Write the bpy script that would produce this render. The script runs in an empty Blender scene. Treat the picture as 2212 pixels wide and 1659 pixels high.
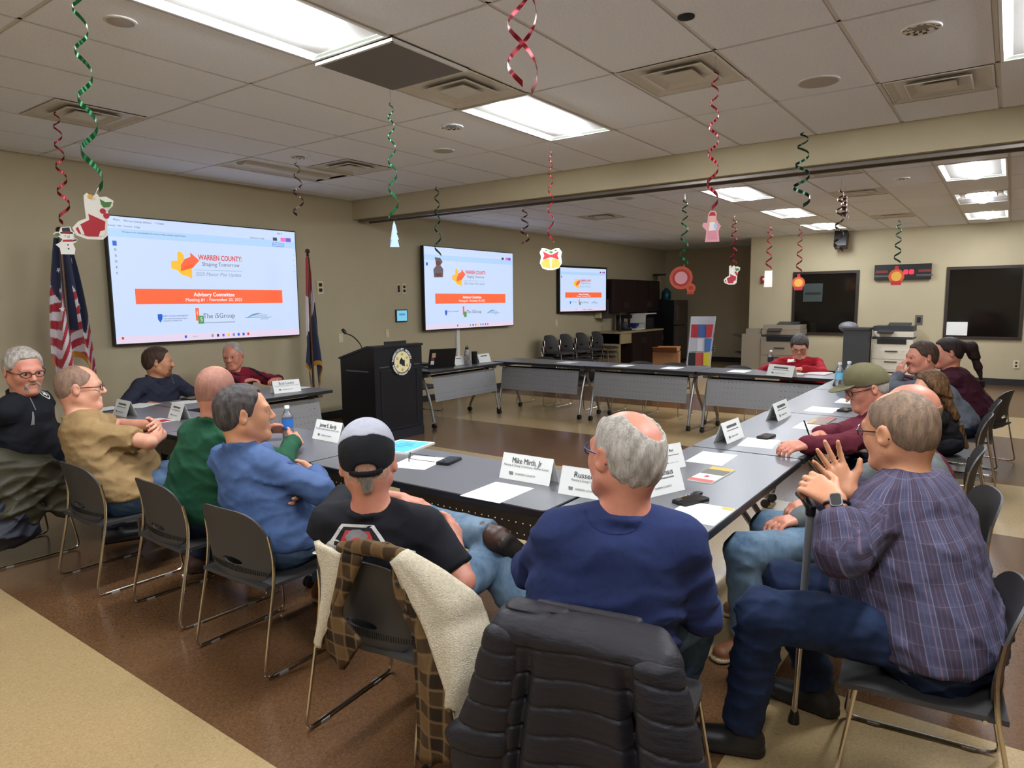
import bpy, bmesh, math, random
import numpy as np
from mathutils import Vector, Matrix
random.seed(7)
SC = bpy.context.scene
COL = SC.collection
# ---------------------------------------------------------------- camera
CAM_H = 1.55
FPX = 1470.72
YAW, PIT, ROL = math.radians(36.154), math.radians(-6.856), math.radians(-0.615)
_F = np.array([math.cos(YAW)*math.cos(PIT), math.sin(YAW)*math.cos(PIT), math.sin(PIT)])
_R0 = np.array([math.sin(YAW), -math.cos(YAW), 0.0])
_U0 = np.cross(_R0, _F)
_R = math.cos(ROL)*_R0 + math.sin(ROL)*_U0
_U = -math.sin(ROL)*_R0 + math.cos(ROL)*_U0
EYE = np.array([0, 0, CAM_H])
cd = bpy.data.cameras.new('camera')
cd.sensor_width = 36.0
cd.lens = 36.0*FPX/2212.0
cd.clip_start = 0.05
cd.clip_end = 100
cam = bpy.data.objects.new('camera', cd)
COL.objects.link(cam)
M4 = Matrix.Identity(4)
for i in range(3):
    M4[i][0], M4[i][1], M4[i][2], M4[i][3] = _R[i], _U[i], -_F[i], EYE[i]
cam.matrix_world = M4
SC.camera = cam
# ---------------------------------------------------------------- world, exposure
w = bpy.data.worlds.new('world')
SC.world = w
w.use_nodes = True
w.node_tree.nodes['Background'].inputs[0].default_value = (0.05, 0.06, 0.08, 1)
w.node_tree.nodes['Background'].inputs[1].default_value = 0.3
SC.view_settings.view_transform = 'Standard'
SC.view_settings.look = 'None'
SC.view_settings.gamma = 1.0
SC.view_settings.use_curve_mapping = False
SC.view_settings.exposure = 0.0
LAMP = 71.0
SCREEN = 1.0        # strength of the display panels

# ---------------------------------------------------------------- surveying helpers: a sight line met with a plane of the room
def sight(x, y):
    return (x-1106.0)*_R - (y-829.5)*_U + FPX*_F
def onz(x, y, z):
    r = sight(x, y); return EYE + r*((z-CAM_H)/r[2])
def onx(x, y, v):
    r = sight(x, y); return EYE + r*(v/r[0])
def ony(x, y, v):
    r = sight(x, y); return EYE + r*(v/r[1])
def ondepth(x, y, v):
    return EYE + sight(x, y)*(v/FPX)

# ---------------------------------------------------------------- materials
def lin(c):
    c = [v/255.0 for v in c]
    return tuple((v/12.92 if v <= 0.04045 else ((v+0.055)/1.055)**2.4) for v in c) + (1.0,)
MATS = {}
def mat(name, rgb, rough=0.6, metal=0.0, var=None, bump=None, spec=0.5, emit=0.0, trans=0.0, coat=0.0, stretch=None, alpha=1.0, sheen=0.0):
    if name in MATS:
        return MATS[name]
    m = bpy.data.materials.new(name)
    m.use_nodes = True
    nt = m.node_tree
    b = nt.nodes['Principled BSDF']
    c = lin(rgb)
    b.inputs['Base Color'].default_value = c
    b.inputs['Roughness'].default_value = rough
    b.inputs['Metallic'].default_value = metal
    b.inputs['Specular IOR Level'].default_value = spec
    if coat:
        b.inputs['Coat Weight'].default_value = coat
        b.inputs['Coat Roughness'].default_value = 0.12
    if sheen:
        b.inputs['Sheen Weight'].default_value = sheen
    if trans:
        b.inputs['Transmission Weight'].default_value = trans
    if alpha < 1:
        b.inputs['Alpha'].default_value = alpha
    if emit:
        b.inputs['Emission Color'].default_value = c
        if name.startswith('screen_'): b.inputs['Base Color'].default_value = tuple(v*.12 for v in c[:3])+(1,)
        b.inputs['Emission Strength'].default_value = emit
    tc = mp = None
    if var or bump:
        tc = nt.nodes.new('ShaderNodeTexCoord')
        mp = nt.nodes.new('ShaderNodeMapping')
        nt.links.new(tc.outputs['Object'], mp.inputs['Vector'])
        if stretch:
            mp.inputs['Scale'].default_value = stretch
    if var:
        n = nt.nodes.new('ShaderNodeTexNoise')
        n.inputs['Scale'].default_value = var[0]
        n.inputs['Detail'].default_value = 6
        n.inputs['Roughness'].default_value = 0.65
        nt.links.new(mp.outputs['Vector'], n.inputs['Vector'])
        r = nt.nodes.new('ShaderNodeValToRGB')
        r.color_ramp.elements[0].position = 0.34
        r.color_ramp.elements[1].position = 0.66
        if len(var) > 2:
            r.color_ramp.elements[0].color = lin(var[2])
            r.color_ramp.elements[1].color = c
        else:
            a = var[1]
            r.color_ramp.elements[0].color = tuple(v*(1-a) for v in c[:3]) + (1,)
            r.color_ramp.elements[1].color = tuple(min(1, v*(1+a)) for v in c[:3]) + (1,)
        nt.links.new(n.outputs['Fac'], r.inputs['Fac'])
        nt.links.new(r.outputs['Color'], b.inputs['Base Color'])
    if bump:
        n = nt.nodes.new('ShaderNodeTexNoise')
        n.inputs['Scale'].default_value = bump[0]
        n.inputs['Detail'].default_value = 4
        nt.links.new(mp.outputs['Vector'], n.inputs['Vector'])
        bp = nt.nodes.new('ShaderNodeBump')
        bp.inputs['Strength'].default_value = bump[1]
        bp.inputs['Distance'].default_value = bump[2] if len(bump) > 2 else 0.004
        nt.links.new(n.outputs['Fac'], bp.inputs['Height'])
        nt.links.new(bp.outputs['Normal'], b.inputs['Normal'])
    MATS[name] = m
    return m

# ---------------------------------------------------------------- mesh helpers
class MB:
    """collects simple solids; build() links them as one mesh object"""
    def __init__(s):
        s.v = []; s.f = []; s.mi = []; s.m = 0
    def add(s, vs, fs):
        o = len(s.v)
        s.v += [tuple(map(float, p)) for p in vs]
        for f in fs:
            s.f.append(tuple(i+o for i in f)); s.mi.append(s.m)
        return s
    def box(s, c, d, R=None):
        x, y, z = d[0]/2, d[1]/2, d[2]/2
        vs = [(-x,-y,-z),(x,-y,-z),(x,y,-z),(-x,y,-z),(-x,-y,z),(x,-y,z),(x,y,z),(-x,y,z)]
        if R is not None:
            vs = [tuple(R @ Vector(p)) for p in vs]
        vs = [(p[0]+c[0], p[1]+c[1], p[2]+c[2]) for p in vs]
        return s.add(vs, [(0,3,2,1),(4,5,6,7),(0,1,5,4),(1,2,6,5),(2,3,7,6),(3,0,4,7)])
    def span(s, a, b):
        return s.box([(a[i]+b[i])/2 for i in range(3)], [abs(b[i]-a[i]) for i in range(3)])
    def rbox(s, c, d, r=0.01, n=3):
        """box with rounded vertical edges and slightly bevelled top"""
        x, y, z = d[0]/2, d[1]/2, d[2]/2
        ring = []
        for cx, cy, a0 in ((x-r, y-r, 0), (-x+r, y-r, 90), (-x+r, -y+r, 180), (x-r, -y+r, 270)):
            for k in range(n+1):
                a = math.radians(a0+90*k/n)
                ring.append((cx+r*math.cos(a), cy+r*math.sin(a)))
        return s.prism([(p[0]+c[0], p[1]+c[1]) for p in ring], c[2]-z, c[2]+z)
    def prism(s, poly, z0, z1, M=None):
        n = len(poly)
        vs = [(p[0], p[1], z0) for p in poly] + [(p[0], p[1], z1) for p in poly]
        if M is not None:
            vs = [tuple(M @ Vector(p)) for p in vs]
        fs = [tuple(range(n-1, -1, -1)), tuple(range(n, 2*n))]
        fs += [(i, (i+1) % n, n+(i+1) % n, n+i) for i in range(n)]
        return s.add(vs, fs)
    def tube(s, path, r, n=8, closed=False, caps=True):
        path = [Vector(p) for p in path]
        m = len(path)
        rr = r if isinstance(r, (list, tuple)) else [r]*m
        up = None; rings = []
        for i in range(m):
            if closed:
                t = path[(i+1) % m]-path[i-1]
            else:
                t = path[min(i+1, m-1)]-path[max(i-1, 0)]
            t = t.normalized() if t.length > 1e-9 else Vector((0, 0, 1))
            if up is None:
                up = t.orthogonal().normalized()
            up = (up - t*up.dot(t))
            up = up.normalized() if up.length > 1e-6 else t.orthogonal().normalized()
            q = t.cross(up)
            rings.append([path[i]+(up*math.cos(2*math.pi*k/n)+q*math.sin(2*math.pi*k/n))*rr[i] for k in range(n)])
        vs = [p for g in rings for p in g]
        fs = []
        for i in range(m if closed else m-1):
            j = (i+1) % m
            for k in range(n):
                l = (k+1) % n
                fs.append((i*n+k, i*n+l, j*n+l, j*n+k))
        if caps and not closed:
            fs += [tuple(range(n-1, -1, -1)), tuple(range((m-1)*n, m*n))]
        return s.add(vs, fs)
    def lathe(s, prof, n=16, M=None):
        vs = []; fs = []
        for r, z in prof:
            for k in range(n):
                a = 2*math.pi*k/n
                vs.append((r*math.cos(a), r*math.sin(a), z))
        if M is not None:
            vs = [tuple(M @ Vector(p)) for p in vs]
        for i in range(len(prof)-1):
            for k in range(n):
                l = (k+1) % n
                fs.append((i*n+k, i*n+l, (i+1)*n+l, (i+1)*n+k))
        fs += [tuple(range(n-1, -1, -1)), tuple(range((len(prof)-1)*n, len(prof)*n))]
        return s.add(vs, fs)
    def ball(s, c, r, n=12, m=8, R=None):
        r = r if isinstance(r, (list, tuple)) else (r, r, r)
        vs = []; fs = []
        for i in range(m+1):
            a = math.pi*i/m
            for k in range(n):
                b = 2*math.pi*k/n
                p = Vector((r[0]*math.sin(a)*math.cos(b), r[1]*math.sin(a)*math.sin(b), r[2]*math.cos(a)))
                if R is not None: p = R @ p
                vs.append((p[0]+c[0], p[1]+c[1], p[2]+c[2]))
        for i in range(m):
            for k in range(n):
                l = (k+1) % n
                fs.append((i*n+k, (i+1)*n+k, (i+1)*n+l, i*n+l))
        return s.add(vs, fs)
    def sheet(s, P, th=0.0, closed=False):
        """P[i][j] grid of points -> surface; th gives thickness along normals"""
        A = np.array(P, float); a, b = A.shape[:2]
        if th:
            du = np.gradient(A, axis=0); dv = np.gradient(A, axis=1)
            N = np.cross(du, dv); N /= (np.linalg.norm(N, axis=2, keepdims=True)+1e-9)
            B = A + N*th
            vs = list(A.reshape(-1, 3))+list(B.reshape(-1, 3))
            o = a*b; fs = []
            for i in range(a-1):
                for j in range(b-1):
                    q = (i*b+j, i*b+j+1, (i+1)*b+j+1, (i+1)*b+j)
                    fs.append(q); fs.append(tuple(k+o for k in q[::-1]))
            for i in range(a-1):
                fs.append((i*b, (i+1)*b, (i+1)*b+o, i*b+o)); fs.append((i*b+b-1, i*b+b-1+o, (i+1)*b+b-1+o, (i+1)*b+b-1))
            for j in range(b-1):
                fs.append((j, j+o, j+1+o, j+1)); k = (a-1)*b
                fs.append((k+j, k+j+1, k+j+1+o, k+j+o))
            return s.add(vs, fs)
        fs = [(i*b+j, i*b+j+1, (i+1)*b+j+1, (i+1)*b+j) for i in range(a-1) for j in range(b-1)]
        return s.add(list(A.reshape(-1, 3)), fs)
    def mesh(s, name, mats, smooth=False):
        me = bpy.data.meshes.new(name)
        me.from_pydata(s.v, [], s.f)
        for m in (mats if isinstance(mats, (list, tuple)) else [mats]):
            me.materials.append(m)
        if any(s.mi):
            me.polygons.foreach_set('material_index', s.mi)
        if smooth:
            me.polygons.foreach_set('use_smooth', [True]*len(me.polygons))
            if smooth != 'all':
                try: me.set_sharp_from_angle(angle=math.radians(40))
                except Exception: pass
        me.update()
        return me
    def build(s, name, mats, parent=None, smooth=False):
        return link(name, s.mesh(name, mats, smooth), parent)
def link(name, data, parent=None):
    o = bpy.data.objects.new(name, data)
    COL.objects.link(o)
    if parent is not None:
        o.parent = parent
    return o
def tag(o, label, cat=None, group=None, kind=None):
    if label: o['label'] = label
    if cat: o['category'] = cat
    if group: o['group'] = group
    if kind: o['kind'] = kind
    return o
def thing(name, label, cat, loc=(0, 0, 0), rz=0.0, group=None, kind=None):
    o = bpy.data.objects.new(name, None)
    o.empty_display_size = 0.1
    COL.objects.link(o)
    o.location = loc
    o.rotation_euler = (0, 0, rz)
    return tag(o, label, cat, group, kind)
def struct(name, mb, m, parent=None, label=None):
    o = mb.build(name, m, parent)
    if parent is None:
        o['kind'] = 'structure'
        if label: o['label'] = label
    return o
def copy_tree(o, parent=None):
    c = o.copy()
    COL.objects.link(c)
    c.parent = parent
    for ch in list(o.children):
        copy_tree(ch, c)
    return c
def text_mesh(s, size, mats, align='CENTER', depth=0.0004, bold=0.0, shear=0.0, sx=1.0):
    cu = bpy.data.curves.new('lettering', 'FONT')
    cu.body = s; cu.size = size; cu.align_x = align; cu.align_y = 'CENTER'
    cu.extrude = depth; cu.offset = bold; cu.shear = shear; cu.resolution_u = 2
    ob = bpy.data.objects.new('lettering', cu)
    COL.objects.link(ob)
    me = bpy.data.meshes.new_from_object(ob)
    bpy.data.objects.remove(ob); bpy.data.curves.remove(cu)
    if sx != 1.0:
        v = np.empty(len(me.vertices)*3, np.float32); me.vertices.foreach_get('co', v)
        v[0::3] *= sx; me.vertices.foreach_set('co', v)
    me.materials.clear(); me.materials.append(mats)
    return me
def letters(s, size, m, parent, loc, rot=(0, 0, 0), **k):
    o = link('lettering', text_mesh(s, size, m, **k), parent)
    o.location = loc; o.rotation_euler = rot
    return o
def arcpts(pts, r=0.03, n=4):
    """round the corners of a polyline"""
    pts = [Vector(p) for p in pts]
    out = [pts[0]]
    for i in range(1, len(pts)-1):
        a, b, c = pts[i-1], pts[i], pts[i+1]
        d1 = min(r, (a-b).length*0.45); d2 = min(r, (c-b).length*0.45)
        p, q = b+(a-b).normalized()*d1, b+(c-b).normalized()*d2
        for k in range(n+1):
            t = k/n
            out.append(p*(1-t)**2+b*2*t*(1-t)+q*t*t)
    out.append(pts[-1])
    return out
# ================================================================ ROOM
YW, XB, CZ, CZF = 7.4, 14.7, 2.95, 2.84
X0, Y0 = -3.4, -5.6          # unseen walls behind the camera
XA = 17.0                    # back of the kitchen alcove
BX0, BX1, BZ = 6.45, 6.80, 2.70
def floor_mat(name, base, dark, light, rough):
    m = bpy.data.materials.new(name); m.use_nodes = True
    nt = m.node_tree; b = nt.nodes['Principled BSDF']
    tc = nt.nodes.new('ShaderNodeTexCoord'); mp = nt.nodes.new('ShaderNodeMapping')
    mp.inputs['Scale'].default_value = (1, 1, 1)
    nt.links.new(tc.outputs['Object'], mp.inputs['Vector'])
    n = nt.nodes.new('ShaderNodeTexNoise'); n.inputs['Scale'].default_value = 95; n.inputs['Detail'].default_value = 8; n.inputs['Roughness'].default_value = 0.7; n.inputs['Distortion'].default_value = 1.2
    n2 = nt.nodes.new('ShaderNodeTexNoise'); n2.inputs['Scale'].default_value = 3.2; n2.inputs['Detail'].default_value = 2
    for q in (n, n2): nt.links.new(mp.outputs['Vector'], q.inputs['Vector'])
    r = nt.nodes.new('ShaderNodeValToRGB')
    e = r.color_ramp.elements
    e[0].position = 0.32; e[0].color = lin(dark); e[1].position = 0.70; e[1].color = lin(light)
    k = e.new(0.5); k.color = lin(base)
    nt.links.new(n.outputs['Fac'], r.inputs['Fac'])
    nt.links.new(r.outputs['Color'], b.inputs['Base Color'])
    mr = nt.nodes.new('ShaderNodeMapRange')
    mr.inputs['From Min'].default_value = 0.3; mr.inputs['From Max'].default_value = 0.7
    mr.inputs['To Min'].default_value = rough-0.015; mr.inputs['To Max'].default_value = rough+0.02
    b.inputs['Roughness'].default_value = rough
    b.inputs['Specular IOR Level'].default_value = 0.55
    return m
M_TAN = floor_mat('tan_vinyl', (163, 138, 97), (147, 121, 80), (175, 152, 112), 0.27)
M_BRN = floor_mat('brown_vinyl', (94, 66, 42), (76, 51, 31), (114, 83, 54), 0.22)
M_WALL = mat('wall_paint', (184, 171, 140), 0.75, bump=(140, 0.08, 0.002), var=(1.3, 0.03))
M_TILE = mat('ceiling_tile', (238, 241, 248), 0.9, bump=(260, 0.35, 0.003), var=(90, 0.07))
M_GRID = mat('grid_metal', (214, 211, 205), 0.5)
M_BASE = mat('black_vinyl_base', (28, 25, 24), 0.5)
M_WHITE = mat('white_enamel', (232, 230, 222), 0.35)
M_GREYM = mat('grey_track_metal', (126, 118, 108), 0.4, 0.5)
M_BLACK = mat('black_plastic', (17, 16, 17), 0.42)
M_DARK = mat('dark_throat', (30, 28, 26), 0.8)
M_CHROME = mat('chrome_rod', (205, 198, 188), 0.18, 1.0)
M_STEEL = mat('silver_paint', (150, 148, 146), 0.35, 0.75)

# floor: one slab, coloured fields of vinyl laid on it
fl = struct('floor', MB().span((X0, Y0, -0.12), (XA, YW, -0.004)), M_TAN, label='tan and brown speckled vinyl floor laid in wide stripes')
cuts = [X0, 1.24, 2.78, 5.37, 6.87, 9.24, 10.85, XA]
YS = 0.70
for k in range(len(cuts)-1):
    for j, (ya, yb) in enumerate(((YS, YW), (Y0, YS))):
        MB().span((cuts[k], ya, -0.004), (cuts[k+1], yb, 0.0)).build('floor_field', M_BRN if (k+j) % 2 else M_TAN, fl)

# walls
struct('wall_front', MB().span((X0, YW, 0), (XA, YW+0.15, 3.2)), M_WALL, label='long beige painted wall carrying three display screens')
wb = struct('wall_back', MB().span((XB, Y0, 0), (XB+0.12, 4.49, 3.2)), M_WALL, label='beige far wall with two dark office windows')
struct('wall_alcove', MB().span((XA, 4.3, 0), (XA+0.1, YW, 3.2)).span((XB+.12, 4.37, 0), (XA, 4.488, 3.2)), M_WALL, label='beige wall at the back of the kitchen alcove')
struct('wall_left', MB().span((X0-0.1, Y0, 0), (X0, YW, 3.2)), M_WALL)
struct('wall_rear', MB().span((X0, Y0-0.1, 0), (XB, Y0, 3.2)), M_WALL)
struct('baseboard_front', MB().span((X0, YW-0.012, 0), (13.9, YW, 0.10)), M_BASE, label='black vinyl base along the screen wall')
struct('baseboard_back', MB().span((XB-0.012, Y0, 0), (XB, 4.49, 0.12)), M_BASE, label='black vinyl base along the far wall')
struct('baseboard_alcove', MB().span((XA-0.012, 4.49, 0), (XA, YW, 0.12)), M_BASE, label='black vinyl base in the alcove')

# header beam with folding partition track
bm_ = struct('trim_1', MB().span((BX0, Y0, BZ), (BX1, YW, 3.1)), M_WALL, label='beige ceiling beam crossing the room with a partition track')
tr = MB()
tr.span((BX0+0.07, Y0, BZ-0.035), (BX0+0.10, YW-0.05, BZ)); tr.span((BX1-0.10, Y0, BZ-0.035), (BX1-0.07, YW-0.05, BZ))
tr.span((BX0+0.10, Y0, BZ-0.008), (BX1-0.10, YW-0.05, BZ))
tr.build('partition_track', M_GREYM, bm_)

# ---------------------------------------------------------------- ceiling: recessed tee grid, tiles one by one
XG = [2.695+1.26*k for k in range(-4, 4)]      # tee lines near bay (last = beam)
XG[-1] = BX0
YG = [0.80+0.643*k for k in range(-3, 11)] + [YW]
TW = 0.024
ce = struct('ceiling', MB().span((X0, Y0, CZ+0.02), (BX0, YW, CZ+0.05)).span((BX1, Y0, CZF+0.02), (XA, YW, CZF+0.05)), M_GRID, label='suspended acoustic tile ceiling')
def tees(xs, ys, z, x0, x1, y0, y1):
    m = MB()
    for y in ys:
        m.box(((x0+x1)/2, y, z+0.013), (x1-x0, TW, 0.014))
    for x in xs:
        m.box((x, (y0+y1)/2, z+0.013), (TW, y1-y0, 0.014))
    m.build('tee_grid', M_GRID, ce)
tees(XG, YG[1:-1], CZ, X0, BX0, YG[0], YW)
XF = [8.02+1.185*k for k in range(-1, 8)]
XF = [x for x in XF if x > BX1+0.05 and x < XA]
YF = [0.70+0.6*k for k in range(-4, 12)]
YF = [y for y in YF if y < YW-0.05] + [YW]
tees(XF, YF[1:-1], CZF, BX1, XA, YF[0], YW)
MB().span((X0, Y0, CZ), (BX0, YG[0], CZ+0.02)).span((BX1, Y0, CZF), (XA, YF[0], CZF+0.02)).build('tile_field', M_TILE, ce)
_tm = {}
def tile(x0, x1, y0, y1, z):
    g = TW/2+0.001
    lx, ly = round(x1-x0-2*g, 3), round(y1-y0-2*g, 3)
    if lx < 0.05 or ly < 0.05: return
    key = (lx, ly)
    if key not in _tm:
        _tm[key] = MB().box((0, 0, 0.010), (lx, ly, 0.020)).mesh('ceiling_tile', M_TILE)
    o = link('ceiling_tile', _tm[key], ce)
    o.location = ((x0+x1)/2, (y0+y1)/2, z)
# cells given to fittings: (x0, x1, y index) in the near bay
HALF = {}
FIT = {}
def cell(k, j): return XG[k], XG[k+1], YG[j], YG[j+1]
ix = {round(2.695+1.26*k, 2): k+4 for k in range(-4, 4)}
K270, K397, K522 = 4, 5, 6      # XG index of 2.695, 3.955, 5.215
JL = 6                          # YG index of 2.73 (k=3)
lit_near = [(3, JL), (5, JL), (5, JL-5), (3, JL-5), (1, JL), (1, JL-5)]
off_near = [(5, JL+4)]
vents_near = [(4, JL, 1), (5, JL-2, 0), (6, JL-4, 0), (3, JL+4, 1), (5, JL+4, 1)]
off_near = [(5, JL+5)]
panel_near = [(4, JL, 0)]
used_full = set(lit_near+off_near)
used_half = {}
for k, j, h in vents_near+panel_near: used_half.setdefault((k, j), set()).add(h)
for k in range(len(XG)-1):
    for j in range(len(YG)-1):
        x0, x1, y0, y1 = cell(k, j)
        if (k, j) in used_full: continue
        if (k, j) in used_half:
            xm = (x0+x1)/2
            for h in (0, 1):
                if h not in used_half[(k, j)]:
                    tile(x0 if h == 0 else xm, xm if h == 0 else x1, y0, y1, CZ)
            continue
        tile(x0, x1, y0, y1, CZ)

M_LAMP = mat('lit_diffuser', (240, 246, 255), 0.5, emit=LAMP*1.6)
M_OFFL = mat('unlit_diffuser', (205, 200, 190), 0.4)
M_PAN = mat('troffer_lens', (214, 222, 216), 0.6, emit=0.6)
M_PANO = mat('troffer_lens_off', (214, 210, 202), 0.6)
M_LAMPF = mat('lit_diffuser_far', (240, 246, 255), 0.5, emit=LAMP*1.15); M_PANF = mat('troffer_lens_far', (214, 222, 216), 0.6, emit=0.6)
def troffer(x0, x1, y0, y1, z, on, label, group=None):
    t = thing('ceiling_light', label, 'ceiling light', ((x0+x1)/2, (y0+y1)/2, z), 0, group)
    L, W = x1-x0-0.03, y1-y0-0.03
    f = MB()
    f.box((0, W/2-0.008, 0.006), (L, 0.016, 0.022)); f.box((0, -W/2+0.008, 0.006), (L, 0.016, 0.022))
    f.box((L/2-0.008, 0, 0.006), (0.016, W-0.032, 0.022)); f.box((-L/2+0.008, 0, 0.006), (0.016, W-0.032, 0.022))
    f.build('frame', M_WHITE, t)
    p = MB()                       # sloped pan with flat ends, closed above
    l, w_ = L/2-0.016, W/2-0.016
    for s in (-1, 1):
        p.add([(-l, s*w_, 0.0), (l, s*w_, 0.0), (l, s*0.13, 0.075), (-l, s*0.13, 0.075)], [(0, 1, 2, 3)] if s > 0 else [(3, 2, 1, 0)])
        p.add([(s*l, -w_, 0.0), (s*l, w_, 0.0), (s*l, 0.13, 0.075), (s*l, -0.13, 0.075)], [(0, 1, 2, 3)])
    p.add([(-l, -0.13, 0.075), (l, -0.13, 0.075), (l, 0.13, 0.075), (-l, 0.13, 0.075)], [(0, 1, 2, 3)])
    p.build('side_lens', (M_PAN if z == CZ else M_PANF) if on else M_PANO, t)
    b = MB(); n = 10; r = 0.105
    P = [[(sx*(l-0.07), r*math.cos(math.pi*k/n), 0.07-0.092*math.sin(math.pi*k/n)) for k in range(n+1)] for sx in (-1, 1)]
    b.sheet(P)
    for sx in (-1, 1):
        b.add([(sx*(l-0.07), r*math.cos(math.pi*k/n), 0.07-0.092*math.sin(math.pi*k/n)) for k in range(n+1)], [tuple(range(n+1))])
    b.build('diffuser', (M_LAMP if z == CZ else M_LAMPF) if on else M_OFFL, t, smooth=True)
    return t
LBL = {(3, JL): 'large lit ceiling light nearest the top edge above the seated men', (5, JL): 'lit ceiling light beside the square vent in mid ceiling',
       (5, JL-5): 'lit ceiling light cut by the right edge of the picture'}
for k, j in lit_near:
    x0, x1, y0, y1 = cell(k, j)
    troffer(x0, x1, y0, y1, CZ, True, LBL.get((k, j), {(3, JL-5): 'lit ceiling light overhead to the right of the photographer', (1, JL): 'lit ceiling light behind the photographer on the left', (1, JL-5): 'lit ceiling light behind the photographer on the right'}.get((k, j))), 'lit troffers')
for k, j in off_near:
    x0, x1, y0, y1 = cell(k, j)
    troffer(x0, x1, y0, y1, CZ, False, 'switched-off grey ceiling light above the large display')
far_lit = [(1480, 404, 'nearest of three lit lights in a row beyond the beam'), (1624, 449, 'middle of three lit lights in a row beyond the beam'), (1718, 479, 'farthest of three lit lights in a row beyond the beam')]
fx_used = []
for (px_, py_, lb), kx in zip(far_lit, (0, 2, 4)):
    x0 = XF[kx]; x1 = XF[kx+1]
    jy = min(range(len(YF)-1), key=lambda j: abs((YF[j]+YF[j+1])/2-2.80))
    troffer(x0, x1, YF[jy], YF[jy+1], CZF, True, lb, 'lit troffers'); fx_used.append((kx, jy))
jr = min(range(len(YF)-1), key=lambda j: abs((YF[j]+YF[j+1])/2-0.1))
for q, kx in enumerate((0, 2, 4)):
    troffer(XF[kx], XF[kx+1], YF[jr], YF[jr+1], CZF, True, ['nearest', 'middle', 'farthest'][q]+' of three lights cut by the right edge beyond the beam', 'lit troffers'); fx_used.append((kx, jr))
def vent(x, y, z, s, label):
    t = thing('ceiling_vent', label, 'air vent', (x, y, z), 0, 'square ceiling diffusers')
    h = s/2
    MB().box((0, 0, 0.055), (s-0.02, s-0.02, 0.004)).build('throat', M_DARK, t)
    for q, (a, b, za, zb) in enumerate(((h-0.012, h-0.10, 0.0, 0.045), (h-0.125, h-0.185, -0.006, 0.035))):
        m = MB()
        ro = [(-a, -a, za), (a, -a, za), (a, a, za), (-a, a, za)]; ri = [(-b, -b, zb), (b, -b, zb), (b, b, zb), (-b, b, zb)]
        m.add(ro+ri, [(i, (i+1) % 4, 4+(i+1) % 4, 4+i) for i in range(4)])
        a2 = a+0.010
        m.add([(-a2, -a2, za), (a2, -a2, za), (a2, a2, za), (-a2, a2, za)]+[(p[0], p[1], za-0.004) for p in ro], [(i, (i+1) % 4, 4+(i+1) % 4, 4+i) for i in range(4)])
        m.build('louver', M_VENT, t)
    c = h-0.205
    MB().box((0, 0, -0.004), (2*c, 2*c, 0.006)).build('center_plate', M_VENT, t)
    return t
M_VENT = mat('vent_enamel', (214, 210, 200), 0.5)
VL = ['square vent between the grey panel and the lit light', 'square vent high right of the mid ceiling light', 'square vent near the beam at the right edge', 'square vent above the snowman swirl', 'square vent near the unlit light above the large display']
for (k, j, h), lb in zip(vents_near, VL):
    x0, x1, y0, y1 = cell(k, j); xm = (x0+x1)/2
    xa, xb = (x0, xm) if h == 0 else (xm, x1)
    vent((xa+xb)/2, (y0+y1)/2, CZ, min(xb-xa, y1-y0)-0.01, lb)
    MB().box((xm, (y0+y1)/2, CZ+0.013), (TW, y1-y0, 0.014)).build('tee_grid', M_GRID, ce)
fv = [(1312, 470, 'far vent left of the swirl with bells'), (1835, 368, 'far vent tucked just behind the beam'), (1872, 417, 'far vent behind the green swirl'), (1950, 466, 'far vent above the red digital clock'), (2133, 424, 'far vent at the right beyond the beam')]
for a, b, lb in fv:
    p = onz(a, b, CZF)
    kx = max(i for i in range(len(XF)) if XF[i] <= p[0]) if p[0] > XF[0] else -1
    jy = max(j for j in range(len(YF)-1) if YF[j] <= p[1])
    xa = XF[kx] if kx >= 0 else BX1; xb = XF[kx+1] if kx+1 < len(XF) else XA
    xm = (xa+xb)/2; hf = p[0] > xm
    xa2, xb2 = (xm, xb) if hf else (xa, xm)
    fx_used.append((kx, jy))
    vent((xa2+xb2)/2, (YF[jy]+YF[jy+1])/2, CZF, min(xb2-xa2, YF[jy+1]-YF[jy])-0.01, lb)
    tile(xa if hf else xm, xm if hf else xb, YF[jy], YF[jy+1], CZF)
for kx in range(-1, len(XF)):
    for j in range(len(YF)-1):
        if (kx, j) in fx_used: continue
        xa = XF[kx] if kx >= 0 else BX1; xb = XF[kx+1] if kx+1 < len(XF) else XA
        tile(xa, xb, YF[j], YF[j+1], CZF)
# grey hinged panel beside the first light
k, j, h = panel_near[0]
x0, x1, y0, y1 = cell(k, j); xm = (x0+x1)/2
M_PANEL = mat('grey_panel', (112, 108, 106), 0.55)
ap = thing('ceiling_panel', 'grey hinged ceiling panel between the large light and a vent', 'ceiling panel', ((x0+xm)/2, (y0+y1)/2, CZ))
MB().box((0, 0, -0.006), (xm-x0-0.03, y1-y0-0.03, 0.02)).build('panel', M_PANEL, ap)
q = MB(); q.box((-(xm-x0)/2+0.012, 0, -0.012), (0.018, y1-y0-0.01, 0.018)); q.box((0, -(y1-y0)/2+0.012, -0.012), (xm-x0-0.01, 0.018, 0.018))
q.build('edge_lip', M_WHITE, ap)
MB().box((xm, (y0+y1)/2, CZ+0.013), (TW, y1-y0, 0.014)).build('tee_grid', M_GRID, ce)
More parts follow.
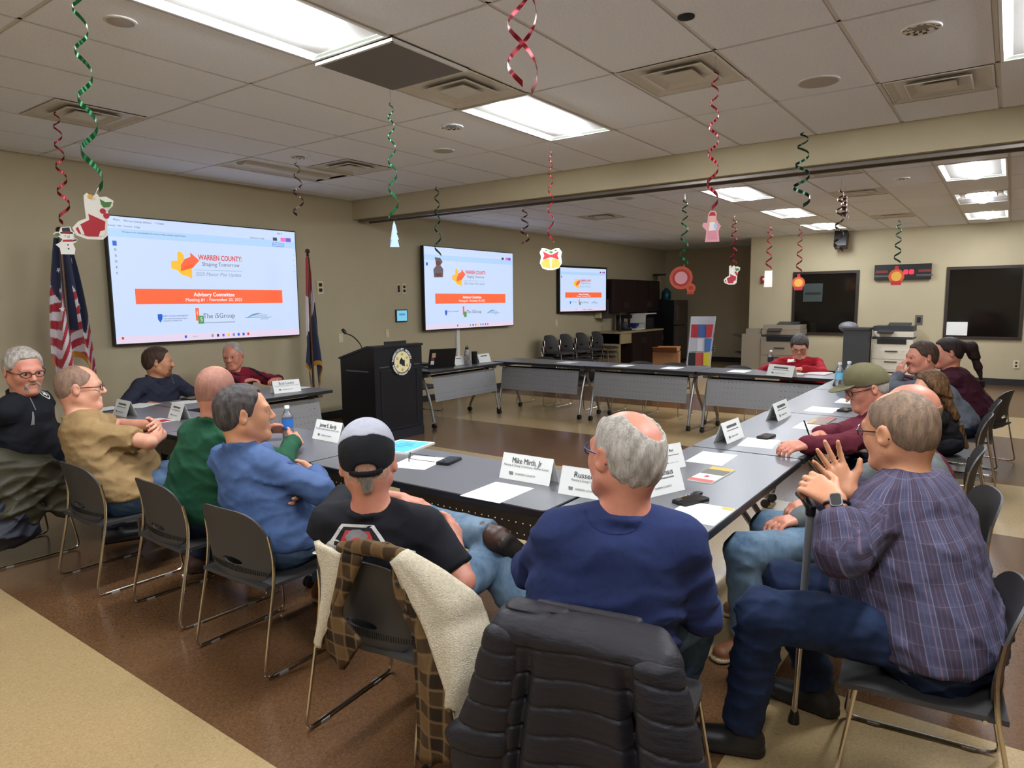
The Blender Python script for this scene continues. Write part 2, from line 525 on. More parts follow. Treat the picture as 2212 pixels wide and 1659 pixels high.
# downlights, speakers, sensor, sprinklers
M_SPK = mat('speaker_grille', (176, 170, 160), 0.7, bump=(500, 0.4, 0.002))
def can(p, label, r=0.085, z=CZ):
    t = thing('recessed_downlight', label, 'downlight', (p[0], p[1], z), 0, 'recessed downlights')
    MB().tube([((r+.006)*math.cos(2*math.pi*a/24), (r+.006)*math.sin(2*math.pi*a/24), -.005) for a in range(24)], .006, 6, True).build('trim_ring', M_WHITE, t, True)
    m = MB(); n = 22; prof = [(r, -.0085), (r*.78, -.0045), (r*.5, -.0015)]
    vs = [(rr*math.cos(2*math.pi*a/n), rr*math.sin(2*math.pi*a/n), zz) for rr, zz in prof for a in range(n)]
    m.add(vs, [(i*n+a, i*n+(a+1) % n, (i+1)*n+(a+1) % n, (i+1)*n+a) for i in range(2) for a in range(n)])
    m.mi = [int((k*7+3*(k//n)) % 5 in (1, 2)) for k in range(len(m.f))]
    m.build('reflector', [mat('facet_painted_glint', (236, 234, 228), .3, .3), mat('facet_painted_dark', (64, 60, 54), .3, .3)], t)  # pale and dark facets paint in the glints and dark reflections of chrome
    m = MB(); m.add([(r*.5*math.cos(2*math.pi*a/n), r*.5*math.sin(2*math.pi*a/n), -.0015) for a in range(n)], [tuple(range(n))]); m.build('bulb_plate', mat('bulb_grey', (120, 116, 108), .4), t)
can(onz(975, 273, CZ), 'chrome downlight left of the mid ceiling light'); can(onz(1990, 60, CZ), 'chrome downlight at the upper right'); can(onz(648, 338, CZ), 'chrome downlight above the large display')
can(onz(1205, 434, CZF), 'small far downlight left of the bells swirl', 0.06, CZF); can(onz(1948, 385, CZF), 'small far downlight beyond the beam near the clock', 0.07, CZF); can(onz(2105, 366, CZF), 'small far downlight beyond the beam at the right', 0.07, CZF)
def spk(p, label, r=0.13, z=CZ):
    t = thing('ceiling_speaker', label, 'speaker', (p[0], p[1], z), 0, 'round ceiling speakers')
    MB().lathe([(r-0.012, -0.002), (r-0.012, -0.007), (r*0.5, -0.009), (0.004, -0.010)], 28).build('grille', M_SPK, t, True)
    MB().lathe([(r, 0.0), (r, -0.006), (r-0.012, -0.008), (r-0.012, -0.001)], 28).build('rim', M_VENT, t, True)
spk(onz(1768, 176, CZ), 'round ceiling speaker right of the santa swirl'); spk(onz(958, 325, CZ), 'round ceiling speaker below the mid ceiling light', 0.10); spk(onz(260, 45, CZ), 'pale round ceiling disc near the stocking swirl', 0.075); spk(onz(1350, 428, CZF), 'round ceiling speaker beyond the beam', 0.12, CZF)
p = onz(1482, 35, CZ)
tag(MB().lathe([(0.042, 0.0), (0.042, -0.008), (0.02, -0.016), (0.004, -0.018)], 20).build('motion_sensor', M_DARK, None, True), 'small dark round ceiling sensor near the top edge', 'sensor').location = (p[0], p[1], CZ)
# ================================================================ DISPLAYS
def em(name, rgb, k=1.0):
    return mat('screen_'+name, rgb, 0.35, emit=SCREEN*k)
E_BG = em('bg', (200, 218, 248)); E_BAR = em('bar', (176, 210, 246)); E_TASK = em('task', (226, 210, 232)); E_OR = em('orange', (250, 104, 62)); E_YE = em('yellow', (252, 190, 52))
E_RED = em('red', (214, 66, 52)); E_GR = em('grey', (140, 150, 166)); E_DK = em('dark', (52, 60, 72)); E_BL = em('blue', (30, 96, 200)); E_GN = em('green', (84, 150, 92)); E_WH = em('white', (244, 248, 255)); E_PK = em('pink', (240, 110, 190)); E_PU = em('violet', (110, 90, 220)); E_TEAL = em('teal', (90, 150, 190)); E_TX = em('text', (110, 96, 104))
COUNTY = [(.313,.253),(.328,.248),(.329,.288),(.345,.276),(.346,.309),(.326,.354),(.325,.407),(.348,.392),(.384,.351),(.380,.477),(.361,.454),(.330,.442),(.305,.401),(.279,.392),(.279,.331),(.312,.322)]
ARROW = [(.324,.411),(.328,.354),(.348,.307),(.378,.287),(.379,.251),(.424,.315),(.386,.380),(.384,.348),(.358,.359)]
def triprism(poly, z0, z1):
    """prism over a non-convex outline"""
    bm = bmesh.new()
    vs = [bm.verts.new((p[0], p[1], z1)) for p in poly]
    f = bm.faces.new(vs)
    bmesh.ops.triangulate(bm, faces=[f])
    me = bpy.data.meshes.new('t'); bm.to_mesh(me); bm.free()
    v = [tuple(x.co) for x in me.vertices]; fs = [tuple(p.vertices) for p in me.polygons]
    bpy.data.meshes.remove(me)
    m = MB(); n = len(v)
    m.add(v+[(a, b, z0) for a, b, c in v], fs+[tuple(i+n for i in f[::-1]) for f in fs]+[(i, (i+1) % n, n+(i+1) % n, n+i) for i in range(n)])
    return m
def display(label, c, W, H, rz, detail=2, bezel=0.012, depth=0.06, name='wall_display'):
    """c: centre of the screen face; the face looks along local -Y; local X is the screen's right as seen"""
    t = thing(name, label, 'display', c, rz, 'meeting displays')
    MB().box((0, depth/2+0.003, 0), (W+2*bezel, depth, H+2*bezel)).build('bezel', M_BLACK, t)
    MB().box((0, 0.0015, 0), (W, 0.003, H)).build('screen_panel', E_BG, t)
    def uv(u, v): return ((u-.5)*W, (.5-v)*H)
    rot = Matrix(((1, 0, 0), (0, 0, -1), (0, 1, 0))).to_4x4()   # plan (x,y,z) -> (x,-z,y): faces -Y
    def poly(pts, m, nm='printed_shape', z=0.0006):
        p = [uv(*q) for q in pts]
        if sum(p[i][0]*p[(i+1) % len(p)][1]-p[(i+1) % len(p)][0]*p[i][1] for i in range(len(p))) < 0: p = p[::-1]
        o = triprism(p, 0.0, z).build(nm, m, t)
        o.matrix_local = rot
        return o
    def rect(a, b, m, nm='printed_shape', z=0.0006): return poly([(a[0], b[1]), b, (b[0], a[1]), a], m, nm, z)
    def tx(s, u, v, size, m, **k):
        x, y = uv(u, v)
        return letters(s, size*H*.72, m, t, (x, -0.0011, y), (math.pi/2, 0, 0), depth=0.0003, **k)
    rect((0, .093), (1, .158), E_BAR, 'toolbar'); rect((0, .94), (1, 1), E_TASK, 'taskbar')
    poly(COUNTY, E_YE, 'county_shape', 0.0006); poly(ARROW, E_OR, 'arrow_shape', 0.0010)
    rect((.099, .562), (.898, .686), E_OR, 'banner')
    tx('WARREN COUNTY:', .54, .289, .088, E_RED, bold=0.002, sx=0.74); tx('Shaping Tomorrow', .54, .344, .068, E_TX, sx=0.93)
    tx('2025 Master Plan Update', .524, .432, .060, E_GR, shear=0.25, sx=0.98)
    tx('Advisory Committee', .494, .608, .066, E_WH, bold=0.001, sx=0.95); tx('Meeting #1 - November 20, 2025', .494, .653, .056, E_WH, sx=0.98)
    rect((.386, .724), (.404, .832), E_OR, 'logo_block'); rect((.398, .791), (.428, .860), E_GN, 'logo_block', 0.0009)
    tx('The i5Group', .513, .796, .085, E_TX, sx=0.95)
    poly([(.196,.770),(.218,.770),(.218,.81),(.207,.840),(.196,.81)], E_BL, 'shield_shape')
    tx('SAINT LOUIS UNIVERSITY', .282, .787, .030, E_BL, sx=0.92)
    rect((.868-.012, .066), (.868+.014, .096), E_DK, 'button_shape', .0009); rect((.905, .062), (.940, .098), E_PK, 'button_shape', .0009); rect((.940, .062), (.972, .098), E_PU, 'button_shape', .0009)
    rect((.016, .19), (.034, .228), E_BL, 'button_shape', .0009)
    rect((.322, .955), (.333, .978), E_BL, 'task_icon', .0009)
    if detail > 0:
        poly([(.665,.823),(.70,.79),(.74,.775),(.77,.79),(.745,.785),(.71,.80)], E_TEAL, 'swoosh_shape'); rect((.66, .815), (.82, .820), E_TEAL, 'swoosh_shape')
        tx('LOCHMUELLER', .752, .802, .034, E_GR, sx=0.85); tx('GROUP', .775, .833, .034, E_GR, shear=.2)
        for u, m in ((.469, E_GR), (.499, E_DK), (.529, E_PU), (.558, E_YE), (.588, E_TEAL), (.616, E_BL), (.645, E_BL), (.673, E_RED)):
            rect((u-.006, .956), (u+.006, .980), m, 'task_icon', .0009)
        rect((.40, .394), (.655, .397), E_GR, 'rule_line')
    if detail > 1:
        tx('i', .395, .765, .08, E_WH); tx('5', .415, .825, .07, E_WH)
        tx('Urban Planning & Development Program', .282, .809, .020, E_DK, sx=.85); tx('COMMUNITY PLANNING LAB', .265, .828, .020, E_DK, sx=.85)
        rect((.43, .850), (.60, .856), E_GR, 'print_band')
        tx('Warren County_Advisor', .135, .029, .030, E_DK); tx('Menu', .04, .026, .030, E_DK); tx('+ Create', .234, .028, .030, E_DK); tx('All tools   Edit   Convert   E-Sign', .07, .072, .028, E_DK, sx=.95)
        tx('This appears to be a long document. Save time by reading a summary using AI Assistant', .06, .116, .024, E_DK, align='LEFT', sx=.85)
        tx('Sign in', .90, .025, .03, E_DK); tx('Find text or tools', .76, .085, .028, E_DK)
        for q, v in enumerate((.255, .301, .347, .391, .439)): tx('oaozc'[q], .026, v, .05, E_DK)
        for v in (.14, .19, .24, .30): tx('o', .985, v+.08, .035, E_GR)
        tx('View Comments', .888, .131, .026, E_BL); rect((.852, .113), (.925, .117), E_BL, 'pill_edge'); rect((.852, .146), (.925, .150), E_BL, 'pill_edge'); rect((.852, .117), (.8545, .146), E_BL, 'pill_edge'); rect((.9225, .117), (.925, .146), E_BL, 'pill_edge')
        poly([(.024,.945),(.034,.945),(.034,.965),(.024,.965)], E_RED, 'task_icon', .0009); tx('Search', .378, .967, .026, E_GR)
    m = MB(); m.box((0, depth+0.03, 0), (W*.3, 0.06, H*.4)); m.build('wall_mount', M_BLACK, t)
    return t
yd = 7.30
a, b = ony(228, 466, yd), ony(648, 722, yd); c1, d1 = ony(632, 501, yd), ony(250, 745, yd)
W1 = (c1[0]-a[0]+b[0]-d1[0])/2; H1 = (a[2]-d1[2]+c1[2]-b[2])/2
display('largest wall display, between the two flags, showing an advisory committee slide', ((a[0]+b[0])/2, yd, (a[2]+b[2])/2), W1, H1, 0, 2)
a, b = ony(914, 530, yd-.02), ony(1110, 703, yd-.02); c1, d1 = ony(1108, 546, yd-.02), ony(920, 711, yd-.02)
W2 = (c1[0]-a[0]+b[0]-d1[0])/2; H2 = (a[2]-d1[2]+c1[2]-b[2])/2
display('middle wall display above the laptop table showing the same slide', ((a[0]+b[0])/2, yd-.02, (a[2]+b[2])/2), W2-.02, H2-.01, 0, 1)
# cable raceway under the middle display
p = ony(990, 760, YW-.02)
tag(MB().box((p[0], YW-.015, .62), (.07, .03, 1.05)).build('cable_raceway', M_WHITE), 'white cable channel running down the wall below the middle display', 'cable channel')
# third display, swung a little off the wall
a3 = ony(1208, 625, 7.33); th = math.radians(-7.5)
r2 = sight(1311, 622); e = np.array([math.cos(th), math.sin(th), 0])
A = np.array([[e[0], -r2[0]], [e[1], -r2[1]]]); k = np.linalg.solve(A, np.array([-a3[0], -a3[1]]))
W3 = k[0]; H3 = W3*0.585
c3 = a3+e*W3/2; zc = (ony(1207, 579, 7.3)[2]+ony(1209, 671, 7.3)[2])/2
display('smallest display, black framed, hung beside the dark kitchen cabinets', (c3[0], c3[1], zc), W3*.955, H3*.93, th, 1, bezel=.04, depth=.08)

# ---------------------------------------------------------------- wall plates, tablet panel, thermostat
M_IVORY = mat('ivory_plate', (214, 200, 166), 0.5)
def plate(x, z, w_, h_, label, holes=(), cat='outlet', wall='y', pos=YW, cover=None):
    t = thing('wall_plate', label, cat, (x, pos, z) if wall == 'y' else (pos, x, z), 0 if wall == 'y' else -math.pi/2)
    MB().box((0, -.006, 0), (w_, .012, h_)).build('cover', cover or M_IVORY, t)
    for q, (dx, dz, sw, sh, mt) in enumerate(holes):
        MB().box((dx, -.014, dz), (sw, .006, sh)).build('socket', mt, t)
p = ony(691, 621, YW); plate(p[0], p[2], .10, .17, 'ivory outlet plate with two dark jacks beside the dark blue flag', [(0, .035, .05, .045, M_DARK), (0, -.035, .05, .045, M_DARK)])
p = ony(860, 624, YW); plate(p[0], p[2], .07, .13, 'dark square wall jack left of the middle display', [(0, 0, .045, .10, M_DARK)])
p = ony(872, 624, YW); plate(p[0], p[2], .08, .15, 'ivory two-jack plate just left of the middle display', [(0, .03, .045, .04, M_DARK), (0, -.03, .045, .04, M_DARK)])
p = ony(735, 730, YW); plate(p[0], p[2], .075, .12, 'ivory light switch plate left of the lectern', [(0, 0, .014, .03, M_WHITE)], 'light switch')
p = ony(836, 720, YW); plate(p[0], p[2], .07, .115, 'ivory switch plate behind the lectern top', [(0, 0, .014, .03, M_WHITE)], 'light switch')
p = ony(868, 682, YW-.02)
tp = thing('touch_panel', 'small glowing blue wall control tablet above the lectern', 'control panel', (p[0], YW, p[2]))
MB().box((0, -.012, 0), (.235, .024, .185)).build('housing', M_BLACK, tp); MB().box((0, -.025, 0), (.205, .003, .155)).build('screen_panel', em('panel', (120, 196, 226)), tp)
MB().box((0, -.027, .02), (.12, .002, .03)).build('button_row', em('panel2', (70, 140, 190)), tp)
p = ony(1201, 697, YW); plate(p[0], p[2], .08, .13, 'small ivory plate on the wall under the smallest display', [(0, 0, .014, .03, M_WHITE)])
# ---------------------------------------------------------------- far wall
M_GLASS = mat('dark_window_glass', (20, 17, 14), 0.08, spec=0.5); M_WFR = mat('bronze_window_frame', (44, 34, 24), 0.4)
def window(n, pts, label):
    a, b = [onx(*p, XB-.01) for p in pts]
    y1_, y0_, z1_, z0_ = a[1], b[1], a[2], b[2]
    t = thing('window_%d' % n, label, None, (XB, (y0_+y1_)/2, (z0_+z1_)/2), 0, None, 'structure')
    w_, h_ = (y1_-y0_), (z1_-z0_)
    MB().box((-.004, 0, 0), (.008, w_-.06, h_-.06)).build('pane', M_GLASS, t)
    f = MB()
    for s in (-1, 1):
        f.box((-.012, s*(w_/2-.025), 0), (.034, .05, h_)); f.box((-.012, 0, s*(h_/2-.025)), (.034, w_-.1, .05))
    f.build('window_frame', M_WFR, t)
    return t
window(1, [(1714, 588), (1850, 725)], 'dark interior office window behind the beige copier')
window(2, [(2046, 577), (2206, 735)], 'dark interior office window at the right edge')
p = onx(1755, 632, XB-.05)
nb = thing('window_notice', 'dim teal notice taped inside the left office window', 'notice', (XB-.012, p[1], p[2]))
MB().box((0, 0, 0), (.006, .36, .36)).build('sheet', mat('teal_notice', (52, 62, 60), .6), nb); MB().box((-.004, 0, -.02), (.002, .30, .05)).build('print_band', M_DARK, nb)
p = onx(2065, 710, XB-.05); tag(MB().box((XB-.020, p[1], p[2]), (.006, .34, .24)).box((XB-.024, p[1]-.02, p[2]-.06), (.002, .10, .08)).build('paper_notice', mat('paper', (236, 236, 230), .7)), 'white paper notice on the right office window', 'notice')
M_LED = mat('red_led', (255, 30, 50), .4, emit=2.2); M_LEDD = mat('dim_red_print', (120, 40, 34), .5)
a, b = onx(1890, 573, XB-.05), onx(2011, 602, XB-.05)
ck = thing('digital_clock', 'long black digital wall clock with red glowing digits', 'clock', (XB, (a[1]+b[1])/2, (a[2]+b[2])/2), -math.pi/2)
cw, ch = a[1]-b[1], a[2]-b[2]
MB().box((0, -.035, 0), (cw, .07, ch)).build('case', M_BLACK, ck)
for u in (.06, .15): MB().rbox((u, 0, 0), (.075, .085, .004), .02).build('lit_digit', M_LED, ck).matrix_local = Matrix.Translation((0, -.072, -.005)) @ Matrix.Rotation(math.pi/2, 4, 'X')
M_DIM = mat('dim_print', (86, 82, 78), .5)
for u in (-.34, .36):
    MB().box((u, -.0715, .01), (.20, .002, .045)).build('print_band', M_LEDD, ck); MB().box((u, -.0715, -.07), (.26, .002, .03)).build('print_band', M_DIM, ck)
p = onx(1651, 604, XB-.03)
fa = thing('fire_alarm', 'small red fire alarm on the far wall corner', 'fire alarm', (XB, p[1], p[2]), -math.pi/2)
MB().box((0, -.02, 0), (.14, .04, .14)).build('housing', mat('alarm_red', (150, 30, 26), .4), fa); MB().box((0, -.045, .01), (.06, .012, .05)).build('strobe_lens', M_WHITE, fa)
p = onx(1817, 518, XB-.25)
sp = thing('wall_speaker', 'black loudspeaker mounted high on the far wall', 'speaker', (XB, p[1], p[2]), -math.pi/2)
MB().box((0, -.24, 0), (.22, .20, .30), Matrix.Rotation(math.radians(-18), 3, 'X')).build('cabinet', M_BLACK, sp); MB().box((0, -.08, 0), (.05, .16, .05)).build('bracket', M_BLACK, sp)
MB().lathe([(.085, 0), (.085, .01), (.03, .004)], 18, Matrix.Translation((0, -.345, -.05)) @ Matrix.Rotation(math.radians(90-18), 4, 'X')).build('cone', M_DARK, sp, True)
p = onx(1985, 691, XB); plate(p[1], p[2], .12, .18, 'dark wall box right of the white copier', [(0, 0, .06, .10, M_BLACK)], 'wall box', 'x', XB, mat('grey_box', (96, 90, 80), .5))
p = onx(2195, 787, XB); plate(p[1], p[2], .09, .14, 'brass-tone outlet low on the far wall', [(0, .03, .03, .03, M_DARK), (0, -.03, .03, .03, M_DARK)], 'outlet', 'x', XB)
p = onx(1541, 753, XA); plate(p[1], p[2], .10, .15, 'ivory outlet on the alcove wall beside the mosaic banner', [(0, .03, .03, .03, M_DARK), (0, -.03, .03, .03, M_DARK)], 'outlet', 'x', XA)
# copiers
def copier(y, x, label, body, dark, w_=.62, h_=1.08, fin=True):
    t = thing('copier', label, 'copier', (x, y, 0), math.pi)      # front faces -X world = local +X
    MB().box((0, 0, .42), (.62, w_, .78)).build('body', body, t)
    for q in range(3):
        d = MB().box((.315, 0, .16+.19*q), (.015, w_-.05, .17)).build('drawer', body, t)
        MB().box((.01+.32, 0, .16+.19*q+.055), (.012, .2, .02)).build('handle', dark, d)
    MB().box((0, 0, .83), (.58, w_-.02, .05)).build('neck', dark, t)
    MB().box((-.02, 0, .90), (.58, w_, .10)).build('scanner', body, t)
    MB().box((-.04, 0, 1.0), (.52, w_-.02, .09)).build('document_feeder', dark if not fin else body, t)
    MB().box((.02, .08, 1.065), (.26, w_*.55, .025), Matrix.Rotation(.2, 3, 'Y')).build('feed_tray', dark, t)
    MB().box((.33, -.1, .95), (.12, .26, .02), Matrix.Rotation(.4, 3, 'Y')).build('control_panel', dark, t)
    MB().box((.18, 0, .77), (.28, w_*.7, .09)).build('output_slot', M_BLACK, t)
    if fin:
        m = MB(); m.box((0, -w_/2-.2, .44), (.56, .38, .84)); m.box((.0, -w_/2-.2, .91), (.30, .30, .10)); m.build('finisher', body, t)
        m = MB(); m.box((0, -w_/2-.5, .80), (.3, .26, .02), Matrix.Rotation(-.25, 3, 'X')); m.box((0, -w_/2-.48, .45), (.26, .2, .02), Matrix.Rotation(-.25, 3, 'X')); m.build('output_tray', dark, t)
    return t
M_BEIGE = mat('copier_beige', (142, 130, 112), .5); M_CWHITE = mat('copier_white', (214, 206, 188), .5); M_CDARK = mat('copier_dark', (44, 44, 48), .5)
p = onx(1690, 700, 14.1); copier(p[1], 14.25, 'beige copier with finisher under the left office window', M_BEIGE, M_CDARK, .72)
p = onx(1930, 715, 14.1); copier(p[1], 14.25, 'white copier with dark document feeder below the clock', M_CWHITE, M_CDARK, .66, fin=False)
p = onx(1865, 760, 13.9)
bn = thing('waste_cart', 'dark grey wheeled bin with a bag beside the white copier', 'bin', (13.85, p[1]+.10, 0))
bt = MB(); bt.prism([(-.22, -.2), (.22, -.2), (.22, .2), (-.22, .2)], .06, .98); bt.build('body', mat('bin_grey', (52, 54, 56), .6), bn)
MB().box((0, 0, 1.0), (.48, .44, .04)).build('rim', M_CDARK, bn)
bg = MB(); bg.ball((-.02, .16, 1.03), (.17, .17, .10), 12, 8); bg.build('bag', mat('plastic_bag', (120, 120, 124), .35, bump=(20, .8, .03)), bn, True)
for sx in (-.17, .17): MB().ball((sx, 0, .04), (.04, .03, .04), 10, 6).build('wheel', M_BLACK, bn)
# ---------------------------------------------------------------- kitchen alcove
M_CAB = mat('espresso_wood', (38, 22, 20), .45, var=(6, .25), stretch=(1, 1, .1)); M_CTR = mat('counter_laminate', (170, 150, 112), .4, var=(40, .1)); M_PULL = mat('pull_metal', (120, 112, 104), .35, .8)
x0, x1 = ony(1322, 640, YW-.33)[0], ony(1422, 640, YW-.33)[0]
zt, zb = ony(1330, 603, YW-.33)[2], ony(1330, 676, YW-.33)[2]
uc = thing('upper_cabinet', 'dark brown wall cabinets beside the smallest display', 'cabinet', ((x0+x1)/2, YW-.012, 0))
wd = x1-x0
MB().span((-wd/2, -.33, zb), (wd/2, 0, zt)).build('carcass', M_CAB, uc)
n = 4
for q in range(n):
    cx = -wd/2+wd*(q+.5)/n
    d = MB().box((cx, -.342, (zt+zb)/2), (wd/n-.012, .022, zt-zb-.03)).build('door', M_CAB, uc)
    MB().box((cx+(.5 if q % 2 == 0 else -.5)*(wd/n-.14), -.365, zb+.17), (.014, .02, .12)).build('handle', M_PULL, d)
bw0, bw1 = x0-.1, x1-.35
bc = thing('base_cabinet', 'dark brown kitchen base cabinets under the counter', 'cabinet', ((bw0+bw1)/2, YW-.012, 0))
wd = bw1-bw0
MB().span((-wd/2+.5, -.6, .08), (wd/2, 0, .84)).build('carcass', M_CAB, bc)
MB().span((-wd/2, -.56, .0), (-wd/2+.06, 0, .84)).span((-wd/2, -.6, .62), (-wd/2+.5, -.02, .84)).build('end_panel', M_CTR, bc)
for q in range(3):
    cx = -wd/2+.5+(wd-.5)*(q+.5)/3
    d = MB().box((cx, -.612, .46), ((wd-.5)/3-.014, .022, .70)).build('door', M_CAB, bc)
    MB().box((cx+(.22 if q % 2 == 0 else -.22), -.635, .66), (.014, .02, .12)).build('handle', M_PULL, d)
tag(MB().span((bw0-.03, YW-.63, .845), (bw1+.02, YW, .885)).build('kitchen_counter', M_CTR), 'tan laminate kitchen countertop over the dark base cabinets', 'counter')
def small(name, label, cat, x, y, z, parts, rz=0):
    t = thing(name, label, cat, (x, y, z), rz)
    for nm, mb_, mt in parts: mb_.build(nm, mt, t, True)
    return t
cz = .885
small('coffee_maker', 'black coffee maker on the kitchen counter', 'coffee maker', bw0+.75, 7.1, cz, [('base', MB().box((0, 0, .02), (.2, .3, .04)), M_BLACK), ('tower', MB().box((0, .1, .17), (.2, .1, .28)), M_BLACK), ('head', MB().box((0, 0, .31), (.2, .3, .08)), M_BLACK), ('carafe', MB().lathe([(.05, .04), (.07, .1), (.06, .17), (.04, .2)], 14), mat('carafe_glass', (60, 60, 70), .1))])
small('dish_rack', 'white dish rack with blue bowl on the kitchen counter', 'dish rack', bw0+1.15, 7.05, cz, [('tray', MB().box((0, 0, .02), (.4, .34, .03)), M_WHITE), ('bowl', MB().lathe([(.03, .03), (.10, .08), (.12, .15), (.11, .15), (.02, .05)], 16), mat('blue_bowl', (24, 34, 110), .4)), ('wire', MB().tube([(-.2, -.17, .04), (-.2, -.17, .15), (.2, -.17, .15), (.2, -.17, .04)], .006, 6), M_CHROME)])
small('microwave_oven', 'black microwave with a white shelf on the kitchen counter', 'microwave', bw0+1.75, 7.1, cz, [('case', MB().box((0, 0, .14), (.5, .36, .27)), M_BLACK), ('door', MB().box((-.05, -.19, .14), (.36, .02, .23)), M_DARK), ('shelf_top', MB().box((0, 0, .36), (.62, .4, .03)), M_WHITE), ('shelf_leg', MB().box((-.29, 0, .175), (.03, .38, .34)), M_WHITE)])
small('soap_dispenser', 'grey paper towel dispenser below the wall cabinets', 'dispenser', bw0+.12, YW-.13, 1.18, [('case', MB().box((0, 0, .2), (.3, .24, .42)), mat('smoke_plastic', (70, 66, 66), .3)), ('back_plate', MB().box((-.16, .05, .16), (.1, .14, .32)), M_IVORY)])
small('tall_bottle', 'dark tall bottle standing at the counter end', 'bottle', bw0+.25, 6.95, cz, [('body', MB().lathe([(.03, 0), (.04, .02), (.04, .26), (.015, .32), (.015, .38)], 12), mat('dark_bottle', (40, 28, 24), .3)), ('cap', MB().lathe([(.018, .38), (.018, .41)], 10), M_BLACK)])
fx = x1+.42
fr = thing('refrigerator', 'tall black and steel refrigerator at the end of the counter', 'refrigerator', (fx, YW-.42, 0))
fz = ony(1470, 648, 6.6)[2]
MB().box((0, .04, fz/2+.02), (.76, .70, fz-.04)).build('body', mat('fridge_black', (16, 15, 18), .4), fr)
M_SS = mat('brushed_steel', (112, 100, 92), .38, .7)
for z0_, z1_ in ((.06, fz*.60), (fz*.61, fz)):
    d = MB().box((0, -.335, (z0_+z1_)/2), (.76, .05, z1_-z0_-.01)).build('door', M_SS, fr)
    MB().box((-.32, -.385, (z0_+z1_)/2), (.025, .05, (z1_-z0_)*.6)).build('handle', M_PULL, d)
small('water_jug', 'teal water jug standing on the refrigerator', 'jug', fx-.1, YW-.4, fz, [('body', MB().lathe([(.10, 0), (.12, .03), (.12, .20), (.06, .27), (.03, .30)], 14), mat('teal_jug', (20, 70, 74), .3))])
small('paper_roll_holder', 'pale paper roll stand on the refrigerator behind the jug', 'paper roll', fx-.08, YW-.2, fz, [('roll', MB().lathe([(.07, .30), (.07, .60)], 14), mat('roll_paper', (150, 138, 112), .8)), ('post', MB().lathe([(.09, 0), (.09, .02), (.012, .03), (.012, .30)], 12), M_DARK), ('top_disc', MB().lathe([(.16, .62), (.16, .65)], 18), M_DARK)])
# mosaic banner and cardboard box
p = onz(1507, 802, .25); c = onx(1507, 745, 13.4)
mbn = thing('mosaic_banner', 'white sack printed with red, blue and yellow squares leaning by the alcove', 'sack', (13.4, c[1], .0), math.radians(-68))
m = MB(); hgt = 1.22
m.sheet([[((-.24+.48*j/8)*(1-.12*math.sin(math.pi*i/10)*.4)+.10*(i/10), .05*math.sin(math.pi*j/8)+.12*(i/10), hgt*i/10) for j in range(9)] for i in range(11)], .05)
m.build('sack_body', mat('sack_white', (176, 178, 184), .7, bump=(12, .4, .02)), mbn, True)
cols = [(170, 40, 50), (60, 90, 150), (170, 40, 50), (176, 178, 186), (196, 198, 204), (60, 100, 160), (24, 24, 28), (176, 70, 56), (196, 180, 40)]
for q, cc in enumerate(cols):
    r_, c_ = divmod(q, 3); i0 = 8.6-2.35*r_; xx = -.155+.155*c_+.10*(i0/10)
    MB().box((xx, -.012+.12*(i0/10)+.05*math.sin(math.pi*(c_+.5)/3)-.012, hgt*(i0-1)/10), (.150, .012, .262), Matrix.Rotation(-.09, 3, 'X')).build('printed_square', mat('square%d' % q, cc, .7), mbn)
p = onz(1440, 790, .35)
bx = thing('cardboard_box', 'open brown cardboard box behind the far tables', 'box', (10.6, onx(1440, 780, 10.6)[1], 0), .3)
M_CARD = mat('cardboard', (140, 92, 52), .8)
for cx, cy, dx, dy in ((.2, 0, .01, .4), (-.2, 0, .01, .4), (0, .2, .4, .01), (0, -.2, .4, .01)): MB().box((cx, cy, .36), (dx, dy, .70)).build('side', M_CARD, bx)
MB().box((-.29, 0, .76), (.22, .38, .008), Matrix.Rotation(.45, 3, 'Y')).build('flap', M_CARD, bx); MB().box((.29, 0, .74), (.22, .38, .008), Matrix.Rotation(-.3, 3, 'Y')).build('flap', M_CARD, bx)
MB().box((0, 0, .36), (.39, .39, .66)).build('filling', mat('box_fill', (150, 142, 128), .8), bx)
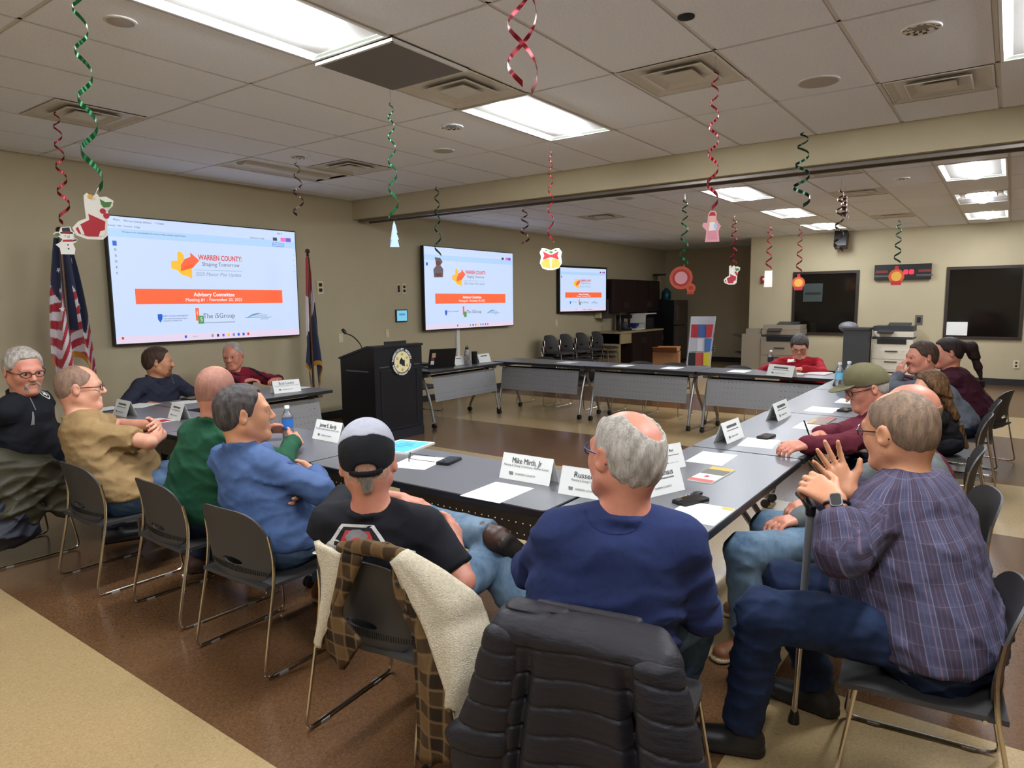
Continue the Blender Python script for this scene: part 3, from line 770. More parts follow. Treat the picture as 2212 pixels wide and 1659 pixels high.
# ================================================================ TABLES
TZ = 0.72
M_TOP = mat('grey_laminate', (98, 98, 101), .34, var=(220, .06), bump=(500, .05, .001))
M_EDGE = mat('black_edge', (22, 22, 24), .45)
M_PERF = mat('perforated_steel', (138, 137, 138), .45, .35)
TL, TD = 1.495, .61
def rrect(w_, d_, r, n=4):
    out = []
    for cx, cy, a0 in ((w_/2-r, d_/2-r, 0), (-w_/2+r, d_/2-r, 90), (-w_/2+r, -d_/2+r, 180), (w_/2-r, -d_/2+r, 270)):
        out += [(cx+r*math.cos(math.radians(a0+90*k/n)), cy+r*math.sin(math.radians(a0+90*k/n))) for k in range(n+1)]
    return out
def make_table():
    t = thing('folding_table', 'x', 'table')
    MB().prism(rrect(TL, TD, .03), TZ-.032, TZ-.004).build('edge_band', M_EDGE, t)
    MB().prism(rrect(TL-.008, TD-.008, .027), TZ-.006, TZ).build('tabletop', M_TOP, t)
    # perforated modesty panel
    p = MB(); nc, nr = 28, 5; cw, chh = 1.26/nc, .31/nr; r = .0042
    for i in range(nc):
        for j in range(nr):
            cx, cz = -.63+cw*(i+.5), .33+chh*(j+.5)
            o8 = [(1, 0), (1, 1), (0, 1), (-1, 1), (-1, 0), (-1, -1), (0, -1), (1, -1)]
            def yy(z): return .215+.05*(.64-z)/.31
            vs = [(cx+a*cw/2, yy(cz+b*chh/2), cz+b*chh/2) for a, b in o8]
            vs += [(cx+r*math.cos(k*math.pi/4), yy(cz+r*math.sin(k*math.pi/4)), cz+r*math.sin(k*math.pi/4)) for k in range(8)]
            p.add(vs, [(k, 8+k, 8+(k+1) % 8, (k+1) % 8) for k in range(8)])
    p.build('modesty_panel', M_PERF, t)
    for s in (-1, 1):
        x = s*.665
        MB().tube(arcpts([(x, .02, .675), (x, .10, .60), (x, .20, .34), (x, .265, .075)], .08), .017, 8).build('leg', M_STEEL, t, True)
        MB().tube(arcpts([(x, .02, .675), (x, .06, .55), (x, -.05, .38), (x, -.20, .22), (x, -.265, .075)], .12), .017, 8).build('leg', M_STEEL, t, True)
        MB().box((x, .03, .665), (.06, .34, .05)).build('bracket', M_STEEL, t)
        for y in (.265, -.265):
            c = MB().tube([(x-.018, y, .032), (x-.004, y, .032)], .032, 12).tube([(x+.004, y, .032), (x+.018, y, .032)], .032, 12)
            c.build('caster', M_BLACK, t, True)
    MB().tube([(-.665, .0, .62), (.665, .0, .62)], .014, 8).build('cross_rail', M_BLACK, t, True)
    MB().tube([(-.60, -.12, .655), (.60, -.12, .655)], .009, 6).build('latch_bar', M_BLACK, t, True)
    return t
T0 = make_table(); _first = [True]
def table(x, y, rz, label):
    t = T0 if _first[0] else copy_tree(T0)
    _first[0] = False
    t.location = (x, y, 0); t.rotation_euler = (0, 0, rz); t['label'] = label; t['group'] = 'grey folding conference tables'
    return t
PI = math.pi
# near row (sitters on -X side, panel toward +X): local +Y -> +X : rz=-90
table(2.505, 2.20, -PI/2, 'grey folding table with two large name cards between the capped man and navy sweater man')
table(2.505, 3.70, -PI/2, 'grey folding table in front of the men in green and blue')
table(2.505, 5.20, -PI/2, 'grey folding table in front of the man in the tan shirt')
table(3.57, 5.62, PI, 'grey folding table in front of the two men under the large display')
table(6.82, 5.96, PI, 'grey folding table with the open laptop beside the lectern')
table(7.955, 5.19, PI/2, 'far grey folding table in the corner next to the laptop table')
table(7.955, 3.69, PI/2, 'middle grey folding table of the far row')
table(7.955, 2.19, PI/2, 'far grey folding table where the woman in red sits')
table(2.95, 1.135, 0, 'near grey folding table with name cards and keys at the corner')
table(4.455, 1.135, 0, 'grey folding table where the man in maroon writes')
table(5.96, 1.135, 0, 'grey folding table in front of the long-haired woman')
table(7.465, 1.135, 0, 'grey folding table holding water bottles at the end of the right row')

# ================================================================ CHAIRS
M_SHELL = mat('charcoal_shell', (54, 51, 50), .55, bump=(700, .12, .001))
def chair_back_pt(u, z):
    v = (z-.46)/.36
    return (-.205-.055*v+.012*math.sin(v*3.1)+.85*u*u, u, z)
def make_chair():
    t = thing('stacking_chair', 'x', 'chair')
    n = 48; rings = 7
    out = []
    for k in range(n):
        a = 2*PI*k/n; ca, sa = math.cos(a), math.sin(a)
        hw = .225; hz = .185
        e = 3.6
        s = (abs(ca)**e+abs(sa)**e)**(-1/e)
        u = hw*ca*s*(1-.10*max(0, sa)); z = .625+hz*sa*s
        if sa < 0: z = .625+hz*sa*s*(1.0+.14*(1-(abs(u)/hw)**2))
        out.append((u, z))
    hol = [(.068*math.cos(2*PI*k/n), .527+.020*math.sin(2*PI*k/n)) for k in range(n)]
    m = MB()
    for side, off in ((0, 0.0), (1, -.009)):
        vs = []
        for i in range(rings+1):
            f = (i/rings)
            for k in range(n):
                p = chair_back_pt(hol[k][0]*(1-f)+out[k][0]*f, hol[k][1]*(1-f)+out[k][1]*f)
                vs.append((p[0]+off, p[1], p[2]))
        q = [(i*n+k, i*n+(k+1) % n, (i+1)*n+(k+1) % n, (i+1)*n+k) for i in range(rings) for k in range(n)]
        m.add(vs, q if side else [f[::-1] for f in q])
    tot = (rings+1)*n
    for i in (0, rings):
        b = len(m.v)-2*tot
        for k in range(n):
            f = (b+i*n+k, b+i*n+(k+1) % n, b+tot+i*n+(k+1) % n, b+tot+i*n+k)
            m.f.append(f if i else f[::-1]); m.mi.append(0)
    m.build('backrest', M_SHELL, t, True)
    rb = MB()
    for k in range(-22, 23):
        if abs(k*.0092) < .205:
            for zc in (.490,):
                p = chair_back_pt(k*.0092, zc); p2 = chair_back_pt(k*.0092, zc+.022-.03*abs(k)/46)
                rb.tube([(p[0]-.009, p[1], p[2]-.012), (p2[0]-.009, p2[1], p2[2])], .0022, 4)
    rb.build('vent_ribs', mat('rib_black', (20, 19, 19), .5), t)
    st = MB(); P = []
    for i in range(11):
        x = -.215+.43*i/10
        row = []
        for j in range(11):
            y = (-.225+.45*j/10)*(1-.10*max(0, (i-7)/3.0)**2)
            z = .442-.012*(1-(y/.225)**2)*math.sin(PI*min(1, i/9))-.022*max(0, (i-7.5)/2.5)**2
            row.append((x, y, z))
        P.append(row)
    st.sheet(P, -.018); st.build('seat', M_SHELL, t, True)
    for s in (-1, 1):
        y = s*.238
        pts = [(chair_back_pt(.222, .68)[0]-.004, s*.222, .69), (chair_back_pt(.225, .58)[0]-.006, s*.232, .58), (-.185, y, .455), (-.262, s*.248, .010), (.215, s*.248, .010), (.205, s*.235, .12), (.165, s*.20, .425)]
        MB().tube(arcpts(pts, .045, 4), .0070, 7).build('frame_rod', M_CHROME, t, True)
        for gx in (-.17, .12): MB().box((gx, s*.248, .006), (.04, .02, .012)).build('floor_glide', mat('clear_glide', (150, 145, 138), .2), t)
    MB().tube(arcpts([(.12, -.215, .42), (.10, -.14, .395), (.10, .14, .395), (.12, .215, .42)], .05), .007, 6).build('cross_rod', M_CHROME, t, True)
    MB().tube([(-.16, -.232, .425), (-.16, .232, .425)], .007, 6).build('cross_rod', M_CHROME, t, True)
    return t
C0 = make_chair(); _cf = [True]
def chair(x, y, deg, label, z=0.0, group='charcoal stacking chairs'):
    t = C0 if _cf[0] else copy_tree(C0)
    _cf[0] = False
    t.location = (x, y, z); t.rotation_euler = (0, 0, math.radians(deg)); t['label'] = label; t['group'] = group; t.scale = (1, 1, .87)
    return t
CH = {}
chair(1.76, 4.11, 0, 'charcoal chair with wire legs under the man in the tan shirt')
chair(1.82, 3.36, -2, 'charcoal chair with wire legs under the man in green')
chair(1.78, 2.655, 2, 'charcoal chair with wire legs under the man in the blue pullover')
chair(1.70, 1.76, 6, 'charcoal chair draped with a fleece-lined plaid coat')
chair(1.72, 0.88, 9, 'charcoal chair hidden under the black puffer jacket')
chair(2.42, 0.17, 96, 'charcoal chair under the man in the plaid shirt')
chair(3.55, 0.25, 105, 'charcoal chair under the bald man in grey')
chair(4.62, 0.33, 92, 'charcoal chair under the man in the olive cap')
chair(6.0, 0.32, 92, 'charcoal chair under the woman with long brown hair')
chair(6.85, 0.28, 92, 'charcoal chair under the brown-haired man at the right row')
chair(7.70, 0.20, 75, 'charcoal chair under the woman with the ponytail')
chair(8.60, 1.95, 180, 'charcoal chair under the woman in red')
chair(1.56, 5.02, 0, 'charcoal chair under the man in the black pullover')
chair(3.25, 6.75, -92, 'charcoal chair under the man in the slate quarter-zip')
chair(4.02, 6.78, -92, 'charcoal chair under the man in the red sweater')
for q, (a, b, lb) in enumerate(((1184, 775, 'empty charcoal chair at the corner end of the far row'), (1268, 778, 'second empty charcoal chair of the far row'), (1390, 785, 'third empty charcoal chair of the far row, before the cardboard box'), (1462, 790, 'fourth empty charcoal chair of the far row'), (1598, 795, 'empty charcoal chair next to the woman in red'))):
    y = onx(a, b, 8.85)[1]
    chair(8.55, y, 180, lb)
chair(7.0, 6.75, -90, 'empty charcoal chair behind the laptop table')
for s in range(4):
    for k in range(3):
        p = ony(1212+33*s, 740, 6.85)
        chair(p[0], 6.95-.03*k, -90, ['bottom', 'middle', 'top'][k]+' chair of the '+['first', 'second', 'third', 'last'][s]+' stack along the wall under the smallest display', .01+.10*k, 'stacked chairs')

# ================================================================ LECTERN
M_LEC = mat('lectern_black', (19, 20, 25), .35, var=(3, .2), stretch=(4, 4, .4)); M_LEC2 = mat('lectern_trim', (30, 31, 38), .3)
px0, px1, py0, py1 = 5.13, 5.84, 5.60, 6.16
lt = thing('lectern', 'black wooden lectern with a round county seal beside the flag', 'lectern', ((px0+px1)/2, py0, 0))
W_ = (px1-px0); D_ = py1-py0
MB().box((0, D_/2, .05), (W_+.03, D_+.03, .10)).build('plinth', M_LEC2, lt)
sd = Matrix(((0, 0, 1, 0), (1, 0, 0, 0), (0, 1, 0, 0), (0, 0, 0, 1)))
prof = [(.0, .1), (D_, .1), (D_, .93), (.10, 1.06), (.0, 1.06)]
for s in (-1, 1):
    MB().prism(prof, s*W_/2-.02, s*W_/2+.02, sd).build('side_panel', M_LEC, lt)
MB().box((0, .012, .58), (W_-.04, .024, .96)).build('front_panel', M_LEC, lt)
MB().box((0, D_-.012, .5), (W_-.04, .024, .8)).build('rear_panel', M_LEC, lt)
g = MB()
for z in (.13, .80): g.box((0, -.003, z), (W_-.16, .006, .012))
for x in (-W_/2+.075, W_/2-.075): g.box((x, -.003, .465), (.012, .006, .68))
g.build('molding', M_LEC2, lt)
for s in (-1, 1):
    MB().box((s*W_/2+s*.022, D_/2, .80), (.006, D_-.2, .014)).build('molding', mat('lectern_line', (90, 90, 100), .3), lt)
MB().prism([(-.015, 1.06), (.105, 1.06), (D_+.02, .925), (D_+.02, .945), (.11, 1.085), (-.015, 1.085)], -W_/2-.03, W_/2+.03, sd).build('reading_top', M_LEC2, lt)
MB().box((.05, D_*.45, 1.035), (.34, .24, .02), Matrix.Rotation(math.radians(-16), 3, 'X')).box((.05, D_*.18, 1.095), (.34, .012, .05)).build('reading_screen', M_BLACK, lt)
# seal
cxs, czs, rs = .04, .885, .165
M_CREAM = mat('seal_cream', (232, 224, 178), .6); M_SBLK = mat('seal_black', (24, 24, 26), .5); M_GOLD = mat('seal_gold', (200, 160, 70), .5)
fr_ = Matrix.Translation((cxs, -.002, czs)) @ Matrix.Rotation(PI/2, 4, 'X')
MB().lathe([(rs, 0), (rs, .008)], 40, fr_).build('seal_ring', M_SBLK, lt)
MB().lathe([(rs*.74, .008), (rs*.74, .010)], 36, fr_).build('seal_disc', M_CREAM, lt)
SEALC = [(375, 365), (390, 365), (392, 405), (412, 400), (415, 425), (455, 420), (455, 580), (430, 555), (395, 550), (370, 512), (340, 510), (335, 455), (372, 445)]
o = triprism([((a-398)/180*rs*.74, -(b-465)/250*rs*.74) for a, b in SEALC[::-1]], .010, .013)
o.v = [tuple(fr_ @ Vector(v)) for v in o.v]
o.build('county_shape', M_SBLK, lt)
ic = MB()
for ang in (90, 150, 30, 210, 330, 270):
    ic.lathe([(.016, .010), (.016, .013)], 10, fr_ @ Matrix.Translation((.088*math.cos(math.radians(ang)), .088*math.sin(math.radians(ang)), 0)))
ic.build('seal_emblem', M_GOLD, lt)
def ring_text(s, r, a0, a1, flip, size, parent, m, base):
    for i, ch in enumerate(s):
        if ch == ' ': continue
        a = math.radians(a0+(a1-a0)*(i/(len(s)-1)))
        o = link('lettering', text_mesh(ch, size, m, depth=.0008, bold=.0012), parent)
        o.matrix_local = base @ Matrix.Translation((r*math.cos(a), r*math.sin(a), .009)) @ Matrix.Rotation(a-PI/2+(PI if flip else 0), 4, 'Z')
for xa, xb in ((-.30, -.16), (.24, .33)): MB().box(((xa+xb)/2, -.003, .845), (xb-xa, .006, .008)).build('molding', MATS['lectern_line'], lt)
M_SWH = mat('seal_white', (235, 235, 232), .6)
ring_text('WARREN COUNTY, MISSOURI', rs*.865, 168, 12, False, .036, lt, M_SWH, fr_)
ring_text('EMERGENCY MANAGEMENT AGENCY', rs*.865, 194, 346, True, .027, lt, M_SWH, fr_)
mc = MB().tube(arcpts([(-.26, .30, 1.02), (-.27, .33, 1.10), (-.30, .42, 1.19), (-.33, .50, 1.215)], .06), .007, 8)
mc.build('microphone_stem', M_BLACK, lt, True)
MB().tube([(-.33, .50, 1.215), (-.335, .515, 1.235), (-.345, .54, 1.26)], [.014, .022, .018], 10).build('microphone_head', M_BLACK, lt, True)
# microphone seen left of the lectern, high on a bent stem

# ================================================================ FLAGS
def flag_cloth(top, length, w0, w1, colour, folds, seed, mats, nx=72, ny=132, skew=0.0, fringe=None):
    rnd = random.Random(seed)
    ph = rnd.random()*6
    P = []
    for i in range(ny+1):
        t_ = i/ny
        wd = w0+(w1-w0)*(t_**.8)
        row = []
        for j in range(nx+1):
            s = j/nx
            a = s*2*PI*folds+ph
            x = (s-.42)*wd+.012*math.sin(a*1.5+t_*3)
            y = .055*(.35+t_)*math.sin(a+.7*math.sin(t_*4))
            drop = length*(1-.22*abs(math.sin(PI*s*1.5+seed)))
            z = top-drop*t_-skew*(s-.5)*t_
            row.append((x, y, z))
        P.append(row)
    m = MB()
    vs = [p for r in P for p in r]
    o = len(m.v); m.v += vs
    for i in range(ny):
        for j in range(nx):
            m.f.append((i*(nx+1)+j, (i+1)*(nx+1)+j, (i+1)*(nx+1)+j+1, i*(nx+1)+j+1))
            m.mi.append(colour(j/nx, i/ny))
    return m, P
def flag(px_, py_top, ydep, label, colour, mats, folds, w0, w1, length, seed, stars=()):
    p = ony(px_, py_top, ydep)
    t = thing('flag', label, 'flag', (p[0], ydep, 0), 0, 'flags on poles')
    zt = p[2]
    MB().tube([(0, 0, .05), (0, 0, zt-.04)], .014, 10).build('pole', mat('pole_wood', (92, 58, 30), .4), t, True)
    MB().lathe([(.13, 0), (.13, .02), (.06, .05), (.02, .07)], 20).build('stand', mat('stand_brass', (120, 90, 40), .35, .8), t, True)
    MB().ball((0, 0, zt), .03, 12, 8).lathe([(.012, zt-.06), (.02, zt-.05), (.012, zt-.03)], 10).build('finial', mat('finial_dark', (50, 32, 20), .4), t, True)
    m, P = flag_cloth(zt-.07, length, w0, w1, colour, folds, seed, mats)
    c = m.build('cloth', mats, t, 'all')
    fr = MB(); g = P[-1]
    fr.sheet([[ (a[0], a[1]-.003, a[2]+.005) for a in g], [(a[0], a[1]-.004, a[2]-.05) for a in g]])
    fr.build('fringe', mat('gold_fringe', (190, 130, 40), .6), t)
    for (j, i) in stars:
        a = P[i][j]; s5 = MB(); pl = []
        for k in range(10):
            r = .026 if k % 2 == 0 else .011
            pl.append((r*math.sin(k*PI/5), r*math.cos(k*PI/5)))
        s5 = triprism(pl, 0, .002)
        n_ = Vector(P[i][j+1])-Vector(P[i][j-1]); dn = Vector(P[i+1][j])-Vector(P[i-1][j]); nn = n_.cross(dn).normalized()
        if nn.y > 0: nn = -nn
        xx = n_.normalized(); zz = nn; yv = zz.cross(xx)
        Mx = Matrix(((xx.x, yv.x, zz.x, a[0]+nn.x*.004), (xx.y, yv.y, zz.y, a[1]+nn.y*.004), (xx.z, yv.z, zz.z, a[2]+nn.z*.004), (0, 0, 0, 1)))
        s5.v = [tuple(Mx @ Vector(v)) for v in s5.v]
        s5.build('star', M_SWH, t)
    return t
M_FB = mat('flag_blue', (26, 34, 66), .7, sheen=.3); M_FR = mat('flag_red', (168, 34, 48), .7, sheen=.3); M_FW = mat('flag_white', (214, 206, 206), .7, sheen=.3)
def usa(s, t_):
    lim = .50+.16*math.sin(s*9) if s < .36 or s > .62 else .80
    if t_ < lim-.22*(s < .33): return 0
    return 1+int((t_*15+(s-.5)*9)) % 2
flag(128, 497, 6.95, 'red, white and blue striped flag with gold fringe on a wooden pole', usa, [M_FB, M_FR, M_FW], 2.6, .10, .40, 1.32, 2, [(52, 24), (56, 39), (54, 54), (60, 66), (50, 75), (16, 48), (20, 66), (14, 30)])
def state(s, t_):
    v = t_+.35*(s-.5)
    return 1 if v < .30-.1*(s < .4) else (2 if v < .52 else 0)
M_SEALD = mat('flag_seal', (120, 112, 84), .7)
flag(664, 543, 6.95, 'red, white and navy flag with gold fringe right of the large display', state, [M_FB, M_FR, M_FW], 1.8, .06, .27, 1.62, 5)
# ================================================================ PEOPLE: implicit bodies polygonised into one continuous surface
def V(*a): return np.array(a, float)
def unit(v):
    v = np.asarray(v, float); return v/(np.linalg.norm(v)+1e-12)
class Field:
    def __init__(s): s.p = []; s.post = []
    def cone(s, a, b, ra, rb, k=.02, side=None, sc=1.0, op='u', cut=None, cut2=None):
        s.p.append(('c', np.asarray(a, float), np.asarray(b, float), ra, rb, k, None if side is None else unit(side), sc, op, cut, cut2)); return s
    def ell(s, c, r, R=None, k=.02, op='u', cut=None, cut2=None):
        s.p.append(('e', np.asarray(c, float), np.asarray(r, float), np.eye(3) if R is None else R, None, k, None, 1, op, cut, cut2)); return s
    def run(s, h):
        bbs = []
        for q in s.p:
            if q[0] == 'c':
                a, b, ra, rb, k, side, sc = q[1:8]
                e = max(ra, rb)
                ex = np.full(3, e) if side is None else e*(1+(max(sc, 1)-1)*np.abs(side))
                lo, hi = np.minimum(a, b)-ex, np.maximum(a, b)+ex
            else:
                c, r, R = q[1:4]
                ex = np.sqrt(((R*r)**2).sum(1)); lo, hi = c-ex, c+ex
            bbs.append((lo, hi))
        U = [b for b, q in zip(bbs, s.p) if q[8] == 'u']
        lo = np.min([b[0] for b in U], 0)-3*h-.012; hi = np.max([b[1] for b in U], 0)+3*h+.012
        n = np.ceil((hi-lo)/h).astype(int)+1
        ax = [(lo[i]+h*np.arange(n[i])).astype(np.float32) for i in range(3)]
        D = np.full(n, .2, np.float32)
        for q, (bl, bh) in zip(s.p, bbs):
            k = q[5]; m = k+.03
            i0 = np.clip(np.floor((bl-m-lo)/h).astype(int), 0, n); i1 = np.clip(np.ceil((bh+m-lo)/h).astype(int)+1, 0, n)
            if (i1 <= i0).any(): continue
            sl = tuple(slice(a, b) for a, b in zip(i0, i1))
            X, Y, Z = ax[0][sl[0], None, None], ax[1][None, sl[1], None], ax[2][None, None, sl[2]]
            if q[0] == 'c':
                a, b, ra, rb = q[1:5]; side, sc = q[6], q[7]
                dx, dy, dz = X-np.float32(a[0]), Y-np.float32(a[1]), Z-np.float32(a[2])
                ba = b-a
                if side is not None:
                    f = (dx*side[0]+dy*side[1]+dz*side[2])*(1-1/sc)
                    dx, dy, dz = dx-f*side[0], dy-f*side[1], dz-f*side[2]
                    ba = ba-side*np.dot(ba, side)*(1-1/sc)
                bb = float(ba@ba)+1e-12
                t = np.clip((dx*ba[0]+dy*ba[1]+dz*ba[2])/bb, 0, 1)
                d = np.sqrt((dx-t*ba[0])**2+(dy-t*ba[1])**2+(dz-t*ba[2])**2)-(ra+(rb-ra)*t)
            else:
                c, r, R = q[1:4]
                dx, dy, dz = X-np.float32(c[0]), Y-np.float32(c[1]), Z-np.float32(c[2])
                k0 = 0; k1 = 0
                for i in range(3):
                    u = (dx*R[0, i]+dy*R[1, i]+dz*R[2, i])/r[i]
                    k0 = k0+u*u; k1 = k1+(u/r[i])**2
                k0 = np.sqrt(k0); d = k0*(k0-1)/(np.sqrt(k1)+1e-9)
            for cut in (q[9], q[10]):
                if cut is not None:
                    p, nn = cut
                    d = np.maximum(d, (X-p[0])*nn[0]+(Y-p[1])*nn[1]+(Z-p[2])*nn[2])
            d = d.astype(np.float32)
            A = D[sl]
            if q[8] == 'u':
                hh = np.clip(.5+.5*(A-d)/k, 0, 1); D[sl] = A+(d-A)*hh-k*hh*(1-hh)
            elif q[8] == 's':
                hh = np.clip(.5-.5*(A+d)/k, 0, 1); D[sl] = A+(-d-A)*hh+k*hh*(1-hh)
        for fn in s.post:
            D = fn(D, ax[0][:, None, None], ax[1][None, :, None], ax[2][None, None, :])
        return nets(D.astype(np.float32), lo, h)
_CO = np.array([(0,0,0),(1,0,0),(0,1,0),(1,1,0),(0,0,1),(1,0,1),(0,1,1),(1,1,1)])
_ED = [(0,1),(2,3),(4,5),(6,7),(0,2),(1,3),(4,6),(5,7),(0,4),(1,5),(2,6),(3,7)]
def nets(D, lo, h):
    D[0] = D[-1] = .1; D[:, 0] = D[:, -1] = .1; D[:, :, 0] = D[:, :, -1] = .1
    S = D < 0
    c = np.zeros(tuple(np.array(D.shape)-1), np.int8)
    for o in _CO:
        c += S[o[0]:o[0]+c.shape[0], o[1]:o[1]+c.shape[1], o[2]:o[2]+c.shape[2]]
    I = np.argwhere((c > 0) & (c < 8))
    v = np.stack([D[I[:, 0]+o[0], I[:, 1]+o[1], I[:, 2]+o[2]] for o in _CO], 1)
    acc = np.zeros((len(I), 3), np.float32); cnt = np.zeros(len(I), np.float32)
    for a, b in _ED:
        va, vb = v[:, a], v[:, b]
        m = (va < 0) != (vb < 0)
        t = np.where(m, va/np.where(m, va-vb, 1), 0)[:, None]
        acc += np.where(m[:, None], _CO[a]+t*(_CO[b]-_CO[a]), 0); cnt += m
    P = (I+acc/cnt[:, None])*h+lo
    G = np.full(c.shape, -1, np.int32); G[I[:, 0], I[:, 1], I[:, 2]] = np.arange(len(I))
    F = []
    for ax_ in range(3):
        s0 = [slice(1, -1)]*3; s1 = [slice(1, -1)]*3
        s0[ax_] = slice(0, -1); s1[ax_] = slice(1, None)
        A, B = S[tuple(s0)], S[tuple(s1)]
        E = np.argwhere(A != B); ins = A[E[:, 0], E[:, 1], E[:, 2]]
        E = E+1; E[:, ax_] -= 1
        u, w_ = (ax_+1) % 3, (ax_+2) % 3
        q = []
        for du, dw in ((-1, -1), (0, -1), (0, 0), (-1, 0)):
            e = E.copy(); e[:, u] += du; e[:, w_] += dw
            q.append(G[e[:, 0], e[:, 1], e[:, 2]])
        q = np.stack(q, 1); q[~ins] = q[~ins][:, ::-1]
        F.append(q)
    F = np.concatenate(F)
    F = F[(F >= 0).all(1)]
    return P, F
def np_mesh(name, P, F, mats, mi=None, attr=None):
    me = bpy.data.meshes.new(name)
    me.vertices.add(len(P)); me.vertices.foreach_set('co', P.astype(np.float32).ravel())
    me.loops.add(F.size); me.loops.foreach_set('vertex_index', F.astype(np.int32).ravel())
    me.polygons.add(len(F)); me.polygons.foreach_set('loop_start', np.arange(0, F.size, 4, dtype=np.int32))
    for m in (mats if isinstance(mats, (list, tuple)) else [mats]): me.materials.append(m)
    me.polygons.foreach_set('use_smooth', np.ones(len(F), bool))
    if mi is not None: me.polygons.foreach_set('material_index', mi.astype(np.int32))
    if attr is not None:
        a = me.attributes.new('cl', 'FLOAT_VECTOR', 'POINT'); a.data.foreach_set('vector', attr.astype(np.float32).ravel())
    me.update(calc_edges=True)
    return me
def folds(amp, seed, f=1.0, mask=None):
    r = random.Random(seed)
    W = [(r.uniform(-22, 22)*f, r.uniform(-22, 22)*f, r.choice((-1, 1))*r.uniform(18, 42)*f, r.uniform(0, 6), r.uniform(5, 11), r.uniform(5, 11), r.uniform(4, 9)) for _ in range(5)]
    def fn(D, X, Y, Z):
        q = 0
        for a, b, c, ph, l1, l2, l3 in W:
            s_ = np.abs(np.sin(a*X+b*Y+c*Z+ph+1.1*np.sin(9*f*X+7*f*Y-8*f*Z+ph)+.5*np.sin(23*f*X-17*f*Y+19*f*Z)))
            m = .5+.5*np.sin(l1*X+ph*2)*np.sin(l2*Y+ph)*np.sin(l3*Z+2*ph)+.25*np.sin(l3*X-l1*Z)
            q = q+m*((1-s_)**2-.25)
        return D-amp*1.5*q
    return fn
def ik(S, W, l1, l2, pole):
    d = W-S; L = np.linalg.norm(d)
    if L > (l1+l2)*.995:
        k = L/((l1+l2)*.995); l1 *= k; l2 *= k
    L = max(L, abs(l1-l2)+1e-3)
    u = d/np.linalg.norm(d); a = (l1*l1-l2*l2+L*L)/(2*L); hgt = math.sqrt(max(l1*l1-a*a, 0))
    p = np.asarray(pole, float); p = p-u*np.dot(p, u); p = unit(p)
    return S+u*a+p*hgt
def rotm(yaw, pitch=0, roll=0):
    """columns forward, left, up; pitch>0 looks up; roll>0 tilts to own right"""
    cy, sy = math.cos(yaw), math.sin(yaw)
    f, l, u = V(cy, sy, 0), V(-sy, cy, 0), V(0, 0, 1)
    f, u = f*math.cos(pitch)+u*math.sin(pitch), u*math.cos(pitch)-f*math.sin(pitch)
    l, u = l*math.cos(roll)+u*math.sin(roll), u*math.cos(roll)-l*math.sin(roll)
    return np.stack([f, l, u], 1)
def skin_mat(name, rgb, flush=(190, 96, 78)):
    m = mat('skin_'+name, rgb, .48, var=(9, 0, flush), bump=(180, .12, .001))
    b = m.node_tree.nodes['Principled BSDF']
    for n in m.node_tree.nodes:
        if n.type == 'VALTORGB':
            n.color_ramp.elements[0].color = tuple(.45*a+.55*c for a, c in zip(lin(flush), lin(rgb)))
            n.color_ramp.elements[0].position = .30; n.color_ramp.elements[1].position = .60
    b.inputs['Subsurface Weight'].default_value = 0.0
    return m
def cloth_mat(name, rgb, rough=.85, weave=900):
    nm = 'cloth_'+name
    if nm in MATS: return MATS[nm]
    m = mat(nm, rgb, rough, var=(14, .10), bump=(weave, .25, .0015), spec=.25)
    nt = m.node_tree
    b1 = [n for n in nt.nodes if n.type == 'BUMP'][0]; mp = [n for n in nt.nodes if n.type == 'MAPPING'][0]
    n = nt.nodes.new('ShaderNodeTexNoise'); n.inputs['Scale'].default_value = 11; n.inputs['Detail'].default_value = 3; n.inputs['Distortion'].default_value = .3
    nt.links.new(mp.outputs['Vector'], n.inputs['Vector'])
    b2 = nt.nodes.new('ShaderNodeBump'); b2.inputs['Strength'].default_value = .40; b2.inputs['Distance'].default_value = .016
    nt.links.new(n.outputs['Fac'], b2.inputs['Height']); nt.links.new(b2.outputs['Normal'], b1.inputs['Normal'])
    return m
def denim(name, rgb, light):
    return mat('denim_'+name, light, .85, var=(7, 0, rgb), bump=(800, .3, .0015), spec=.2, stretch=(1, 1, .6))
M_EYE = mat('eye_white', (178, 164, 156), .3); M_IRIS = mat('eye_iris', (40, 32, 30), .15)
def hair_mat(name, c, d):
    return mat('hair_'+name, c, .6, var=(60, 0, d), bump=(240, .9, .004), stretch=(1, 1, .25), spec=.3)

def hand_prims(F, W, d, n, left, curl=(.5, .5, .5, .5), spread=.06, s=1.0, thumb=(.6, .75, .15), thumb2=(.9, .3, .3)):
    d = unit(d); n = np.asarray(n, float); n = unit(n-d*np.dot(n, d))
    t = np.cross(d, n); t = t if left else -t
    K = []
    for i in range(4):
        k = W+(d*(.084-.004*abs(i-1))+t*(.031-.0205*i))*s
        K.append(k); F.cone(W+t*(.013-.009*i)*s, k, .0185*s, .0130*s, .012)
    L = [(.042, .026, .021), (.046, .029, .022), (.043, .027, .021), (.034, .021, .018)]
    for i in range(4):
        p = K[i]; ang = curl[i]*.55
        for j in range(3):
            q = unit(d*math.cos(ang)-n*math.sin(ang)+t*spread*(1.5-i))
            e = p+q*L[i][j]*s
            F.cone(p, e, (.0102-.0010*j)*s, (.0094-.0011*j)*s, .004)
            p = e; ang += curl[i]*(1.0, .75, .5)[j]
    b = W+(d*.022+t*.022-n*.006)*s
    q = unit(d*thumb[0]+t*thumb[1]-n*thumb[2]); e = b+q*.047*s
    F.cone(W+(d*.01+t*.008)*s, e, .020*s, .0125*s, .012)
    q = unit(d*thumb2[0]+t*thumb2[1]-n*thumb2[2]); F.cone(e, e+q*.036*s, .0118*s, .0088*s, .004)

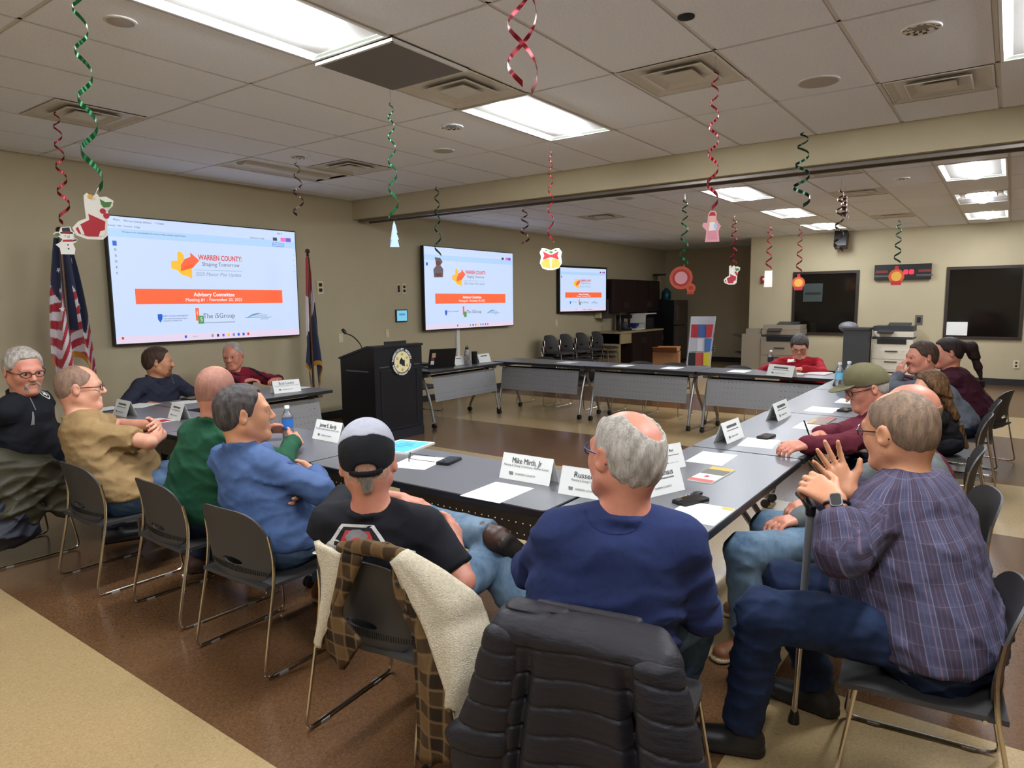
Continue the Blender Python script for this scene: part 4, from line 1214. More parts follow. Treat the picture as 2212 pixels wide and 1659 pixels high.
def head_prims(F, hp, R, s, fem=False, jaw=1.0, fat=0.0):
    E = lambda c, r, k, op='u', rr=None: F.ell(hp(*c), np.array(r)*s, R if rr is None else rr, k*s, op)
    C = lambda a, b, ra, rb, k, op='u': F.cone(hp(*a), hp(*b), ra*s, rb*s, k*s, None, 1, op)
    E((-.012, 0, .032), (.100, .077, .086), .02)
    E((.030, 0, -.030), (.060, .061, .080), .04)
    E((-.045, 0, -.010), (.060, .068, .070), .03)
    for q in (-1, 1):
        C((-.005, q*.055, -.052), (.064, q*.020, -.098), .020+fat, .016*jaw+fat, .035)
        E((.056, q*.038, -.026), (.026, .024, .028), .03)
        C((.080, q*.040, .022), (.088, q*.012, .020), .011, .010, .02)
    C((.080, -.010, -.100), (.080, .010, -.100), .017*jaw, .017*jaw, .025)
    for q in (-1, 1): E((.100, q*.031, .003), (.014, .017, .011), .012, 's')
    for q in (-1, 1):
        C((.0915, q*.018, .0115), (.085, q*.044, .0105), .0060, .0060, .005); C((.089, q*.020, -.0085), (.083, q*.042, -.0075), .005, .005, .006)
    C((.092, 0, .012), (.112, 0, -.026), .0085, .0125, .012)
    for q in (-1, 1): E((.103, q*.0115, -.031), (.011, .0080, .0085), .008)
    C((.090, -.016, -.058), (.090, .016, -.058), .0085, .0085, .010); C((.089, -.014, -.071), (.089, .014, -.071), .0085, .0085, .010)
    C((.103, -.018, -.0645), (.103, .018, -.0645), .0035, .0035, .004, 's')
    for q in (-1, 1):
        rr = R @ rotm(0, .0, 0) @ np.array([[math.cos(q*.45), -math.sin(q*.45), 0], [math.sin(q*.45), math.cos(q*.45), 0], [0, 0, 1]])
        E((-.012, q*.085, -.002), (.021, .0095, .033), .006, 'u', rr)
        E((-.006, q*.096, .002), (.011, .0075, .018), .006, 's', rr)

def person(label, hip, head, yaw, hyaw=None, hpitch=0.0, hroll=0.0, hs=1.06, syaw=None, fat=1.0, belly=0.0, w=1.0, legs=None, arms=None,
           skin=None, shirt=None, pants=None, shoe=None, sleeve='long', collar='crew', hair=None, glasses=None, res=.007, cres=.011, fold=.005,
           under=None, shirt_mi=None, shirt_mats=None, shirt_attr=False, beard=None, scale=1.0, sup=0.0, seed=1, hem=None, sock=None, neck_fwd=.02, loose=.0, eyes=True):
    hip = V(*hip) if len(hip) == 3 else V(hip[0], hip[1], .478)
    head = np.asarray(head, float); sc = scale
    D2R = math.radians
    fw, lf = V(math.cos(D2R(yaw)), math.sin(D2R(yaw)), 0), V(-math.sin(D2R(yaw)), math.cos(D2R(yaw)), 0)
    sy = yaw if syaw is None else syaw
    sf, sl = V(math.cos(D2R(sy)), math.sin(D2R(sy)), 0), V(-math.sin(D2R(sy)), math.cos(D2R(sy)), 0)
    hy = yaw if hyaw is None else hyaw
    R = rotm(D2R(hy), D2R(hpitch), D2R(hroll))
    hp = lambda x, y, z: head+hs*(R @ V(x, y, z))
    root = thing('person', label, 'person', (hip[0], hip[1], 0), 0, 'people at the meeting')
    O = V(hip[0], hip[1], 0)
    up0 = unit(head-hip)
    NB = head-V(0, 0, 1)*.145*hs-up0*.03-sf*(neck_fwd+.0)
    T = NB-hip; tl = np.linalg.norm(T); tu = T/tl
    mid = hip+T*.5-fw*.015
    sh = NB-tu*(.054-sup)*sc
    S = {1: sh+sl*.178*sc*w, -1: sh-sl*.178*sc*w}
    LA1, LA2 = .285*sc, .255*sc
    arms = arms or {}; legs = legs or {}
    armj = {}
    for q in (1, -1):
        a = dict(arms.get(q, {}))
        W = np.asarray(a.get('wrist', hip+fw*.27+lf*.10*q+V(0, 0, .14)), float)
        pole = a.get('pole', -fw*.4+lf*q*.8-V(0, 0, .6))
        El = np.asarray(a['elbow'], float) if 'elbow' in a else ik(S[q], W, LA1, LA2, pole)
        armj[q] = (S[q], El, W, a)
    legj = {}
    for q in (1, -1):
        a = dict(legs.get(q, {}))
        hj = hip+lf*.092*sc*q+V(0, 0, .01)
        A = np.asarray(a.get('ankle', hip*V(1, 1, 0)+fw*.46*sc+lf*.13*q+V(0, 0, .09)), float)
        Kn = np.asarray(a['knee'], float) if 'knee' in a else ik(hj, A, .425*sc, .42*sc, a.get('pole', fw*.6+V(0, 0, 1)))
        toe = unit(a.get('toe', fw*V(1, 1, 0)))
        legj[q] = (hj, Kn, A, toe, a)
    # ---------------- skin body
    B = Field()
    def torso(F, g, arms_g=None, cuts=True):
        F.cone(NB-tu*.09*sc, hip+T*.52, .100*fat*sc+g, .112*fat*sc+g, .03, sl, 1.5*w)
        F.cone(hip+T*.52, hip+tu*.05, .112*fat*sc+g, .125*fat*sc+g, .04, lf, 1.38*w)
        F.cone(S[1]-sl*.02, S[-1]+sl*.02, .060*sc+g, .060*sc+g, .04)
        for q in (1, -1): F.cone(NB+V(0, 0, .015), S[q]-sl*q*.02+V(0, 0, .012), .046*sc+g*.6, .050*sc+g, .04)
        if belly: F.ell(hip+T*.33+fw*(.055+.05*belly), V(.10+.06*belly+g, .125*fat+.03*belly+g, .14+g), np.stack([fw, lf, V(0, 0, 1)], 1), .06)
    torso(B, 0)
    B.ell(hip, V(.12*fat, .165*fat, .07), np.stack([fw, lf, V(0, 0, 1)], 1), .04)
    B.cone(hp(-.030, 0, -.055), NB-tu*.02, .056*hs, .062*hs, .03)
    for q in (1, -1):
        s_, e_, w_, a = armj[q]
        B.cone(s_, e_, .050*sc, .042*sc, .02); B.cone(e_, w_, .042*sc, .029*sc, .015)
        d = a.get('dir', w_-e_); n = a.get('n', V(0, 0, 1))
        hand_prims(B, w_, d, n, q == 1, a.get('curl', (.6, .65, .7, .75)), a.get('spread', .05), 1.03*sc, a.get('thumb', (.6, .75, .15)), a.get('thumb2', (.9, .3, .3)))
        hj, kn, an, toe, la = legj[q]
        B.cone(hj, kn, .080*sc*fat**.5, .058*sc, .03); B.cone(kn, an, .056*sc, .030*sc, .02); B.cone(an, an+toe*.04+(V(0, 0, -1) if 'sole' not in la else unit(la['sole']))*.03, .024, .018, .01)
    head_prims(B, hp, R, hs, fat=.004*(fat > 1.1))
    P, Fc = B.run(res)
    link('body', np_mesh('body', P-O, Fc, skin), root)
    # ---------------- shirt
    if shirt is not None:
        G = Field(); g = .013+loose
        torso(G, g)
        if hem != 'none': G.cone(hip+tu*.07, hip+tu*.0-fw*.0, .125*fat*sc+g, .128*fat*sc+g, .03, lf, 1.36*w, cut=(hip-V(0, 0, .005), (0, 0, -1)))
        for q in (1, -1):
            s_, e_, w_, a = armj[q]
            sg = g+.003+a.get('loose', 0)
            if sleeve == 'short':
                c = s_+(e_-s_)*.80; G.cone(s_, e_, .053*sc+sg, .048*sc+sg+.008, .025, cut=(c, unit(e_-s_)))
            else:
                fr_ = {'long': .95, 'rolled': .55}[sleeve] if 'cuff' not in a else a['cuff']
                c = e_+(w_-e_)*fr_
                G.cone(s_, e_, .052*sc+sg, .045*sc+sg, .025); G.cone(e_, w_, .045*sc+sg, .033*sc+sg*.8, .02, cut=(c, unit(w_-e_)))
                G.cone(c-unit(w_-e_)*.03, c-unit(w_-e_)*.004, (.045-.012*fr_)*sc+sg+.002, (.045-.012*fr_)*sc+sg+.002, .006)
        G.post.append(folds(fold, seed))
        nd = unit(hp(-.03, 0, -.06)-NB)
        if collar:
            ns = unit(np.cross(sl, nd)); r0 = .069*hs; nn = 14
            hh = {'crew': (.026,), 'polo': (.022, .036, .050, .060), 'zip': (.022, .036, .050, .062, .072)}[collar]
            for zz in hh:
                for k in range(nn):
                    a0, a1 = 2*PI*k/nn, 2*PI*(k+1)/nn
                    f = lambda a: NB+nd*(zz-.012-.020*math.cos(a)*(-1 if False else 1))+(-ns*math.cos(a)*(-1)+sl*math.sin(a))*r0*(1.0 if zz > .02 else 1.04)
                    G.cone(f(a0), f(a1), .010, .010, .006)
        P, Fc = G.run(cres)
        mi = None; at = None
        if shirt_mi is not None:
            cen = P[Fc].mean(1); mi = shirt_mi(cen, dict(NB=NB, hip=hip, tu=tu, sl=sl, fw=fw, lf=lf, S=S, armj=armj))
        if shirt_attr:
            fz = np.clip((P[:, 2]-hip[2])/max(T[2], .1), 0, 1)[:, None]; Q = P-(hip+fz*T)
            at = np.stack([np.arctan2(Q @ sl, -(Q @ sf))*.175, Q @ fw, P[:, 2]], 1)
            for q in (1, -1):
                s_, e_, w_, a = armj[q]
                best = None
                for A_, B_, off in ((s_, e_, 0), (e_, w_, LA1)):
                    ba = B_-A_; t = np.clip(((P-A_) @ ba)/(ba @ ba), 0, 1); dd = np.linalg.norm(P-A_-t[:, None]*ba, axis=1)
                    ref = unit(np.cross(ba, sf+V(.01, .02, .3))); rf2 = unit(np.cross(ba, ref))
                    ang = np.arctan2((P-A_) @ ref, (P-A_) @ rf2)*.075
                    cand = np.stack([ang, ang*0, t*np.linalg.norm(ba)+off], 1)
                    if best is None: best = (dd, cand)
                    else:
                        m = dd < best[0]; best = (np.where(m, dd, best[0]), np.where(m[:, None], cand, best[1]))
                outer = ((P-S[q]) @ (sl*q)) > -.01
                m = (best[0] < .085) & (outer | (((P-hip) @ sf) > .19)); at[m] = best[1][m]
        nm = 'shirt'
        link(nm, np_mesh(nm, P-O, Fc, shirt_mats or shirt, mi, at), root)
    if pants is not None:
        G = Field(); g = .014
        G.ell(hip+V(0, 0, .0), V(.125*fat+g, .165*fat+g, .075+g), np.stack([fw, lf, V(0, 0, 1)], 1), .04)
        G.cone(hip, hip+tu*.08, .115*fat*sc+g, .118*fat*sc+g*.5, .03, lf, 1.36*w, cut=(hip+tu*.10, tu))
        for q in (1, -1):
            hj, kn, an, toe, la = legj[q]
            c = kn+(an-kn)*.97
            G.cone(hj, kn, .083*sc*fat**.5+g, .064*sc+g, .03); G.cone(kn, an, .064*sc+g, .048*sc+g+.004, .02, cut=(c, unit(an-kn)))
        G.post.append(folds(fold*.75, seed+50, 1.2))
        P, Fc = G.run(cres); link('trousers', np_mesh('trousers', P-O, Fc, pants), root)
    if shoe is not None:
        for q in (1, -1):
            hj, kn, an, toe, la = legj[q]
            G = Field(); dn = V(0, 0, -1) if 'sole' not in la else unit(la['sole'])
            c = an+dn*.045
            G.cone(an-toe*.012-dn*.035, an+dn*.02, .046, .048, .02); G.cone(c-toe*.035, c+toe*.145+dn*.006, .043, .034, .03, np.cross(toe, dn), 1.18)
            G.cone(c-toe*.04+dn*.028, c+toe*.15+dn*.026, .040, .040, .004, np.cross(toe, dn), 1.12, cut=(c+dn*.018, -dn), cut2=(c+dn*.040, dn))
            P, Fc = G.run(max(res, .007))
            mi = (((P[Fc].mean(1)-c) @ dn) > .019).astype(int)
            link('shoe', np_mesh('shoe', P-O, Fc, shoe, mi), root)
    if eyes:
        for q in (-1, 1):
            m = MB(); m.ball((0, 0, 0), .0118*hs, 12, 10)
            for i, f in enumerate(m.f):
                cx = sum(m.v[k][0] for k in f)/len(f); m.mi[i] = 1 if cx > .0086*hs else 0
            o = m.build('eye', [M_EYE, M_IRIS], root, True)
            M_ = Matrix([list(R[i])+[0] for i in range(3)]+[[0, 0, 0, 1]]); M_.translation = Vector(hp(.0830, q*.031, .002)-O); o.matrix_local = M_
        bm_m = hair['mat'] if hair and 'mat' in hair else M_DARK
        for q in (-1, 1):
            F_ = Field(); F_.cone(hp(.094, q*.016, .022), hp(.086, q*.047, .024), .0045*hs, .0035*hs, .004)
            P, Fc = F_.run(.003); link('eyebrow', np_mesh('eyebrow', P-O, Fc, bm_m), root)
    if hair: hair_mesh(root, O, hp, R, hs, hair, seed)
    if beard: beard_mesh(root, O, hp, R, hs, beard)
    if glasses:
        g = thing_part('glasses', root)
        m = MB()
        for q in (-1, 1):
            m.tube([tuple(hp(.107-.012*abs(math.cos(a))*(1 if (math.cos(a)*q) > 0 else .2), q*.033+.0255*math.cos(a), .001+.0165*math.sin(a))-O) for a in [2*PI*k/16 for k in range(16)]], .0019*hs, 6, True)
            m.tube([tuple(hp(.100, q*.058, .005)-O), tuple(hp(.06, q*.079, .007)-O), tuple(hp(-.010, q*.086, .008)-O), tuple(hp(-.030, q*.083, -.012)-O)], .0022*hs, 6)
        m.tube([tuple(hp(.109, -.0085, .004)-O), tuple(hp(.113, 0, .007)-O), tuple(hp(.109, .0085, .004)-O)], .0018*hs, 6)
        m.build('glasses', glasses, root, True)
    return dict(LA1=LA1, root=root, O=O, hp=hp, R=R, hs=hs, NB=NB, S=S, armj=armj, legj=legj, hip=hip, tu=tu, sl=sl, sf=sf, fw=fw, lf=lf)
def thing_part(n, r): return None
def hair_mesh(root, O, hp, R, hs, h, seed):
    F = Field(); th = h.get('th', .010)
    F.ell(hp(-.012, 0, .032), V(.100+th, .077+th, .086+th)*hs, R, .02)
    F.ell(hp(-.045, 0, -.012), V(.060+th*.8, .068+th*.7, .072)*hs, R, .03)
    for c, r in h.get('add', ()): F.ell(hp(*c), V(*r)*hs, R, .03)
    for a, b, ra, rb in h.get('locks', ()): F.cone(hp(*a), hp(*b), ra*hs, rb*hs, .025, V(*h['flat']) if 'flat' in h else None, h.get('fsc', 1.0))
    c0 = hp(0, 0, 0); Rt = R.T
    line = h.get('line', ((.092, .080), (.060, .070), (.040, .020), (.012, .006), (-.020, -.010), (-.060, -.062), (-.12, -.075)))
    lx = np.array([p[0] for p in line])[::-1]; lz = np.array([p[1] for p in line])[::-1]
    amp = h.get('amp', .0025)
    def fn(D, X, Y, Z):
        dx, dy, dz = X-c0[0], Y-c0[1], Z-c0[2]
        x = (Rt[0, 0]*dx+Rt[0, 1]*dy+Rt[0, 2]*dz)/hs; y = (Rt[1, 0]*dx+Rt[1, 1]*dy+Rt[1, 2]*dz)/hs; z = (Rt[2, 0]*dx+Rt[2, 1]*dy+Rt[2, 2]*dz)/hs
        D = D+amp*(np.sin(210*x+60*z+40*y)+np.sin(170*y+90*z+1.3*np.sin(60*x)+2))*.6
        lim = np.interp(x, lx, lz)
        keep = (lim-z)*hs
        D = D+(th*1.05+amp)*np.clip(1+keep/.020, 0, 1)**2*hs*(np.abs(keep) < .2)
        if h.get('locks') and not h.get('cutlocks'): keep = np.where(z < -.03, -1, keep) if not h.get('cutlocks') else keep
        D = np.maximum(D, keep)
        for c, r in h.get('bald', ()):
            k0 = np.sqrt(((x-c[0])/r[0])**2+((y-c[1])/r[1])**2+((z-c[2])/r[2])**2)
            D = np.maximum(D, (1-k0)*min(r)*hs)
        return D
    F.post.append(fn)
    P, Fc = F.run(h.get('res', .0055)); link('hair', np_mesh('hair', P-O, Fc, h['mat']), root)
def beard_mesh(root, O, hp, R, hs, b):
    F = Field(); t = b.get('th', .005)
    F.cone(hp(.078, -.012, -.100), hp(.078, .012, -.100), (.020+t)*hs, (.020+t)*hs, .02)
    for q in (-1, 1):
        F.cone(hp(.0, q*.058, -.040), hp(.062, q*.024, -.092), (.018+t)*hs, (.020+t)*hs, .02)
        F.cone(hp(.098, q*.004, -.047), hp(.088, q*.026, -.066), (.008+t)*hs, (.009+t)*hs, .01)
        F.cone(hp(.088, q*.026, -.066), hp(.076, q*.016, -.096), (.009+t)*hs, (.014+t)*hs, .015)
    F.cone(hp(.1, -.016, -.066), hp(.1, .016, -.066), .010*hs, .010*hs, .006, op='s')
    P, Fc = F.run(.005); link('beard', np_mesh('beard', P-O, Fc, b['mat']), root)
# ================================================================ THE PEOPLE
SK1 = skin_mat('fair', (214, 158, 130)); SK2 = skin_mat('ruddy', (204, 138, 112), (176, 84, 66)); SK3 = skin_mat('tanned', (206, 146, 108), (180, 104, 76))
H_GREY = hair_mat('grey', (150, 142, 132), (104, 96, 88)); H_DKG = hair_mat('darkgrey', (86, 78, 74), (46, 42, 42)); H_BRN = hair_mat('brown', (84, 62, 48), (44, 32, 26)); H_DARK = hair_mat('dark', (52, 36, 30), (24, 18, 18))
H_SILV = hair_mat('silver', (190, 182, 170), (138, 130, 120)); H_SAND = hair_mat('sandy', (156, 124, 96), (112, 86, 64)); H_BUZZ = hair_mat('buzz', (150, 118, 98), (112, 88, 74)); H_LONG = hair_mat('longbrown', (120, 84, 48), (34, 24, 20))
GL_BLK = mat('glasses_black', (20, 18, 20), .3); GL_BLUE = mat('glasses_blue', (40, 50, 96), .3)
J_MID = denim('mid', (44, 60, 82), (84, 106, 132)); J_DARK = denim('dark', (19, 28, 50), (34, 48, 76)); J_FADE = denim('faded', (66, 88, 110), (120, 142, 158)); J_BLK = cloth_mat('black_trousers', (28, 28, 34)); J_NAVY = denim('navy', (22, 28, 42), (34, 42, 60))
SH_BRN = [mat('boot_brown', (64, 38, 26), .5, bump=(60, .2, .004)), mat('sole_dark', (40, 34, 28), .7)]; SH_BLK = [mat('shoe_black', (26, 23, 22), .5), mat('sole_black', (20, 16, 15), .6)]; SH_TAN = [mat('shoe_tan', (104, 62, 34), .6, bump=(60, .2, .004)), mat('sole_cream', (150, 136, 104), .7)]
SHORT = ((.092, .078), (.060, .072), (.040, .022), (.012, .006), (-.020, -.012), (-.060, -.060), (-.12, -.075))
PEOPLE = {}
def z0(v, z): return V(v[0], v[1], z)
# --- tan T-shirt, arms folded, in profile
hd = onx(172, 838, 1.72)
PEOPLE['tan'] = person('man in tan T-shirt and glasses, arms folded, looking toward the displays', (1.78, 4.13), hd, -4, -24, 0, 0, 1.12, syaw=-12, fat=1.30, belly=1.0, w=1.04, skin=SK1,
    shirt=cloth_mat('tan', (150, 122, 82)), pants=J_MID, shoe=SH_BRN, sleeve='short', seed=3, glasses=GL_BLK,
    hair=dict(mat=H_BUZZ, th=.0035, amp=.0006, line=SHORT, bald=[((.07, 0, .10), (.075, .05, .06))]),
    arms={-1: dict(elbow=ony(322, 955, 3.90), wrist=V(2.02, 4.10, .78), dir=(.1, 1, .1), n=(1, 0, .2)),
          1: dict(elbow=V(1.98, 4.50, .80), wrist=V(2.00, 4.12, .84), dir=(-.35, -1, .08), n=(.8, -.3, .5), curl=(.55, .6, .6, .6))})
# --- green pullover, hands round a bottle
hd = onx(468, 845, 1.90)
PEOPLE['green'] = person('man with shaved head in a dark green pullover holding a water bottle', (1.84, 3.38), hd, 2, 32, -2, 0, 1.10, syaw=0, fat=1.25, belly=.5, w=1.05, skin=SK2,
    shirt=cloth_mat('green', (28, 74, 50)), pants=J_NAVY, shoe=SH_BRN, collar='polo', seed=4,
    hair=dict(mat=hair_mat('stubble', (168, 116, 96), (140, 98, 84)), th=.0015, amp=.0002, line=SHORT, bald=[((.05, 0, .12), (.09, .06, .06))]),
    arms={1: dict(wrist=V(2.44, 3.66, .79), dir=(.7, -.5, .0), n=(.3, .6, .7), curl=(.7, .7, .7, .7)), -1: dict(wrist=onz(632, 955, .785), dir=(.8, .45, .05), n=(.4, -.7, .5), curl=(.7, .7, .75, .8))},
    legs={-1: dict(ankle=(2.02, 3.75, .09), toe=(.8, -.6, 0)), 1: dict(ankle=(2.25, 3.55, .09))})
# --- blue pullover, arms folded, smiling profile
hd = onx(528, 893, 1.80)
PEOPLE['blue'] = person('smiling dark-haired man in a blue pullover, arms folded, in profile', (1.80, 2.67), hd, 6, -28, 2, 0, 1.12, syaw=2, fat=1.12, belly=.3, w=1.06, skin=SK3, res=.006,
    shirt=cloth_mat('blue', (66, 88, 128), .7), pants=J_MID, shoe=SH_TAN, collar='polo', seed=5,
    hair=dict(mat=H_DKG, th=.011, amp=.0018, line=((.092, .096), (.060, .076), (.036, .030), (.020, -.015), (-.010, -.012), (-.030, -.035), (-.060, -.070), (-.12, -.085)), bald=[((.105, .035, .085), (.05, .028, .045)), ((.105, -.035, .085), (.05, .028, .045))]),
    arms={-1: dict(elbow=ony(692, 1060, 2.42), wrist=V(2.03, 2.66, .74), dir=(0, 1, 0), n=(1, 0, .3)), 1: dict(elbow=V(1.98, 3.02, .80), wrist=ony(608, 1064, 2.66), dir=(-.05, -1, -.12), n=(.6, -.6, -.3), curl=(.5, .5, .55, .6))},
    legs={-1: dict(ankle=(1.90, 2.42, .12), toe=(.25, -.5, -.55), knee=(2.14, 2.50, .50)), 1: dict(ankle=(2.2, 2.85, .09))})
# --- black T-shirt and trucker cap, one ankle across the knee
hd = onx(795, 1001, 1.60)
kl = onx(915, 1128, 2.10); al = onx(1066, 1160, 2.12)
PEOPLE['cap'] = person('man in a black T-shirt and two-tone trucker cap seen from behind, legs crossed', (1.74, 1.74), hd, 14, 44, -2, -3, 1.08, syaw=28, fat=1.08, w=1.04, skin=SK2, res=.006,
    shirt=cloth_mat('black', (18, 18, 24), .8), pants=J_FADE, shoe=SH_BRN, sleeve='short', seed=6, fold=.004,
    hair=dict(mat=hair_mat('nape', (196, 150, 126), (160, 124, 106)), th=.0015, amp=.0003, line=((.092, .02), (.012, .0), (-.02, -.03), (-.06, -.085), (-.12, -.105)), bald=[((.1, 0, .02), (.07, .2, .2))]),
    arms={-1: dict(elbow=onx(1000, 1255, 1.72), wrist=onx(985, 1178, 1.93), dir=(.5, .5, .6), n=(.2, -1, .3), curl=(.5, .6, .6, .6)),
          1: dict(elbow=V(1.78, 2.12, .78), wrist=onx(868, 1078, 2.0), dir=(.35, -.8, -.12), n=(.1, .15, 1), curl=(.5, .55, .6, .65))},
    legs={1: dict(knee=kl, ankle=al, toe=(.75, -.15, -.6), sole=(.1, -.93, -.34)), -1: dict(knee=onx(1062, 1212, 2.12), ankle=V(2.12, 1.30, .09), toe=(1, -.2, 0))})
# --- navy sweatshirt seen from behind
hd = onx(1350, 985, 1.75)
PEOPLE['navy'] = person('balding grey-haired man in a navy sweatshirt seen from behind', (1.74, .98), hd, 24, 66, 2, 4, 1.12, syaw=27, fat=1.22, belly=.3, w=1.04, skin=SK2, res=.006,
    shirt=cloth_mat('navy', (37, 47, 86), .9), pants=J_MID, shoe=SH_BRN, collar='crew', seed=7, glasses=GL_BLUE,
    hair=dict(mat=H_SILV, th=.008, amp=.0022, line=((.092, .10), (.060, .085), (.040, .030), (.012, .004), (-.020, -.020), (-.060, -.072), (-.12, -.085)), bald=[((-.065, -.008, .112), (.075, .050, .062)), ((.03, 0, .13), (.10, .052, .055))]),
    arms={1: dict(wrist=V(2.02, 1.28, .66), pole=(-.5, .5, -.7), dir=(.8, -.5, -.1)), -1: dict(wrist=V(2.14, .84, .64), pole=(-.5, -.5, -.7), dir=(.7, .6, -.1))},
    legs={-1: dict(ankle=(2.22, .92, .09), knee=V(2.16, .80, .50)), 1: dict(ankle=(2.22, 1.22, .09))})
# --- plaid shirt, cane
hd = onx(1942, 930, 2.62)
def plaid_mat():
    m = bpy.data.materials.new('plaid_cotton'); m.use_nodes = True
    nt = m.node_tree; b = nt.nodes['Principled BSDF']; b.inputs['Roughness'].default_value = .85; b.inputs['Specular IOR Level'].default_value = .2
    at = nt.nodes.new('ShaderNodeAttribute'); at.attribute_name = 'cl'
    sp = nt.nodes.new('ShaderNodeSeparateXYZ'); nt.links.new(at.outputs['Vector'], sp.inputs['Vector'])
    def math_(op, a, v=None, b2=None):
        n = nt.nodes.new('ShaderNodeMath'); n.operation = op
        nt.links.new(a, n.inputs[0])
        if b2 is not None: nt.links.new(b2, n.inputs[1])
        elif v is not None: n.inputs[1].default_value = v
        return n.outputs[0]
    def line(src, period, width, off=0.0):
        f = math_('FRACT', math_('ADD', math_('DIVIDE', src, period), off+10.0))
        return math_('LESS_THAN', f, width)
    base, cur = None, None
    def mix(fac, a, col):
        n = nt.nodes.new('ShaderNodeMix'); n.data_type = 'RGBA'
        nt.links.new(fac, n.inputs['Factor'])
        if isinstance(a, tuple): n.inputs[6].default_value = a
        else: nt.links.new(a, n.inputs[6])
        n.inputs[7].default_value = col
        return n.outputs[2]
    x, z = sp.outputs['X'], sp.outputs['Z']
    c = mix(line(x, .052, .5), lin((70, 69, 90)), lin((66, 56, 70)))
    h = nt.nodes.new('ShaderNodeMath'); h.operation = 'MULTIPLY'; h.inputs[1].default_value = .30; nt.links.new(line(z, .052, .45, .2), h.inputs[0])
    c = mix(h.outputs[0], c, lin((50, 47, 64)))
    for src, per, wd, of, col, k in ((x, .026, .07, .0, (124, 120, 138), .6), (z, .052, .04, .35, (110, 106, 124), .35), (x, .052, .04, .35, (130, 98, 108), .6), (x, .0087, .25, .1, (88, 84, 110), .35)):
        m2 = nt.nodes.new('ShaderNodeMath'); m2.operation = 'MULTIPLY'; m2.inputs[1].default_value = k; nt.links.new(line(src, per, wd, of), m2.inputs[0])
        c = mix(m2.outputs[0], c, lin(col))
    nt.links.new(c, b.inputs['Base Color'])
    return m
M_PLAID = plaid_mat()
PEOPLE['plaid'] = person('large man in a plaid shirt with cane, smartwatch and dark jeans', (2.47, .14), hd, 94, 60, -6, -4, 1.14, syaw=72, fat=1.42, belly=1.0, w=1.06, skin=SK3, res=.006, cres=.009,
    shirt=M_PLAID, pants=J_DARK, shoe=SH_BLK, collar='polo', sleeve='rolled', seed=8, glasses=GL_BLK, shirt_attr=True, fold=.007, loose=.006,
    hair=dict(mat=hair_mat('saltbuzz', (142, 116, 92), (98, 80, 66)), th=.005, amp=.0008, line=SHORT, bald=[((.06, 0, .115), (.08, .05, .05))]),
    arms={1: dict(elbow=ondepth(1822, 1188, 2.02), wrist=ondepth(1806, 1082, 2.10), cuff=.42, loose=.014, dir=ondepth(1755, 1045, 2.16)-ondepth(1806, 1082, 2.10), n=(-.75, -.2, .6), curl=(.9, .95, 1.0, 1.05)),
          -1: dict(elbow=V(2.72, .50, .80), wrist=ondepth(1832, 1062, 2.32), cuff=.5, dir=ondepth(1785, 985, 2.34)-ondepth(1832, 1062, 2.32), n=(.75, .55, .25), curl=(.22, .12, .18, .3), spread=.16, thumb=(.55, .85, .1), thumb2=(.75, .55, .1))},
    legs={1: dict(knee=ondepth(1648, 1322, 2.18), ankle=(2.22, .66, .095), toe=(-.35, .9, 0)), -1: dict(ankle=(2.62, .50, .095), toe=(.1, 1, 0), knee=V(2.58, .62, .50))})
# --- bald man in grey hoodie behind
hd = onx(1962, 892, 3.55)
PEOPLE['bald'] = person('bald man in a grey hooded jacket and faded jeans behind the plaid shirt', (3.52, .26), hd, 118, 100, 0, 0, 1.12, syaw=110, fat=1.18, skin=SK2, res=.008,
    shirt=cloth_mat('greyhood', (92, 96, 94)), pants=J_FADE, shoe=SH_TAN, collar='polo', seed=9,
    hair=dict(mat=H_SAND, th=.006, amp=.001, line=((.092, .02), (.012, .004), (-.02, -.012), (-.06, -.06), (-.12, -.075)), bald=[((0, 0, .12), (.2, .2, .10))]),
    arms={1: dict(wrist=onz(1722, 1122, .60), dir=(-.7, .5, 0), curl=(.6, .7, .7, .7)), -1: dict(wrist=onz(1745, 1085, .62), dir=(-.8, .3, -.1))},
    legs={1: dict(knee=onz(1606, 1190, .50), ankle=onz(1612, 1368, .09), toe=(-.6, .3, 0)), -1: dict(knee=onz(1660, 1140, .50), ankle=onz(1640, 1290, .09), toe=(-.5, .6, 0))})
# --- maroon shirt, olive cap, writing
hd = onx(1872, 838, 4.72)
PEOPLE['maroon'] = person('man in a maroon shirt and olive cap writing at the table', (4.62, .36), hd, 92, 118, -16, 0, 1.12, syaw=100, fat=1.15, skin=SK2, res=.008,
    shirt=cloth_mat('maroon', (92, 28, 42)), pants=J_NAVY, shoe=SH_BLK, collar='crew', seed=10, glasses=GL_BLK,
    hair=dict(mat=H_SILV, th=.004, amp=.001, line=((.092, .06), (.012, .0), (-.02, -.02), (-.06, -.06), (-.12, -.075)), bald=[((.1, 0, .05), (.07, .2, .1))]),
    arms={1: dict(wrist=onz(1738, 962, .775), pole=(-.9, .0, -.5), dir=(-.6, .5, 0), n=(-.2, -.3, 1), curl=(.8, .9, .9, .9)), -1: dict(wrist=onz(1772, 938, .775), pole=(.5, .3, -.6), dir=(-.8, .25, 0), n=(.1, .3, 1), curl=(.9, .95, 1, 1))})
